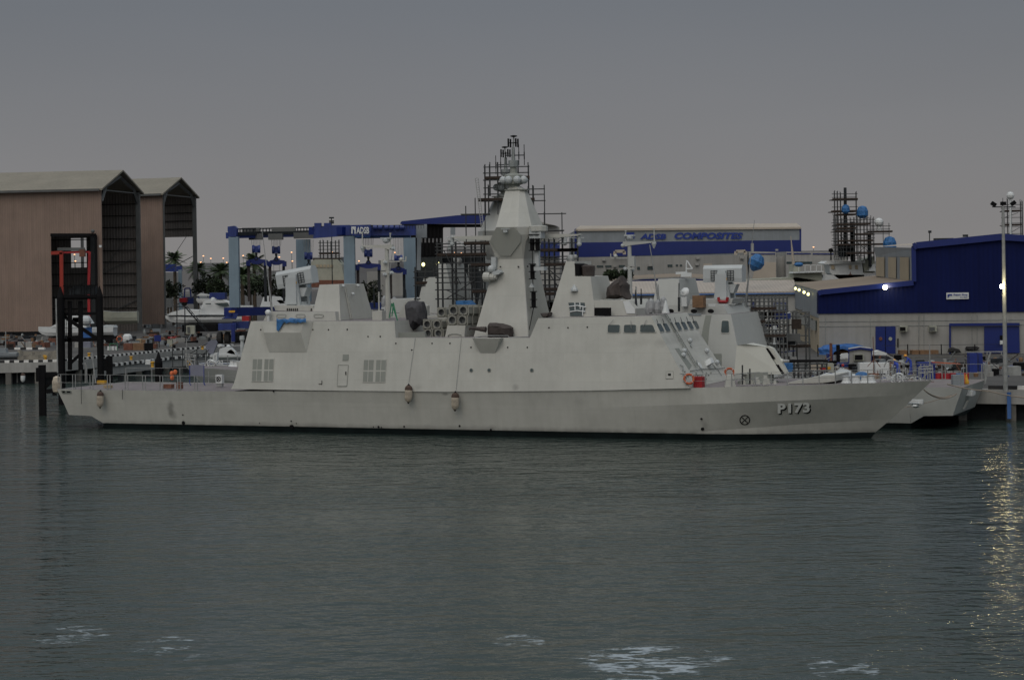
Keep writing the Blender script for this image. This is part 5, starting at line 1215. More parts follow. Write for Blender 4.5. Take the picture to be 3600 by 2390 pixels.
# bottom side beams & wheels
m_=MB();a,b_=P(800,1096,297),P(1015,1092,312);m_.bar(a,b_,1.3,1.25);m_.to('base_beam','bluetrim',tl)
m_=MB();m_.bar(P(1200,1078,297),P(1460,1072,313),1.0,1.0);m_.to('base_beam','liftblue',tl)
m_=MB();a,b_=P(804,1095,296.2),P(826,1095,296.2);m_.box((a+b_)/2,(.9,.05,.3));m_.to('number_plate','yellow',tl)
m_=MB();m_.loft([P(u,v,297) for u,v in ((780,1120),(830,1120),(838,1102),(810,1102))],[P(u,v,300) for u,v in ((780,1122),(830,1122),(838,1104),(810,1104))]);m_.box(P(800,1148,297),(2.6,1.4,1.0));m_.box(P(848,1142,299),(2.4,1.6,1.0));m_.to('bogie','liftblue',tl)
m_=MB();m_.box(P(820,1170,296.5),(.5,.7,2.6));m_.to('bogie_fork','bluetrim',tl)
for u in (773,800,837,858):
    c_=P(u,1190,298 if u<810 else 300);m_=MB();m_.lathe((c_.x-.42,c_.y,c_.z),[(.75,0),(1.05,.12),(1.05,.72),(.75,.84)],(1,0,0),16);wh=m_.to('wheel','tyre',tl)
    m_=MB();m_.lathe((c_.x-.44,c_.y,c_.z),[(.45,0),(.45,.05)],(1,0,0),12);m_.to('rim','darkmetal',wh)
# hook blocks, wires, spreaders, slings
for (u,vb,D_,ub,spr) in ((901,866,303,901,(873,935,917)),(971,869,306,971,(948,1000,920)),(1085,890,315,1085,None),(1295,880,298,1293,(1257,1335,932)),(1401,900,308,1398,(1372,1423,948))):
    hb_=thing('hook_block','','hook block',P(u,vb,D_))if False else None
    m_=MB()
    for k in (-17,-11,-5,0,6,12,17): m_.tube(P(u+k,842 if u<1100 else 835,D_),P(u+k*.9,vb-4,D_),.03,n=4)
    m_.to('hoist_rope','conc_l',tl)
    m_=MB();m_.lathe(P(u-15,vb+10,D_),[(.55,0),(.6,.1),(.6,.35),(.55,.4)],(1,.1,0),12);m_.lathe(P(u+5,vb+10,D_),[(.55,0),(.6,.1),(.6,.35),(.55,.4)],(1,.1,0),12);m_.box(P(u,vb+10,D_),(1.1,.6,1.0));hb_=m_.to('hook_block','liftblue',tl)
    m_=MB();m_.tube(P(u,vb+22,D_),P(u,vb+38,D_),.22,.12);m_.torus(P(u,vb+42,D_),.25,.09,(0,1,0),10,5);m_.to('hook','darkmetal',hb_)
    if spr:
        a,b_,sv=spr
        m_=MB();m_.prism([P(x,y,D_) for x,y in ((a,sv+4),(a,sv-4),(u-12,sv-6),(u,sv-16),(u+12,sv-6),(b_,sv-4),(b_,sv+4),(u+8,sv+12),(u-8,sv+12))],(0,.5,0));m_.box(P(a,sv+8,D_),(.6,.6,.8));m_.box(P(b_,sv+8,D_),(.6,.6,.8));m_.to('spreader','bluetrim',hb_)
        for x in (a+2,b_-2):
            m_=MB();m_.box(P(x,(sv+14+1060)/2,D_+.3),(.42,.12,(1060-sv-14)/7000*D_));m_.to('sling','tarp_brown' if x<b_-5 else 'darkmetal',hb_)
m_=MB();p=P(1165,780,330);m_.tube((p.x,330,YZ+8),P(1165,768,330),.08);
for v in (766,778,784): m_.bar(P(1157,v,330),P(1174,v,330),.25)
tag(m_.to('masthead_lights','darkmetal'),'cluster of dark floodlights on a mast showing above the travel lift beam','floodlight mast')
# small blue hoist in shed 2
o=thing('boat_hoist','small blue boat hoist with a pale leg seen through the second shed','boat lift',V3((P(600,940,430).x,430,YZ)))
m_=MB();m_.bar(P(560,942,430),P(618,942,430),1.8,1.6);m_.bar(P(600,946,436),P(640,944,436),1.2,1.2);m_.to('beam','liftblue',o)
m_=MB();a=P(633,948,434);m_.box((a.x,434,(a.z+YZ)/2),(.7,.7,a.z-YZ));m_.to('leg','liftleg',o)
o=thing('tractor','blue yard tractor parked by the second shed','tractor',V3((P(665,1050,405).x,405,YZ)))
m_=MB();pxbar(m_,[(648,1048),(650,1014),(668,1013),(672,1048)],405,.25);m_.to('roll_cage','liftblue',o)
m_=MB();m_.box(P(670,1056,405),(3.2,2,1.4));m_.box(P(694,1054,405),(1.6,1.4,.9));m_.to('body','liftblue',o)
for u in (648,690):
    m_=MB();c_=P(u,1066,404);m_.lathe(c_,[(.4,-.2),(.6,-.15),(.6,.15),(.4,.2)],(0,1,0),12);m_.to('wheel','tyre',o)
# ================================================================ BOATS
def boat(label,u0,u1,v_deck,v_keel,D,flip=False,cabin=None,stripe=None,mt_='white',group=None,name='motor_boat',text=None,under='conc_l',rub=None):
    """hull seen from the side. bow at u0 (left) unless flip"""
    a,b_=P(u0,v_deck,D),P(u1,v_deck,D);z1=(a.z+b_.z)/2;z0=P((u0+u1)/2,v_keel,D).z;Lh=b_.x-a.x;H=z1-z0;hb=min(Lh*.16,2.4)
    o=thing(name,label,'boat',V3(((a.x+b_.x)/2,D,z0)),group=group)
    xs=[0,.06,.15,.3,.5,.75,1];hw=[.03,.35,.65,.9,1,1,.92];kz=[.75,.4,.15,.02,0,0,.05];sheer=[.16,.12,.08,.03,0,0,0]
    rows=[]
    for x,w_,k,s1 in zip(xs,hw,kz,sheer):
        X=a.x+x*Lh if not flip else b_.x-x*Lh
        rows.append([V3((X,D-hb*w_,z1+s1*H)),V3((X,D-hb*w_*.97,z0+H*.55+k*H*.3)),V3((X,D-hb*w_*.8,z0+H*max(k,.28))),V3((X,D,z0+k*H*.9)),V3((X,D+hb*w_*.8,z0+H*max(k,.28))),V3((X,D+hb*w_*.97,z0+H*.55+k*H*.3)),V3((X,D+hb*w_,z1+s1*H))])
    m_=MB();m_.grid(rows);m_.poly(rows[-1]);m_.mt('launcher').grid([[r[0],r[-1]] for r in rows]);h_=m_.to('hull',mt_,o)
    if stripe:
        m_=MB();m_.grid([[r[0]+V3((0,-.03,-.02)),r[0].lerp(r[1],.35)+V3((0,-.04,0))] for r in rows]);m_.to('rubbing_strake',stripe,o)
    if cabin:
        for ci,(pts,mk) in enumerate(cabin):
            m_=MB();q=[P(u,v,D-hb*.75) for u,v in pts];q2=[p+V3((0,hb*1.5,0)) for p in q];c2=sum(q2,V3())/len(q2)
            m_.loft(q,q2);m_.to({'glass':'window','white':'cabin','black':'window'}.get(mk,'cabin_trim'),mk,o)
    if text:
        pl=(V3((a.x,D-hb-.05,z0)),V3((b_.x,D-hb-.05,z0)),V3((a.x,D-hb-.05,z1)));tx,tu0,tv0,tu1,tv1=text
        v_,f_=text_on(tx,pl,tu0,tv0,tu1,tv1,.05,.01,.3);m_=MB();m_.add(v_,f_);m_.to('lettering','darkmetal',o)
    return o
b1=boat('white boat propped ashore behind the black tower, bow overhanging left',135,405,1152,1188,318,cabin=[([(176,1150),(196,1139),(300,1138),(305,1152)],'white'),([(225,1138),(232,1112),(300,1110),(318,1138)],'white'),([(252,1134),(256,1116),(276,1116),(276,1134)],'black'),([(362,1150),(362,1144),(398,1145),(402,1152)],'launcher')],mt_='white')
m_=MB();q=[P(u,v,314) for u,v in ((288,1192),(290,1152),(322,1150),(324,1190))];m_.prism(q,(0,.2,0));m_.to('blue_cloth','tarp_blue_d',b1)
m_=MB();m_.ball(P(302,1128,313),.9,.9,8);m_.to('wrapped_motor','launcher',b1)
b2=boat('large white coast guard launch ashore left of the travel lift leg',582,870,1107,1142,330,cabin=[([(698,1106),(716,1058),(785,1056),(806,1063),(830,1080),(850,1106)],'white'),([(602,1098),(640,1088),(700,1090),(700,1108),(585,1108)],'white')],stripe='darkmetal',text=('COAST GUARD',690,1106,736,1113))
hbb=2.4
m_=MB();m_.poly([P(u,v,327.9) for u,v in ((752,1066),(800,1064),(805,1072),(806,1076),(790,1080),(772,1076))]);m_.poly([P(u,v,327.9) for u,v in ((722,1067),(742,1066),(742,1070),(723,1070))]);m_.to('window','glass',b2)
m_=MB();m_.torus(P(709,1080,327.8),.2,.07,(0,1,0),12,5);m_.lathe(P(749,1056,329),[(.35,0),(.35,.3),(.2,.5)],n=10);m_.to('dome_aerial','white',b2)
m_=MB()
for i in range(11):
    u=760+i*4.4;m_.bar(P(u-12,1112,327.55),P(u-9,1109+2*(i%2),327.55),.06)
m_.to('script_lettering','darkmetal',b2)
boat('pale cabin boat ashore between the lift hooks and the warship launcher',915,1015,1078,1095,335,flip=True,cabin=[([(915,1078),(925,1045),(940,1040),(985,1044),(1000,1060),(1010,1078)],'white'),([(972,1056),(990,1054),(1003,1066),(985,1068)],'glass')])
boat('small boat with white bimini top left of the lift leg, parked behind the launch',690,760,1050,1070,365,cabin=[([(690,1040),(705,1030),(735,1036),(735,1040)],'white'),([(700,1050),(702,1040),(728,1040),(730,1050)],'greyclad')])
boat('low white boat stern seen right of the pale lift leg foot',842,890,1074,1086,335,mt_='white')
b5=boat('white cabin cruiser moored behind the stern, radar dome on its roof',740,870,1246,1262,262,flip=True,cabin=[([(768,1249),(772,1226),(790,1221),(812,1222),(826,1236),(830,1249)],'white'),([(796,1240),(802,1234),(812,1228),(822,1236),(828,1246),(812,1244)],'glass'),([(763,1218),(766,1211),(778,1211),(780,1218)],'white')])
m_=MB();m_.ball(P(804,1217,262),.3,.6);m_.to('dome_aerial','white',b5)
b6=boat('open white boat beside the jetty with a raised windscreen',700,850,1276,1292,235,cabin=[([(744,1276),(752,1242),(764,1240),(762,1276)],'white')],stripe='bluetrim')
tarp_=MB();q=[P(u,v,245) for u,v in ((722,1206),(742,1196),(758,1195),(764,1205),(758,1222),(748,1244),(738,1245),(724,1225))];c_=sum(q,V3())/8;tarp_.loft(q,[c_+(p-c_)*.8+V3((0,1.5,0)) for p in q]);tag(tarp_.to('tarpaulin','purple'),'pale grey cloth wrapping an outboard motor behind the stern scaffold','tarpaulin')
boat('grey workboat with tall mast moored at the left edge behind the striped quay',-60,62,1240,1262,255,mt_='greyclad',cabin=[([(-40,1240),(-38,1225),(20,1225),(22,1240)],'greyclad')])
m_=MB();pxbar(m_,[(20,1240),(20,1165)],255,.1);pxbar(m_,[(8,1185),(34,1185)],255,.08);tag(m_.to('boat_mast','steel'),'thin mast of the workboat at the left edge','mast')
# big grey hull inside shed 1
boat('long grey-hulled boat stored inside the tall shed, pale gunwale showing',352,485,1096,1140,352,flip=False,mt_='ltgreen')
# ================================================================ clutter on left quay
def gb(name,label,cat,u0,v0,u1,v1,mt_,dep=1.0,group=None,D_=None):
    D=D_ or DG((u0+u1)/2,v1);a,b_=P(u0,v0,D),P(u1,v1,D);m_=MB();m_.box(((a.x+b_.x)/2,D+dep/2,(a.z+b_.z)/2),(b_.x-a.x,dep,a.z-b_.z));return tag(m_.to(name,mt_),label,cat,group)
gb('concrete_block','pale concrete block behind the white kerb stones, left of two','block',62,1202,84,1222,'conc_l')
gb('concrete_block','pale concrete block behind the white kerb stones, right of two','block',90,1202,112,1222,'conc_l')
gb('rusty_skip','rust-streaked skip beside the concrete blocks','skip',116,1202,135,1222,'rusty',2)
gb('rusty_skip','brown open bin at the foot of the rubble slope top','skip',140,1207,157,1222,'rusty',1.5)
gb('steel_drum','reddish drum at the left on the quay','drum',32,1202,50,1222,'rusty',.8)
gb('trailer','low flat trailer under the brown shed wall','trailer',98,1182,145,1190,'darkmetal',2)
def lump(name,label,cat,u,v,w_,h_,mt_,D_=None):
    D=D_ or DG(u,v);p=P(u,v,D);m_=MB();m_.lathe(p,[(w_*.5,0),(w_*.55,h_*.35),(w_*.5,h_*.75),(w_*.3,h_)],n=9);return tag(m_.to(name,mt_),label,cat)
lump('bulk_bag','white bulk bag standing on the quay right of the tower','bag',448,1201,1.4,1.2,'white')
for i,(u0,u1) in enumerate(((377,389),(392,401),(404,411))):
    gb('water_container','white water container on the quay under the green frame','container',u0,1218,u1,1231,'white',.6,'white containers under the green frame')
m_=MB();D=DG(395,1232);pxbar(m_,[(386,1232),(386,1208),(412,1208),(412,1232)],D-.5,.08);tag(m_.to('green_frame','green'),'thin green frame over the white containers','frame')
gb('wooden_crate','brown crate on the quay, larger and duller, next to the lifebuoy','crate',434,1208,466,1231,'rusty',1.5)
gb('wooden_crate','lighter brown wooden crate beside the dark bin on the quay','crate',467,1207,505,1231,'wood',1.5)
gb('waste_bin','black waste bin at the right end of the crates','bin',507,1207,532,1234,'black',1.4)
gb('gas_cylinders','row of rusty gas bottles left of the tall tower pile','gas bottles',168,1190,196,1212,'rusty',1)
gb('cable_drum','pale drum seen through the black tower','drum',262,1204,280,1222,'conc_l',1)
gb('cable_drum','grey drum seen through the black tower, right of the ladder','drum',292,1202,318,1222,'purple',1)
gb('pallet_stack','grey-green pallet stack beside the shed post','pallets',478,1192,496,1206,'plank_l',1.3)
sg=thing('sign_board','small blue square sign on two legs on the quay','sign',PG(554,1215))
D=DG(554,1222);m_=MB();m_.box(P(554,1189,D),(.95,.08,.9));m_.to('panel','bluetrim',sg)
for u in (549,560):
    m_=MB();m_.tube(P(u,1198,D),P(u,1222,D),.05);m_.to('leg','darkmetal',sg)
o=thing('service_pillar','white service pillar with a red top on the quay','pillar',PG(598,1218));D=DG(598,1218)
m_=MB();m_.box(P(598,1206,D),(.75,.7,1.0));m_.to('cabinet','ltgreen',o)
m_=MB();m_.box(P(605,1186,D),(1.15,.9,.14));m_.to('hood','red',o)
o=thing('compressor','pale square compressor unit under the white launch','compressor',P(671,1176,320))
m_=MB();m_.box(P(671,1159,320),(1.35,1,1.35));m_.to('casing','ltgreen',o);m_=MB();m_.box(P(663,1159,319.4),(.4,.1,.9));m_.to('grille','shedframe',o)
for (u,v0,v1,lab) in ((157,1262,1248,'small orange bollard on the rubble by the second stripe'),(160,1268,1252,'orange mooring bollard beside the tower pile'),(313,1252,1240,'orange bollard seen through the tower'),(461,1264,1252,'orange bollard on the jetty, first from the left'),(536,1290,1270,'tall orange post on the jetty beside the white block'),(666,1284,1268,'yellow bollard on the jetty before the board'),(712,1228,1216,'orange bollard on the quay near the wrapped motor')):
    D=DG(u,v0) if v0<1275 else 232;m_=MB();a=P(u,v0,D);b_=P(u,v1,D);H=b_.z-a.z;m_.lathe(a,[(.22,0),(.16,.1),(.16,H*.7),(.26,H*.8),(.2,H)],n=8);tag(m_.to('bollard','yellow'),lab,'bollard')
gb('white_block','white painted block standing on the jetty','block',511,1266,528,1281,'white',1,D_=232)
# masts & props ashore, boat stands
for i,(u,v0,v1) in enumerate(((622,1075,1180),(650,1075,1180),(725,1140,1180),(770,1140,1180))):
    pass
o=thing('boat_steps','grey steel access steps leaning against the coast guard launch','steps',P(660,1180,324))
m_=MB();pxbar(m_,[(622,1180),(622,1078),(650,1078),(650,1180)],324,.15);pxbar(m_,[(650,1078),(725,1165)],324,.18);pxbar(m_,[(658,1078),(733,1165)],324,.1);m_.to('frame','darkmetal',o)
m_=MB()
for i in range(9): k=i/8;pxbar(m_,[(650+75*k,1080+85*k),(660+75*k,1080+85*k)],323.8,.12)
m_.to('tread','darkmetal',o)
gb('keel_blocks','dark timber keel blocks beneath the coast guard launch','blocks',640,1142,760,1165,'black',3,D_=326)
gb('keel_blocks','dark keel blocks under the boat by the tower','blocks',180,1186,400,1195,'black',3,D_=316)
gb('parked_van','dark red van half hidden beyond the palms','van',630,1048,655,1062,'red',2,D_=400)
gb('parked_van','pale van at the foot of the second shed opening','van',575,1050,600,1080,'conc_l',3,D_=395)
gb('container','dark blue container left of the lift leg','container',735,1030,790,1052,'liftblue',3,D_=372)
gb('red_boat_hull','red painted keel of a boat seen under the blue base beam','boat keel',850,1112,875,1128,'red',2,D_=320)
# ================================================================ VEGETATION
def palm(label,u,v_c,v_b,D,size,seed=0):
    random.seed(seed);c_=P(u,v_c,D);base=V3((c_.x,D,YZ));o=thing('palm_tree',label,'palm tree',base,group='palms in the yard')
    m_=MB();m_.tube(base,c_,.45,.32,8);m_.to('trunk','trunk',o)
    m_=MB()
    for i in range(44):
        a=random.uniform(0,2*math.pi);el=random.uniform(-.5,1.2);Ln=size*random.uniform(.8,1.1)
        d=V3((math.cos(a)*math.cos(el),math.sin(a)*math.cos(el),math.sin(el)));pts=[];
        for k in range(6):
            s=k/5*Ln;pts.append(c_+d*s-V3((0,0,(s*s)/(Ln)*.42)))
        side=d.cross(V3((0,0,1))).normalized()
        for k in range(5):
            for q in range(3):
                f=(q+.5)/3;p=pts[k].lerp(pts[k+1],f);tn=(pts[k+1]-pts[k]).normalized();wl=size*.22*math.sin(math.pi*min(1,(k+f)/5+.12))
                for sg in (-1,1):
                    tip=p+side*sg*wl+tn*wl*.6-V3((0,0,wl*.35));m_.add([p-tn*.12,p+tn*.12,tip],[(0,1,2)])
    m_.to('crown','palm',o);return o
palm('date palm seen through the second brown shed',614,912,1000,440,3.8,1)
palm('palm just right of the second shed, left of the pale lift leg',692,945,1050,420,3.4,2)
palm('hazy palm close to the left side of the pale lift leg',775,955,1060,400,4.0,3)
palm('tall palm behind the left hook of the travel lift',893,925,1060,400,4.4,4)
palm('palm lower down between the lift leg and its first hook',852,968,1060,380,3.6,5)
def tree(label,u,v_t,v_b,w_px,D,seed,mt_='leaf',name='tree',n=420,group=None):
    random.seed(seed);top=P(u,v_t,D);bot=P(u,v_b,D);bz=min(bot.z,top.z-1);W_=w_px/7000*D;H=top.z-bz
    base=V3((top.x,D,YZ));o=thing(name,label,'tree',base,group=group)
    m_=MB();m_.tube(base,V3((top.x,D,bz+H*.5)),.3,.15)
    for i in range(5):
        a=random.uniform(0,6.28);m_.tube(V3((top.x,D,bz+H*.2)),V3((top.x+math.cos(a)*W_*.3,D+math.sin(a)*W_*.2,bz+H*random.uniform(.5,.8))),.12,.04,5)
    m_.to('trunk','trunk',o)
    m_=MB();cl=[V3((random.uniform(-.38,.38)*W_,random.uniform(-.3,.3)*W_,H*random.uniform(.3,.78))) for _ in range(11)]
    for i in range(n):
        c_=random.choice(cl);r=min(W_,H)*.24*random.random()**.5;a=random.uniform(0,6.28);b_=random.uniform(-1.3,1.5)
        p=V3((top.x,D,bz))+c_+V3((math.cos(a)*math.cos(b_)*r*1.3,math.sin(a)*math.cos(b_)*r,math.sin(b_)*r))
        s=random.uniform(.25,.6);R3=Matrix.Rotation(random.uniform(0,6.28),3,V3((random.random(),random.random(),random.random()+.01)).normalized())
        m_.mt(mt_ if random.random()<.6 else 'leaf_d').add([p+R3@V3(x) for x in ((-s,0,0),(0,-s*.5,.1),(s,0,0),(0,s*.5,.1))],[(0,1,2,3)])
    m_.to('crown',None,o);return o
tree('dark bushy tree just right of the second shed opening',720,958,1050,90,395,11,'leaf_d')
tree('dark tree behind the bimini boat, second from the shed',770,975,1050,80,390,12)
tree('broad tree right of the pale lift leg',880,960,1060,90,385,13)
tree('low tree between the two left lift hooks',940,965,1060,90,390,14,'leaf_d')
tree('tree behind the second hook, beside the warship launcher',1010,985,1070,90,395,15,'leaf_d')
tree('dark tree under the second boat hoist in the shed gap',600,985,1060,70,425,16,'leaf_d')
tree('small tree under the right hand lift slings',1290,985,1090,90,370,17,'leaf_d')
tree('large green bush left of the tarpaulin before the white annex',2150,950,985,70,330,18)
tree('large green bush right of the signal mast before the annex',2200,945,985,60,335,19)
tree('scrubby bush far left through the second shed',590,1035,1070,40,430,20,'leaf_d')
# ================================================================ SHIP behind the lift (far, scaffolded)
fs=thing('grey_ship','distant grey-white ship under scaffolding seen beneath the travel lift','ship',V3((P(1150,1000,360).x,360,YZ)))
m_=MB();m_.prism([P(u,v,360) for u,v in ((1092,990),(1094,920),(1108,912),(1185,912),(1200,930),(1212,990))],(0,8,0));m_.to('superstructure','ltgreen',fs)
m_=MB()
for i in range(5): m_.box(P(1116+i*12.5,935,359.9),(.45,.1,.5))
m_.to('window','wallbeige',fs)
m_=MB();m_.prism([P(u,v,358) for u,v in ((1090,1000),(1095,985),(1212,985),(1220,1000),(1215,1010),(1095,1010))],(0,3,0));m_.to('deck_edge','rusty',fs)
scaffold('far scaffold tower on the grey ship beneath the lift beam',[1124,1135,1150,1162,1178,1190],[853,865,877,888,900,912],362,3,base_v=930,planks=[(1122,1192,893),(1100,1200,912)],vext=10,r=.06)
# ================================================================ OPEN BLUE SHED (centre)
D=380
bs=thing('open_shed','wide open-sided shed with a blue roof edge and black interior behind the mast','shed',V3((P(1650,900,D).x,D,YZ)))
m_=MB();m_.prism([P(u,v,D) for u,v in ((1407,788),(1408,782),(1413,778),(1608,757),(1800,752),(1890,768),(1896,790),(1800,786),(1430,788))],(0,2,0));m_.to('fascia','bluetrim',bs)
m_=MB();m_.poly([P(1412,780,D),P(1608,757,D),P(1608,760,D+45),P(1430,783,D+45)]);m_.poly([P(1608,757,D),P(1960,793,D+5),P(1960,793,D+45),P(1608,760,D+45)]);m_.to('roof','shedroof',bs)
m_=MB();m_.prism([P(u,v,D+1) for u,v in ((1412,788),(1890,789),(1890,798),(1560,800),(1552,808),(1552,1000),(1500,1000),(1500,960),(1430,960),(1430,830))],(0,.5,0));m_.to('shade_wall','black',bs)  # black sheet painting the dark inside of the shed
m_=MB()
for i in range(6): m_.prism([P(u,v,D+.9) for u,v in ((1479+i*13.5,838),(1486+i*13.5,838),(1486+i*13.5,853),(1479+i*13.5,853))],(0,.1,0))
m_.to('clerestory_window','haze_a',bs)
m_=MB()
for i in range(7): m_.bar(P(1474+i*13.5,800,D+.9),P(1474+i*13.5,900,D+.9),.3)
m_.to('column','black',bs)
m_=MB();m_.prism([P(u,v,D+6) for u,v in ((1884,772),(1890,776),(1962,796),(1967,800),(1968,1000),(1884,1000))],(0,1,0));m_.to('gable_wall','conc_l',bs)
m_=MB();m_.prism([P(u,v,D+5) for u,v in ((1900,850),(1968,852),(1968,905),(1900,905))],(0,.5,0));m_.to('blue_panel','liftblue',bs)
m_=MB();m_.bar(P(1592,800,D),P(1592,826,D),.9);m_.to('hanging_fitting','greyclad',bs)
for u,v in ((1488,930),(1540,928)):
    m_=MB();m_.ball(P(u,v,D-2),.32,1.2);m_.to('lamp','lamp_y',bs)
m_=MB();m_.prism([P(u,v,D-1) for u,v in ((1470,905),(1552,902),(1552,1060),(1470,1060))],(0,.5,0));m_.to('shade_backdrop','darkmetal',bs)
m_=MB();m_.prism([P(u,v,D+6) for u,v in ((1430,898),(1900,893),(1900,1100),(1430,1100))],(0,.5,0));m_.to('shade_backdrop','darkmetal',bs)  # added dark fill, as above it; stands for shade inside the shed
# white low buildings behind sister's bow seen through the lift
gb('site_office','pale office building seen under the right hand lift beam','building',1290,955,1425,1040,'wallw',6,D_=370)
gb('site_office','low white roof behind the sling between the right lift legs','building',1250,930,1420,958,'haze_a',6,D_=420)
# ================================================================ COMPOSITES HALL
D=430
ch=thing('composites_hall','long blue and grey hall lettered ADSB COMPOSITES behind the bridge','building',V3((P(2400,900,D).x,D,YZ)))
pl=(P(2020,900,D),P(2815,900,D-5),P(2020,800,D))
def CHp(u,v,off=0): return PL(u,v,pl)+pn(pl)*off
m_=MB();m_.prism([CHp(*q) for q in ((2020,1000),(2020,812),(2034,812),(2812,805),(2817,812),(2817,1000))],(0,40,0));m_.to('wall','greyclad',ch)
m_=MB();m_.prism([CHp(*q,.1) for q in ((2024,853),(2813,844),(2813,884),(2024,905))],(0,.1,0));m_.to('blue_band','bluetrim',ch)
m_=MB();m_.prism([CHp(*q,.12) for q in ((2020,806),(2027,803),(2027,1000),(2020,1000))],(0,.1,0));m_.prism([CHp(*q,.12) for q in ((2811,803),(2817,803),(2817,884),(2811,884))],(0,.1,0));m_.to('corner_trim','bluetrim',ch)
m_=MB();m_.prism([CHp(2024,810,.3),CHp(2030,797,-8),CHp(2806,787,-8),CHp(2816,803,.3)],(0,0,.3));m_.prism([CHp(2024,813,.4),CHp(2024,808,.4),CHp(2816,800,.4),CHp(2816,805,.4)],(0,.3,0));m_.to('roof','roofbeige',ch)
m_=MB();m_.poly([CHp(*q,.25) for q in ((2198,818),(2230,817),(2230,840),(2216,826),(2198,846))]);m_.to('emblem','textblue',ch)
for tx,x0,x1,y0,y1 in (('ADSB',2250,2342,822,842),('COMPOSITES',2371,2612,818,841)):
    v_,f_=text_on(tx,pl,x0,y0,x1,y1,.3,.05,.22);m_=MB();m_.add(v_,f_);m_.to('lettering','textblue',ch)
# annex (white lower building)
D=400
an=thing('annex_building','long white annex with small dark windows in front of the composites hall','building',V3((P(2300,950,D).x,D,YZ)))
pl2=(P(2020,900,D),P(2740,900,D-4),P(2020,800,D))
def AN(u,v,off=0): return PL(u,v,pl2)+pn(pl2)*off
m_=MB();m_.prism([AN(*q) for q in ((2000,1080),(2010,905),(2626,896),(2634,1080))],(0,20,0));m_.to('wall','wallw',an)
m_=MB();m_.prism([AN(*q) for q in ((2634,1080),(2634,884),(2728,886),(2732,1080))],(0,20,0));m_.prism([AN(*q) for q in ((2764,1080),(2764,885),(2900,886),(2980,888),(2980,1080))],(0,18,0));m_.prism([AN(*q,-3) for q in ((2728,1080),(2728,900),(2764,900),(2764,1080))],(0,10,0));m_.to('side_block','conc_l',an)
m_=MB();m_.prism([AN(*q,.1) for q in ((2641,891),(2725,891),(2725,895),(2641,895))],(0,.1,0));m_.prism([AN(*q,.1) for q in ((2766,890),(2850,890),(2850,894),(2766,894))],(0,.1,0));m_.prism([AN(*q,.1) for q in ((2857,891),(2930,891),(2930,895),(2857,895))],(0,.1,0));m_.to('blue_strip','bluetrim',an)
for u0,v0,u1,v1 in ((2055,934,2070,940),(2098,933,2121,940),(2128,933,2150,940),(2175,932,2197,940),(2240,938,2250,948),(2276,937,2297,948),(2347,930,2364,938),(2376,930,2384,936),(2390,930,2398,936),(2765,920,2855,927)):
    m_=MB();m_.prism([AN(u,v,.12) for u,v in ((u0,v0),(u1,v0),(u1,v1),(u0,v1))],(0,.15,0));m_.to('window','glass',an)
for u,v in ((2084,936),(2162,935),(2286,932),(2450,929),(2123,913),(2453,907),(2608,906)):
    m_=MB();m_.box(AN(u,v,.3),(.7,.5,.45));m_.to('cooling_unit','conc_l',an)
m_=MB();m_.prism([AN(u,v,.1) for u,v in ((2473,927),(2503,927),(2503,960),(2473,960))],(0,.1,0));m_.to('roller_door','roofbeige',an)
m_=MB();m_.prism([AN(u,v,.1) for u,v in ((2660,922),(2728,922),(2728,1000),(2640,1000))],(0,.1,0));m_.to('pale_panel','roofbeige',an)
for u in (2175,2600):
    m_=MB();pxbar(m_,[(u-15,898),(u-12,884),(u+20,883),(u+20,895)],398,.6);m_.to('duct','roofbeige',an)
for (u,v0,v1) in ((2645,885,855),(2731,882,876)):
    m_=MB();m_.tube(P(u,v0,401),P(u,v1,401),.3);m_.to('vent_pipe','conc_l',an)
# brown curved roof shed with blue edge
D=345
o=thing('low_shed','low shed with brown curved roof and blue edge behind the bridge','shed',V3((P(2350,980,D).x,D,YZ)))
m_=MB();m_.prism([P(u,v,D) for u,v in ((2100,994),(2180,990),(2260,982),(2400,977),(2500,984),(2560,996),(2560,1010),(2100,1010))],(0,1,0));m_.to('fascia','bluetrim',o)
m_=MB();top=[(2100,990),(2180,985),(2260,978),(2400,972),(2500,980),(2560,992)];bk=[(2130,974),(2200,970),(2280,965),(2400,960),(2480,965),(2540,975)]
m_.grid([[P(u,v,D-.3) for u,v in top],[P(u,v,D+25) for u,v in bk]]);m_.to('roof','roofbrown',o)
m_=MB();m_.prism([P(u,v,D+.5) for u,v in ((2100,1000),(2560,1000),(2560,1080),(2100,1080))],(0,20,0));m_.to('wall','wallw',o)
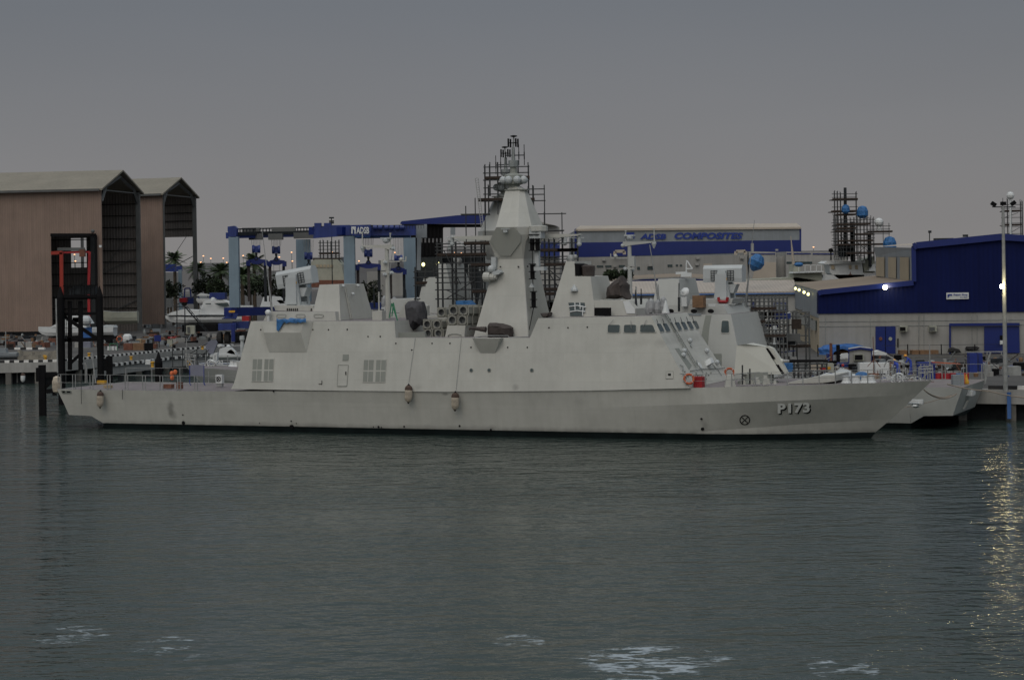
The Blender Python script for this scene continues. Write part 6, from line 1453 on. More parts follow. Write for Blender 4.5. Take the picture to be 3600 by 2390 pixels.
# white annex with ribbed beige roof
D=292
o=thing('store_building','white store building with ribbed beige roof behind the bridge and launcher','building',V3((P(2500,1040,D).x,D,YZ)))
pl3=(P(2105,1000,D+4),P(2800,1000,D-4),P(2105,900,D+4))
def ST(u,v,off=0): return PL(u,v,pl3)+pn(pl3)*off
m_=MB();m_.prism([ST(*q) for q in ((2105,1260),(2110,1036),(2798,1031),(2806,1260))],(0,14,0));m_.to('wall','wallwhite',o)
m_=MB();a,b_,c_,d_=ST(2104,1036,.6),ST(2800,1029,.6),P(2792,989,D+6),P(2098,994,D+12);m_.prism([a,b_,c_,d_],(0,0,.2));m_.to('roof','roofrib',o)
m_=MB();m_.prism([ST(*q,.65) for q in ((2104,1035),(2800,1029),(2800,1033),(2104,1040))],(0,.1,0));m_.to('eaves_trim','blue_l',o)
for u0,v0,u1,v1 in ((2275,1066,2318,1100),(2645,1062,2656,1080),(2720,1064,2768,1092),(2722,1188,2768,1210)):
    m_=MB();m_.prism([ST(u,v,.1) for u,v in ((u0,v0),(u1,v0),(u1,v1),(u0,v1))],(0,.2,0));wn=m_.to('door','bluetrim',o)
    m_=MB();m_.prism([ST(u,v,.16) for u,v in ((u0+4,v0+4),(u1-6,v0+4),(u1-6,v1-3),(u0+4,v1-3))],(0,.05,0));m_.to('panel','greyclad',wn)
# ================================================================ THIRD SHIP (right, behind the repair shop) and its scaffolds
D=300
ts=thing('patrol_ship','grey ship with a small wheelhouse and beige windows behind the repair shop roof','ship',V3((P(2950,1000,D).x,D,YZ)))
def tsp(nm,pts,mt_,dep=5,D_=D):
    m_=MB();m_.prism([P(u,v,D_) for u,v in pts],(0,dep,0));return m_.to(nm,mt_,ts)
tsp('wheelhouse',[(2920,960),(2912,925),(3035,925),(3040,985),(2960,988)],'white')
tsp('wheelhouse_roof',[(2896,926),(2908,918),(3042,917),(3042,925),(2900,929)],'white',6,299.5)
tsp('superstructure',[(2888,990),(2894,966),(3060,966),(3080,1000),(2888,1000)],'white')
tsp('upper_works',[(3035,960),(3030,915),(3075,900),(3076,960)],'ltgreen')
tsp('bridge_wing',[(3042,953),(3055,951),(3068,928),(3078,928),(3078,953)],'white',4,299)
tsp('deck_house',[(2790,990),(2788,962),(2790,930),(2812,928),(2815,958),(2890,958),(2890,990)],'ltgreen')
tsp('deck_edge',[(2786,961),(2788,956),(2896,953),(2896,957)],'white',4,299)
tsp('hull',[(2600,1020),(2600,985),(2800,975),(2900,990),(3080,996),(3080,1020)],'ltgreen',8)
for u0,u1 in ((2922,2934),(2984,2994),(3006,3016)): tsp('window',[(u0,932),(u1,932),(u1,947),(u0+1,946)],'wallbeige',.1,299.8)
m_=MB();pxbar(m_,[(2989,966),(2989,956)],299,.12);pxbar(m_,[(2983,968),(2989,964),(2996,968)],299,.12);m_.to('anchor','rusty',ts)
m_=MB();
for u in (2932,2955,2978,3002,3022,3038): pxbar(m_,[(u,899),(u,918)],299,.12)
pxbar(m_,[(2932,899),(3040,899)],299,.12);pxbar(m_,[(2932,908),(3040,908)],299,.1)
for u in (2808,2830,2850,2870,2888): pxbar(m_,[(u,930),(u,955)],299,.1)
pxbar(m_,[(2808,932),(2888,932)],299,.1);m_.to('railing','white',ts)
m_=MB();m_.lathe(P(2921,880,299),[(.1,-1.5),(.1,-.3),(.35,-.2),(.35,.2),(.1,.3)],n=8);m_.to('searchlight','black',ts)
m_=MB();m_.tube(P(2790,930,300),P(2780,830,300),.25,.04);m_.to('whip_aerial','roofbeige',ts)
m_=MB();m_.ball(P(2808,930,297),.7,.5);tag(m_.to('blue_cover','tarp_blue'),'bright blue cover on the deck of the patrol ship','cover')
for (u,v,r,lab) in ((2973,737,.62,'round blue wrapped dome on the scaffold tower, left of two'),(3032,748,.85,'taller blue wrapped dome at the right of the scaffold tower'),(3128,860,1.0,'blue wrapped dome low at the right of the scaffold, above the grey cladding')):
    m_=MB();m_.lathe(P(u,v,D-3)-V3((0,0,r)),[(r*.5,0),(r,.5*r),(r,1.3*r),(r*.7,2*r),(r*.2,2.2*r)],n=10);tag(m_.to('wrapped_dome','tarp_blue'),lab,'wrapped dome')
m_=MB();m_.lathe(P(2645,928,290)-V3((0,0,1.0)),[(.2,0),(1.0,.7),(1.2,1.5),(.7,2.4),(.2,2.6)],(.5,0,1),12);tag(m_.to('wrapped_dome','tarp_blue'),'bright blue wrapped radar dome just right of the warship launcher','wrapped dome')
m_=MB();m_.ball(P(3090,782,D-2),.68*1.0);m_.tube(P(3090,795,D-2),P(3090,815,D-2),.3,.5);tag(m_.to('radome','white'),'white ball radome on the right arm of the scaffolded ship','radome')
scaffold('tall dark scaffold tower over the patrol ship, upper lift',[2932,2942,2953,2970,3008],[682,694,705,728,740,753],D-3,3,base_v=900,planks=[(2926,3016,702),(2922,3010,745),(2940,3008,756)],vext=12,r=.05,ext=8)
scaffold('broad lower lifts of the dark scaffold over the patrol ship',[2930,2937,2944,2955,2963,2975,2988,3000,3012,3022,3035,3046,3058,3068],[773,783,795,808,826,838,847,858,870,885],D-4,4,base_v=915,planks=[(2940,3060,790),(2942,3010,804),(3005,3070,825),(2945,3070,848),(2975,3072,892),(2935,3000,815),(2940,3068,862)],diag=[((2950,826),(3000,870)),((3012,895),(3060,850)),((3012,850),(3060,890)),((3012,780),(3055,765))],vext=14,r=.05,ext=8)
scaffold('cantilevered scaffold arm right of the dark tower, under the white radome',[3068,3104,3125],[795,806,822],D-3,3,base_v=850,planks=[(3050,3138,816),(3070,3130,860)],vext=14,r=.05,back=False)
m_=MB();m_.box(P(2998,850,D-1),(.6,.6,6));m_.box(P(3058,880,D-1),(.4,.5,5));m_.tube(P(2971,660,D-2),P(2973,900,D-2),.22,.3);m_.box(P(2973,880,D-1.5),(2,1,2));tag(m_.to('ship_mast','darkmetal'),'dark mast column inside the tall scaffold tower','mast')
scaffold('scaffold tower at the far right edge behind the floodlight mast',[3523,3540,3553,3586,3592],[720,733,742,765,785,797,822],330,3,base_v=850,planks=[(3530,3590,743),(3530,3592,792)],diag=[((3532,765),(3580,748)),((3532,830),(3585,800))],vext=20,r=.05)
m_=MB();m_.ball(P(3552,688,329),.66);m_.tube(P(3552,702,329),P(3553,840,329),.18);tag(m_.to('radome','white'),'white ball radome above the floodlight mast at the far right','radome')
# ================================================================ REPAIR SHOP
Dn=256.
rs=thing('repair_shop','dark blue repair workshop with pale lower wall at the right','building',V3((P(3200,1000,Dn).x,Dn,YZ)))
pr_=(P(2880,1100,DG(2880,1243)),P(3600,1100,DG(3600,1243)*1.0),P(2880,1000,DG(2880,1243)))
DR=DG(2880,1243)
prr=(P(2880,1100,DR),P(3600,1100,DR-8),P(2880,1100,DR)+V3((0,0,5)))
def RS(u,v,off=0): return PL(u,v,prr)+pn(prr)*off
zg=YZ
def RSg(u,off=0): p=RS(u,1240,off);p.z=YZ;return p
m_=MB();m_.prism([RSg(2880),RS(2880,1100),RS(3720,1090),RSg(3720)],(0,.5,0));lw=m_.to('lower_wall','wallw',rs)
for u in (2902,3060,3230,3248,3417,3435):
    m_=MB();m_.bar(RSg(u,.03),RS(u,1105,.03),.045);m_.to('joint','steel',lw)
for v in (1131,1148):
    m_=MB();m_.bar(RS(2880,v,.03),RS(3700,v-8,.03),.045);m_.to('joint','steel',lw)
m_=MB();up=[(2877,1103),(2877,1030),(2884,1022),(3214,990),(3211,866),(3219,860),(3520,829),(3720,842),(3720,1095)]
m_.prism([RS(*q,.15) for q in up],(0,1,0));m_.to('upper_cladding','blueclad',rs)
def tr_(pts,w_,nm,mt_='bluetrim'):
    m_=MB()
    for a,b_ in zip(pts,pts[1:]): m_.bar(RS(*a,.35),RS(*b_,.35),.5,w_)
    return m_.to(nm,mt_,rs)
tr_([(3214,868),(3224,863),(3520,833),(3720,846)],.75,'verge_trim');tr_([(2880,1031),(2890,1027),(3214,994)],.6,'verge_trim');tr_([(3213,870),(3215,990)],.25,'corner_trim')
# left low side wall and roofs
aL=RS(2877,1022,.1);zE=aL.z
gb_=P(2790,1000,DR+55)
m_=MB();m_.prism([RS(2877,1025),V3((gb_.x,gb_.y,zE)),V3((gb_.x,gb_.y,YZ+4.2)),V3((RS(2877,1100).x,RS(2877,1100).y,YZ+4.2))],(.3,0,0));m_.to('side_fascia','greyclad',rs)
m_=MB();m_.prism([V3((RS(2878,1100).x,RS(2878,1100).y,YZ+4.2)),V3((gb_.x+.2,gb_.y,YZ+4.2)),V3((gb_.x+.2,gb_.y,YZ)),RSg(2878)],(.3,0,0));m_.to('side_wall','wallbeige',rs)
for i in range(6):
    k=.1+i*.15;p=V3((aL.x+(gb_.x-aL.x)*k-.2,aL.y+(gb_.y-aL.y)*k,YZ+3.2));m_=MB();m_.box(p,(.2,3.6,1.2));m_.to('side_window','glass',rs)
e0,e1=RS(2884,1022,.4),RS(3212,989,.4)
m_=MB();m_.poly([e0,e1,P(3190,970,DR+40),P(3080,968,DR+50),V3((gb_.x,gb_.y,zE+.3))]);m_.to('low_roof','roofbrown',rs)
for i,(u,v) in enumerate(((2807,1014),(2820,1019),(2838,1027),(2853,1034))):
    lp_=PL(u,v,(V3((gb_.x,gb_.y,zE)),V3((aL.x,aL.y,zE)),V3((aL.x,aL.y,0))));m_=MB();m_.ball(lp_+V3((-.5,-.6,0)),.19,1.1);m_.to('wall_lamp','lamp_y',rs)
# high part side
q0=RS(3212,864,-.2)
m_=MB();A=P(3212,862,DR-2);B=P(3072,870,DR+45);m_.prism([P(3212,872,DR-1.5),P(3072,868,DR+40),P(3078,902,DR+40),P(3212,903,DR-1.5)],(.2,.2,0));m_.to('high_side_fascia','greyclad',rs)
m_=MB();m_.prism([P(3213,903,DR-1.5),P(3078,902,DR+40),P(3078,972,DR+40),P(3213,990,DR-1.5)],(.25,.2,0));hs=m_.to('high_side_wall','greyclad',rs)
def HS(u,v):
    pl=(P(3213,903,DR-1.5),P(3078,902,DR+40),P(3078,972,DR+40));return PL(u,v,pl)+pn(pl)*.1
for u0,u1 in ((3082,3112),(3125,3153),(3166,3198)):
    m_=MB();k0=970+(u0-3078)*.13;k1=970+(u1-3078)*.13;m_.poly([HS(u0,904),HS(u1,904),HS(u1,k1),HS(u0,k0)]);m_.to('translucent_panel','wallbeige',hs)
m_=MB();m_.poly([RS(3214,862,.2),RS(3520,829,.2),P(3440,833,DR+40),P(3072,868,DR+42)]);m_.poly([RS(3520,829,.2),RS(3720,842,.2),P(3640,846,DR+42),P(3440,833,DR+40)]);m_.to('high_roof','roofbeige',rs)
m_=MB();m_.box(P(3317,841,DR+12),(2.2,1.5,.25));m_.box(P(3394,829,DR+14),(.6,.4,.3));m_.tube(P(3268,848,DR+10),P(3268,818,DR+10),.06);m_.box(P(3269,815,DR+10),(.35,.3,.3));m_.to('roof_vent','darkmetal',rs)
# sign
m_=MB();m_.prism([RS(u,v,.35) for u,v in ((3329,1029),(3407,1028),(3407,1051),(3329,1052))],(0,.1,0));sg=m_.to('sign','white',rs)
m_=MB();m_.poly([RS(u,v,.42) for u,v in ((3333,1034),(3349,1034),(3349,1040),(3341,1038),(3337,1044),(3333,1048))]);v_,f_=text_on('Repair Shop',prr,3354,1032.5,3403,1040.5,.42,.03);m_.add(v_,f_);v_,f_=text_on('Bldg MR04',prr,3377,1043,3403,1048,.42,.02);m_.add(v_,f_);m_.to('lettering','textblue',sg)
# doors
m_=MB();m_.prism([RS(3079,1148,.15),RS(3149,1147,.15),RS(3149,1246,.15),RS(3079,1247,.15)],(0,.1,0));dd=m_.to('door','bluetrim',rs)
for u,mk in ((3097,'rusty'),(3131,'ltgreen')):
    m_=MB();m_.lathe(RS(u,1191,.2),[(.22,0),(.2,.06)],(0,-1,0),12);m_.to('door_disc',mk,dd)
m_=MB();m_.bar(RS(3114,1148,.2),RS(3114,1246,.2),.05);m_.to('gap','black',dd)
m_=MB();m_.prism([RS(u,v,.25) for u,v in ((3461,1147),(3584,1146),(3586,1240),(3461,1241))],(0,.1,0));d2=m_.to('sliding_door','bluetrim',rs)
m_=MB();m_.box(RS(3524,1203,.5),(.45,.1,.45));m_.box(RS(3524,1203,.55),(.35,.1,.35));m_.to('notice','white',d2)
m_=MB();m_.box(RS(3524,1186,.5),(.45,.1,.5));m_.to('window','black',d2)
m_=MB();m_.bar(RS(3339,1141,.4),RS(3586,1139,.4),.3,.3);m_.bar(RS(3341,1141,.3),RSg(3341,.3),.18);m_.to('door_rail','bluetrim',rs)
for u in (3177,3280):
    m_=MB();m_.box(RS(u,1155,.35),(.85,.7,.65));ac=m_.to('air_conditioner','ltgreen',rs)
    m_=MB();m_.box(RS(u,1156,.72),(.65,.05,.45));m_.to('grille','black' if u<3200 else 'shedframe',ac)
m_=MB();m_.bar(RS(3157,1190,.1),RS(3157,1220,.1),.12);m_.to('downpipe','black',rs)
def lamp(u,v,D_,nm,lab,power,parent=None,r=.2):
    p=P(u,v,D_);m_=MB();m_.ball(p,r,1,10)
    o=m_.to(nm,'lamp_w',parent)
    ld=bpy.data.lights.new('lamp_light','POINT');ld.energy=power;ld.shadow_soft_size=.25;ld.color=(1,.82,.42);lo=bpy.data.objects.new('lamp_light',ld);COL.objects.link(lo);lo.location=p+V3((0,-.5,0));return o
lamp(3112,1010,RS(3112,1010).y-1.2,'floodlight','',30,rs,.27)
# floodlight mast right
Dm=W(84,-21,0).y;pm_=P(3534,1290,Dm);fm_=thing('floodlight_mast','tall pale floodlight mast at the right with three lamp heads','floodlight mast',V3((pm_.x,Dm,YZ)))
a=P(3526,725,Dm);m_=MB();m_.tube(V3((pm_.x,Dm,YZ)),V3((a.x,Dm,a.z)),.2,.12,10);m_.to('pole','galv',fm_)
m_=MB();m_.bar(P(3488,728,Dm),P(3570,728,Dm),.08);m_.to('cross_arm','darkmetal',fm_)
for u,v,rz in ((3493,718,.6),(3527,716,0),(3562,715,-.6)):
    m_=MB();m_.box(P(u,v,Dm),(.42,.35,.3),0,Matrix.Rotation(rz,3,'Y'));m_.to('floodlight','black',fm_)
lamp(3523,1007,Dm-.4,'lit_lamp','',170,fm_,.2)
m_=MB();m_.bar(P(3523,1007,Dm-.3),P(3531,1007,Dm),.1);m_.to('bracket','galv',fm_)
# ================================================================ right quay clutter
def Q(t,s,z=YZ): return W(s,t,z)
fe=thing('fence','low mesh fence with dark posts along the repair shop yard','fence',V3((P(3200,1260,235).x,235,YZ)))
for u in (2875,3191,3309,3427,3541):
    m_=MB();a=P(u,1210 if u>3000 else 1212,228);m_.tube(V3((a.x,228,YZ)),a,.06);m_.to('post','black',fe)
m_=MB();m_.bar(P(3100,1215,228),P(3700,1208,228),.04);m_.bar(P(3100,1262,228),P(3700,1256,228),.05);m_.to('wire','darkmetal',fe)
m_=MB();a,b_=P(3090,1268,222),P(3720,1262,222);m_.box(((a.x+b_.x)/2,222,a.z-.3),(b_.x-a.x,.6,1.4));tag(m_.to('low_wall','concrete'),'low dark concrete kerb wall along the workshop yard','wall')
def heap(name,label,pts,D_,dep,mt_,cat='tarpaulin'):
    q=[P(u,v,D_) for u,v in pts];c_=sum(q,V3())/len(q);m_=MB();rings=[]
    random.seed(int(pts[0][0]))
    for a_,s in ((0,.6),(.2,.9),(.5,1),(.9,.8)):
        rings.append([c_+(p.lerp(q[(i+1)%len(q)],k)-c_)*s+V3((random.uniform(-.1,.1),dep*a_,random.uniform(-.08,.08))) for i,p in enumerate(q) for k in (0,.5)])
    m_.grid(rings,True);m_.poly(rings[0]);m_.poly(rings[-1]);return tag(m_.to(name,mt_),label,cat)
heap('blue_tarpaulin','large bright blue tarpaulin heaped over a boat beside the repair shop',[(2885,1258),(2884,1228),(2900,1214),(2940,1212),(2985,1208),(3040,1216),(3075,1228),(3030,1232),(2960,1226),(2920,1240),(2910,1258)],232,3,'tarp_blue_d')
heap('dark_boat','dark hull lying under the blue tarpaulin',[(2910,1258),(2925,1236),(2970,1226),(3040,1226),(3070,1236),(3050,1258)],233,2,'wood','boat')
heap('blue_tarpaulin','flat blue tarpaulin over timber between the two doors',[(3180,1218),(3185,1216),(3300,1218),(3310,1222),(3290,1232),(3200,1230),(3182,1228)],232,2,'tarp_blue','tarpaulin')
for u0,u1,lab in ((3165,3190,'light timber spool left of the blue tarpaulin'),(3207,3232,'light timber spool right under the blue tarpaulin'),(3234,3300,'long bundle of timber under the blue tarpaulin')):
    gb('timber_bundle',lab,'timber',u0,1232,u1,1250,'wood',1.5,D_=230)
heap('inflatable_boat','black covered dinghy by the sliding door, left of two',[(3337,1240),(3342,1226),(3358,1221),(3378,1230),(3382,1240)],228,1.6,'tyre','dinghy')
heap('inflatable_boat','black upturned dinghy on a rack by the sliding door, right of two',[(3399,1232),(3402,1220),(3440,1219),(3446,1224),(3438,1234)],228,1.6,'tyre','dinghy')
m_=MB();
for u in (3403,3470,3520): pxbar(m_,[(u,1236),(u,1262)],226,.1)
pxbar(m_,[(3395,1237),(3530,1236)],226,.12);tag(m_.to('rack','galv'),'long thin steel rack under the upturned dinghy','rack')
gb('white_car','white pickup half hidden behind the site cabin','car',3080,1232,3118,1248,'white',2,D_=226)
car=boat('white car-like covered launch left of the site cabin',2950,2992,1252,1266,222,cabin=[([(2952,1252),(2960,1243),(2980,1241),(2992,1252)],'white')])
bpy.data.objects.remove(bpy.data.objects['white_car'])
mc=MB();mc.prism([P(u,v,224) for u,v in ((3075,1248),(3078,1236),(3092,1232),(3110,1238),(3119,1242),(3118,1248))],(0,1.8,0));tag(mc.to('covered_car','white'),'white sheeted vehicle nose showing right of the site cabin','vehicle')
# site cabin
Dc=205;cb=thing('site_cabin','small grey gabled site cabin with a window cooler behind the foredeck','cabin',V3((P(3025,1290,Dc).x,Dc,YZ)))
a_=[P(u,v,Dc) for u,v in ((2984,1295),(2984,1231),(3024,1224),(3064,1229),(3064,1295))];m_=MB();m_.prism(a_,(.8,5,0));m_.to('wall','conc_l',cb)
m_=MB();m_.bar(P(2981,1231,Dc-.1),P(3024,1224,Dc-.1),.2);m_.bar(P(3024,1224,Dc-.1),P(3071,1230,Dc-.1),.2);m_.bar(P(2984,1233,Dc-.05),P(2984,1290,Dc-.05),.08);m_.bar(P(3064,1231,Dc-.05),P(3064,1290,Dc-.05),.08);m_.to('trim','bluetrim',cb)
m_=MB();m_.box(P(3019,1256,Dc-.2),(1.0,.5,.68));ac=m_.to('air_conditioner','ltgreen',cb)
m_=MB();m_.box(P(3019,1256,Dc-.48),(.8,.05,.5));m_.to('grille','black',ac)
for (u,vt,vb,mk,lab,r) in ((2921,1206,1262,'rusty','rusty post standing before the blue tarpaulin',.16),(2946,1212,1268,'black','black post standing before the blue tarpaulin, beside the rusty one',.2)):
    m_=MB();a=P(u,vt,212);m_.tube(V3((a.x,212,YZ)),a,r);tag(m_.to('post',mk),lab,'post')
gb('steel_drum','dark blue drum at the foot of the rusty post','drum',2909,1244,2929,1268,'liftblue',.8,D_=214)
gb('blue_wrap','bright blue wrapped coil under the gun barrel, at the turret edge','coil',2758,1278,2790,1308,'tarp_blue',1,D_=PS(2770,1300,-9).y)
# red & blue drums by the quay
Dd=W(71,-20.5,0).y
for i,(u,mk) in enumerate(((3300,'redb'),(3326,'redb'),(3350,'redb'),(3373,'blue_l'),(3394,'redb'))):
    p=P(u,1312,Dd+ (0 if i%2 else .6));b_=V3((p.x,p.y,YZ));m_=MB();m_.lathe(b_,[(.3,0),(.3,.3),(.32,.32),(.3,.34),(.3,.62),(.32,.64),(.3,.66),(.3,1.25)],n=14)
    lab=['red oil drum at the left end of the row on the quay','second red drum in the quay row, leaning board on top','third red drum in the quay row, just left of the blue one','blue drum standing among the red drums','red drum at the right end of the row on the quay'][i]
    tag(m_.to('oil_drum',mk,smooth=True),lab,'drum','drums on the quay')
m_=MB();m_.box(P(3325,1276,Dd),(2.4,.4,.08),.0,Matrix.Rotation(.08,3,'Y'));tag(m_.to('plank','orange'),'orange board lying across the red drums','board')
for (u0,u1,v0,v1,lab,D_,mk) in ((3230,3289,1274,1338,'navy blue steel locker left of the red drums',Dd+.5,'blue'),(3409,3436,1242,1310,'tall dark blue cabinet right of the drums, left of two',Dd+2,'blue'),(3440,3455,1242,1306,'tall dark blue cabinet right of the drums, right of two',Dd+3,'blue')):
    gb('steel_cabinet',lab,'cabinet',u0,v0,u1,v1,mk,1,D_=D_)
gb('generator','pale grey generator box at the foot of the floodlight mast','generator',3536,1289,3590,1320,'galv',1.2,D_=W(81,-20,0).y)
gb('welding_set','black machine on the quay at the right edge','machine',3576,1276,3620,1300,'black',1,D_=W(83,-22,0).y)
m_=MB();p=W(76.5,-19.6,YZ);m_.torus(p+V3((0,0,.1)),.9,.35,(-SI,-CO,.2),16,8);tag(m_.to('tyre_fender','tyre'),'big black tyre lying on the quay at the right edge','tyre')
m_=MB();a=PS(3548,1425,-18.0);m_.box(a,(.3,.3,2.2),-PSI);tag(m_.to('blue_pile','blue_l'),'blue vertical fender beam on the right quay wall','fender beam')
for i,(u,mk,lab) in enumerate(((3392,'coverall_o','orange traffic cone-like float at the flight deck edge'),(3398,'yellow','yellow float beside the orange one'))):
    m_=MB();p=P(u,1345,PS(u,1345,-12).y);m_.lathe(p-V3((0,0,.1)),[(.2,0),(.22,.15),(.1,.5),(.04,.8)],n=8);tag(m_.to('marker_float',mk),lab,'float')
gb('grey_locker','grey-green locker at the stern of the ship behind','locker',3350,1318,3390,1355,'greyclad',.7,D_=PS(3370,1345,-11).y)
# things on the flight deck of the ship behind
Df=lambda u,v=1310,t=-11:PS(u,v,t).y
for (u,v,w_,h_,mk,lab,nm) in ((2965,1332,1.5,1.0,'launcher','big white inflated cover on the forecastle behind the rail','white_cover'),(3003,1326,.7,.5,'launcher','smaller white cover beside the blue one','white_cover'),(3030,1330,1.1,.75,'tarp_blue','bright blue cover among the deck gear','blue_cover'),(3027,1340,.9,.45,'white','white sheeted heap at the deck edge','white_cover')):
    p=P(u,v+6,Df(u,1330,-3));m_=MB();m_.lathe(p-V3((0,0,.1)),[(w_*.5,0),(w_*.55,h_*.4),(w_*.45,h_*.8),(w_*.2,h_)],n=12);tag(m_.to(nm,mk,smooth=True),lab,'cover')
for u0,u1,v0,v1,lab in ((3022,3072,1276,1312,'white container left of the curved hose frame'),(3078,3128,1276,1312,'white container right of the thin red pole')):
    gb('white_container',lab,'container',u0,v0,u1,v1,'white',1,D_=Df((u0+u1)/2,1310,-16))
gb('equipment_case','white case with a yellow plate on the flight deck behind','case',2903,1278,2932,1310,'ltgreen',.8,D_=Df(2915,1300,-14))
gb('yellow_plate','small yellow plate on the white equipment case','plate',2908,1289,2920,1298,'yellow',.05,D_=Df(2915,1300,-14)-.1)
gb('equipment_case','pale beige rolled case left of the yellow plate','case',2848,1280,2890,1300,'roofbeige',.8,D_=Df(2860,1300,-14))
gb('red_toolbox','small dark red toolbox on the flight deck','toolbox',2884,1292,2903,1299,'red',.4,D_=Df(2890,1300,-12))
m_=MB();m_.ball(P(2963,1284,Df(2963,1290,-14)),.13);tag(m_.to('hard_hat','red'),'small red helmet showing above the white cover','helmet')
m_=MB();pxbar(m_,[(3071,1310),(3072,1262),(3069,1184)],Df(3070,1300,-12),.05);pxbar(m_,[(3050,1288),(3074,1262),(3095,1290)],Df(3070,1300,-12),.05);tag(m_.to('thin_pole','rusty'),'thin reddish pole on the flight deck','pole')
m_=MB();pts=[(3108,1290),(3113,1276),(3124,1266),(3138,1266),(3160,1271),(3190,1280)];m_.path([P(u,v,Df(3130,1300,-12)) for u,v in pts],.05)
for u in (3126,3140,3160,3180): pxbar(m_,[(u,1268),(u,1318)],Df(3130,1300,-12),.04)
tag(m_.to('curved_frame','galv'),'curved white pipe frame on the flight deck','frame')
m_=MB();pxbar(m_,[(3464,1348),(3473,1265),(3483,1236)],Df(3470,1340,-11),.1);pxbar(m_,[(3462,1350),(3466,1268),(3480,1270)],Df(3470,1340,-11),.07);tag(m_.to('leaning_davit','galv'),'pale leaning davit at the stern of the ship behind','davit')
m_=MB();pxbar(m_,[(3144,1338),(3143,1212)],Df(3144,1300,-2),.06) if False else m_.tube(P(3143,1335,Df(3144,1300,-6)),P(3143,1212,Df(3144,1300,-6)),.05);bpy.data.meshes
# mooring ropes
def rope(label,pts,r=.05,sag=.0,mt_='rope'):
    m_=MB();q=[]
    for a,b_ in zip(pts,pts[1:]):
        for k in range(8): f=k/8;p=a.lerp(b_,f);p=V3(p);p.z-=sag*4*f*(1-f);q.append(p)
    q.append(pts[-1]);m_.path(q,r);return tag(m_.to('mooring_rope',mt_),label,'rope')
tS=-6.9
rope('doubled mooring rope drooping from the bow to the fairlead of the ship behind, upper',[PS(3248,1370,-.2),PS(3362,1385,tS)],.05,.5)
rope('doubled mooring rope drooping from the bow to the fairlead of the ship behind, lower',[PS(3252,1374,-.2),PS(3358,1387,tS)],.04,.35)
rope('thin rope crossing the transom of the ship behind to the right quay',[PS(3330,1350,-6.5),PS(3480,1375,-9),P(3640,1400,150)],.05,.1)
rope('thin line running from the quay fairlead down behind the bow',[PS(3345,1388,tS),PS(3180,1432,tS)],.03,.1)
an_=MB();an_.box(PS(3223,1412,-6.5),(1.0,.4,.35),-PSI);an_.tube(PS(3180,1416,-3),PS(3230,1418,-6.4),.08);an_.lathe(PS(3220,1420,-6.6),[(.3,0),(.4,.15),(.1,.3)],(0,0,-1),8);tag(an_.to('boat_boom','white'),'small white fitting projecting from the hull side of the ship behind','boom')
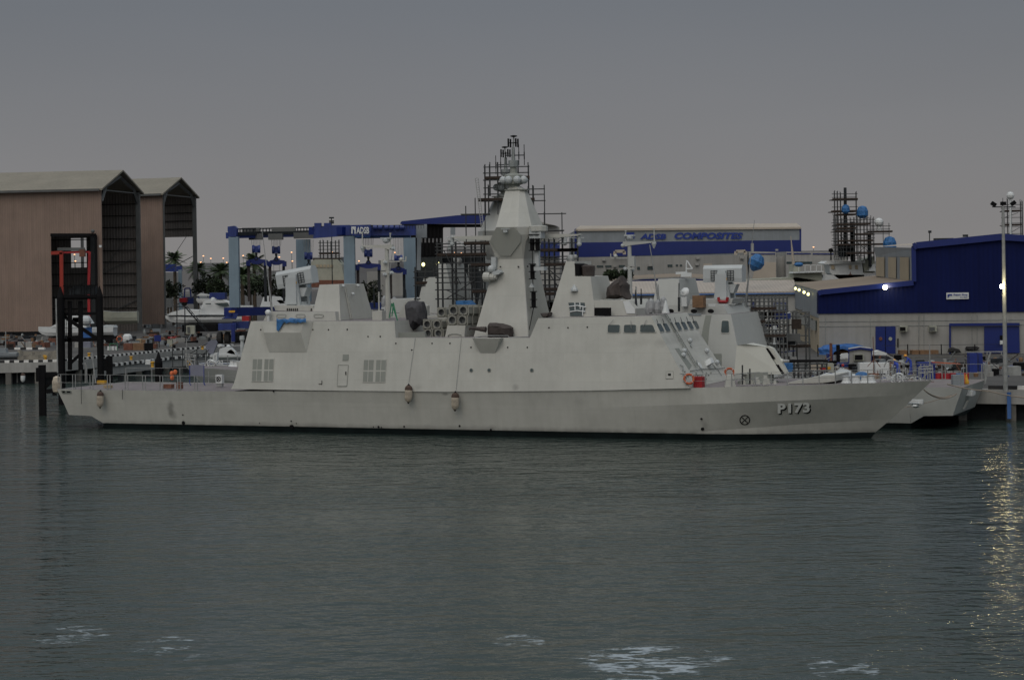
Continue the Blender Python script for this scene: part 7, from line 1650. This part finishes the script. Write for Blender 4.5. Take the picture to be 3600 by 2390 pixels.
# ================================================================ PEOPLE
def person(label,u,vfoot,D_,pose,mt_='coverall',hat='helmet',face=-math.pi/2,h=1.75,z=None):
    base=P(u,vfoot,D_);
    if z is not None: base.z=z
    o=thing('person',label,'person',base,face,group=None);M=WM[o.name]
    s=h/1.75
    J={'pelvis':(0,0,.95,.15),'waist':(.02,0,1.12,.135),'chest':(.05,0,1.33,.16),'neck':(.08,0,1.5,.06),'head0':(.1,0,1.58,.075),'head':(.12,0,1.66,.1),'crown':(.11,0,1.73,.08)}
    for sd,sg in (('l',1),('r',-1)):
        J['sh'+sd]=(.05,sg*.19,1.42,.075);J['el'+sd]=(.1,sg*.25,1.15,.052);J['wr'+sd]=(.28,sg*.2,1.02,.034);J['pa'+sd]=(.36,sg*.19,1.0,.035)
        J['hip'+sd]=(0,sg*.1,.88,.1);J['kn'+sd]=(.06*sg,sg*.12,.48,.07);J['an'+sd]=(.02+.1*sg,sg*.13,.09,.045);J['toe'+sd]=(.2+.1*sg,sg*.15,.04,.04)
        for k in range(5): J['f%d'%k+sd]=(.36+.02*(k!=4)+.06+(.01 if k in(1,2) else 0)-(.04 if k==4 else 0),sg*(.19)+(k-1.5)*.02*sg,.975-(.0 if k!=4 else -.02),.009)
    for nm,ov in pose.items():
        J[nm]=ov+(J[nm][3],) if len(ov)==3 else ov
    E_=[('pelvis','waist'),('waist','chest'),('chest','neck'),('neck','head0'),('head0','head'),('head','crown')]
    for sd in 'lr': E_+=[('chest','sh'+sd),('sh'+sd,'el'+sd),('el'+sd,'wr'+sd),('wr'+sd,'pa'+sd),('pelvis','hip'+sd),('hip'+sd,'kn'+sd),('kn'+sd,'an'+sd),('an'+sd,'toe'+sd)]+[('pa'+sd,'f%d'%k+sd) for k in range(5)]
    ks=list(J);me=bpy.data.meshes.new('body');me.from_pydata([V3(J[k][:3])*s for k in ks],[(ks.index(a),ks.index(b_)) for a,b_ in E_],[])
    b_=bpy.data.objects.new('body',me);COL.objects.link(b_);b_.parent=o
    sk=b_.modifiers.new('skin','SKIN')
    for i,k in enumerate(ks):
        v=me.skin_vertices[0].data[i];v.radius=(J[k][3]*s,J[k][3]*s*(1.0 if k in('head','crown','head0','neck') else 1))
        v.use_root=(k=='pelvis')
    sb_=b_.modifiers.new('subdivision','SUBSURF');sb_.levels=1;sb_.render_levels=1
    m=bpy.data.materials.get('figure_'+mt_)
    if not m:
        m=MATS[mt_].copy();m.name='figure_'+mt_;nt=m.node_tree;N=nt.nodes;K=nt.links;bs_=N['Principled BSDF'];src=bs_.inputs['Base Color'].links[0].from_socket
        tcn=N.new('ShaderNodeTexCoord');sp=N.new('ShaderNodeSeparateXYZ');K.new(tcn.outputs['Object'],sp.inputs[0])
        g1=N.new('ShaderNodeMath');g1.operation='GREATER_THAN';g1.inputs[1].default_value=1.5;K.new(sp.outputs['Z'],g1.inputs[0])
        mx=N.new('ShaderNodeMix');mx.data_type='RGBA';mx.inputs[7].default_value=(.25,.14,.09,1);K.new(g1.outputs[0],mx.inputs[0]);K.new(src,mx.inputs[6]);K.new(mx.outputs[2],bs_.inputs['Base Color'])
    me.materials.append(m)
    hd=J['head']
    Mw=M
    if hat:
        mb=MB();c_=Mw@(V3(hd[:3])*s+V3((0,0,.03)));mb.lathe(c_,[(.15,0),(.135,.02),(.125,.07),(.08,.13),(.02,.15)],n=12);mb.lathe(c_+Mw.to_3x3()@V3((.1,0,0)),[(.09,-.005),(.09,.01)],n=10);mb.to('hard_hat',hat,o,smooth=True)
    mb=MB();f=V3(hd[:3])*s
    mb.box(Mw@(f+V3((.1,0,0))),(.03,.03,.05),face);mb.box(Mw@(f+V3((.095,.035,.02))),(.012,.02,.012),face);mb.box(Mw@(f+V3((.095,-.035,.02))),(.012,.02,.012),face);mb.box(Mw@(f+V3((.09,0,-.045))),(.015,.05,.01),face);mb.to('face','skin',o)
    return o
bend={'chest':(.22,0,1.28),'neck':(.33,0,1.42),'head0':(.39,0,1.47),'head':(.44,0,1.54),'crown':(.45,0,1.61),'shl':(.22,.18,1.38),'shr':(.22,-.18,1.38),'ell':(.32,.22,1.12),'elr':(.34,-.2,1.12),'wrl':(.46,.12,.98),'wrr':(.46,-.1,.98),'pal':(.52,.1,.97),'par':(.52,-.08,.97)}
for sd,sg in (('l',1),('r',-1)):
    for k in range(5): bend['f%d'%k+sd]=(.59-(.05 if k==4 else 0),sg*.1+(k-1.5)*.02*sg,.95)
Dp=Df(3200,1310,-14)
person('worker in blue coverall and yellow helmet, standing tall on the flight deck behind',3203,1312,Dp,bend,face=math.pi*.95,z=P(3200,1318,Dp).z)
person('crouching worker in blue with yellow helmet, lower and left of the standing one',3158,1330,Dp,bend,face=math.pi*.7,z=P(3155,1332,Dp).z,h=1.65)
person('worker in blue at the left of the white container, half hidden',3091,1330,Df(3090,1310,-17),bend,face=math.pi*.2,hat=None,z=P(3090,1336,Df(3090,1310,-17)).z,h=1.6)

random.seed(33);m_=MB()
for i in range(110):
    u=random.uniform(2770,3230);t=random.uniform(-17,-8.5);p=PS(u,1330,t);p.z=3.35;k=random.random();m_.mt(random.choice(['white','steel','galv','launcher','darkmetal','liftblue','rusty','rope','black','galv']))
    if k<.4: sz=(random.uniform(.15,.7),random.uniform(.15,.6),random.uniform(.15,.8));m_.box(p+V3((0,0,sz[2]/2)),sz,random.uniform(0,3))
    elif k<.8: h_=random.uniform(.5,1.3);m_.bar(p,p+V3((random.uniform(-.2,.2),0,h_)),.05);m_.bar(p+V3((0,0,h_*.8)),p+V3((random.uniform(-1.4,1.4),random.uniform(-.5,.5),h_*.8)),.045)
    else: m_.torus(p+V3((0,0,.2)),.28,.05,(random.uniform(-.5,.5),-1,.3),12,5)
tag(m_.to('deck_gear',None,kind='stuff'),'tangle of pipes, hoses and gear on the flight deck of the ship behind','deck gear')
random.seed(34);m_=MB()
for i in range(70):
    u=random.uniform(2600,2800);v=random.uniform(1090,1280);p=P(u,v,D2+random.uniform(1,4));m_.mt(random.choice(['steel','galv','plank','darkmetal','white','shedframe','liftblue']))
    if random.random()<.5: m_.bar(p,p+V3((random.uniform(-2,2),0,random.uniform(-.3,.3))),.08)
    else: sz=(random.uniform(.3,1.5),.5,random.uniform(.2,.9));m_.box(p,sz)
tag(m_.to('scaffold_gear',None,kind='stuff'),'loose boards, sheets and pipes stacked through the hangar side scaffolding','scaffold gear')
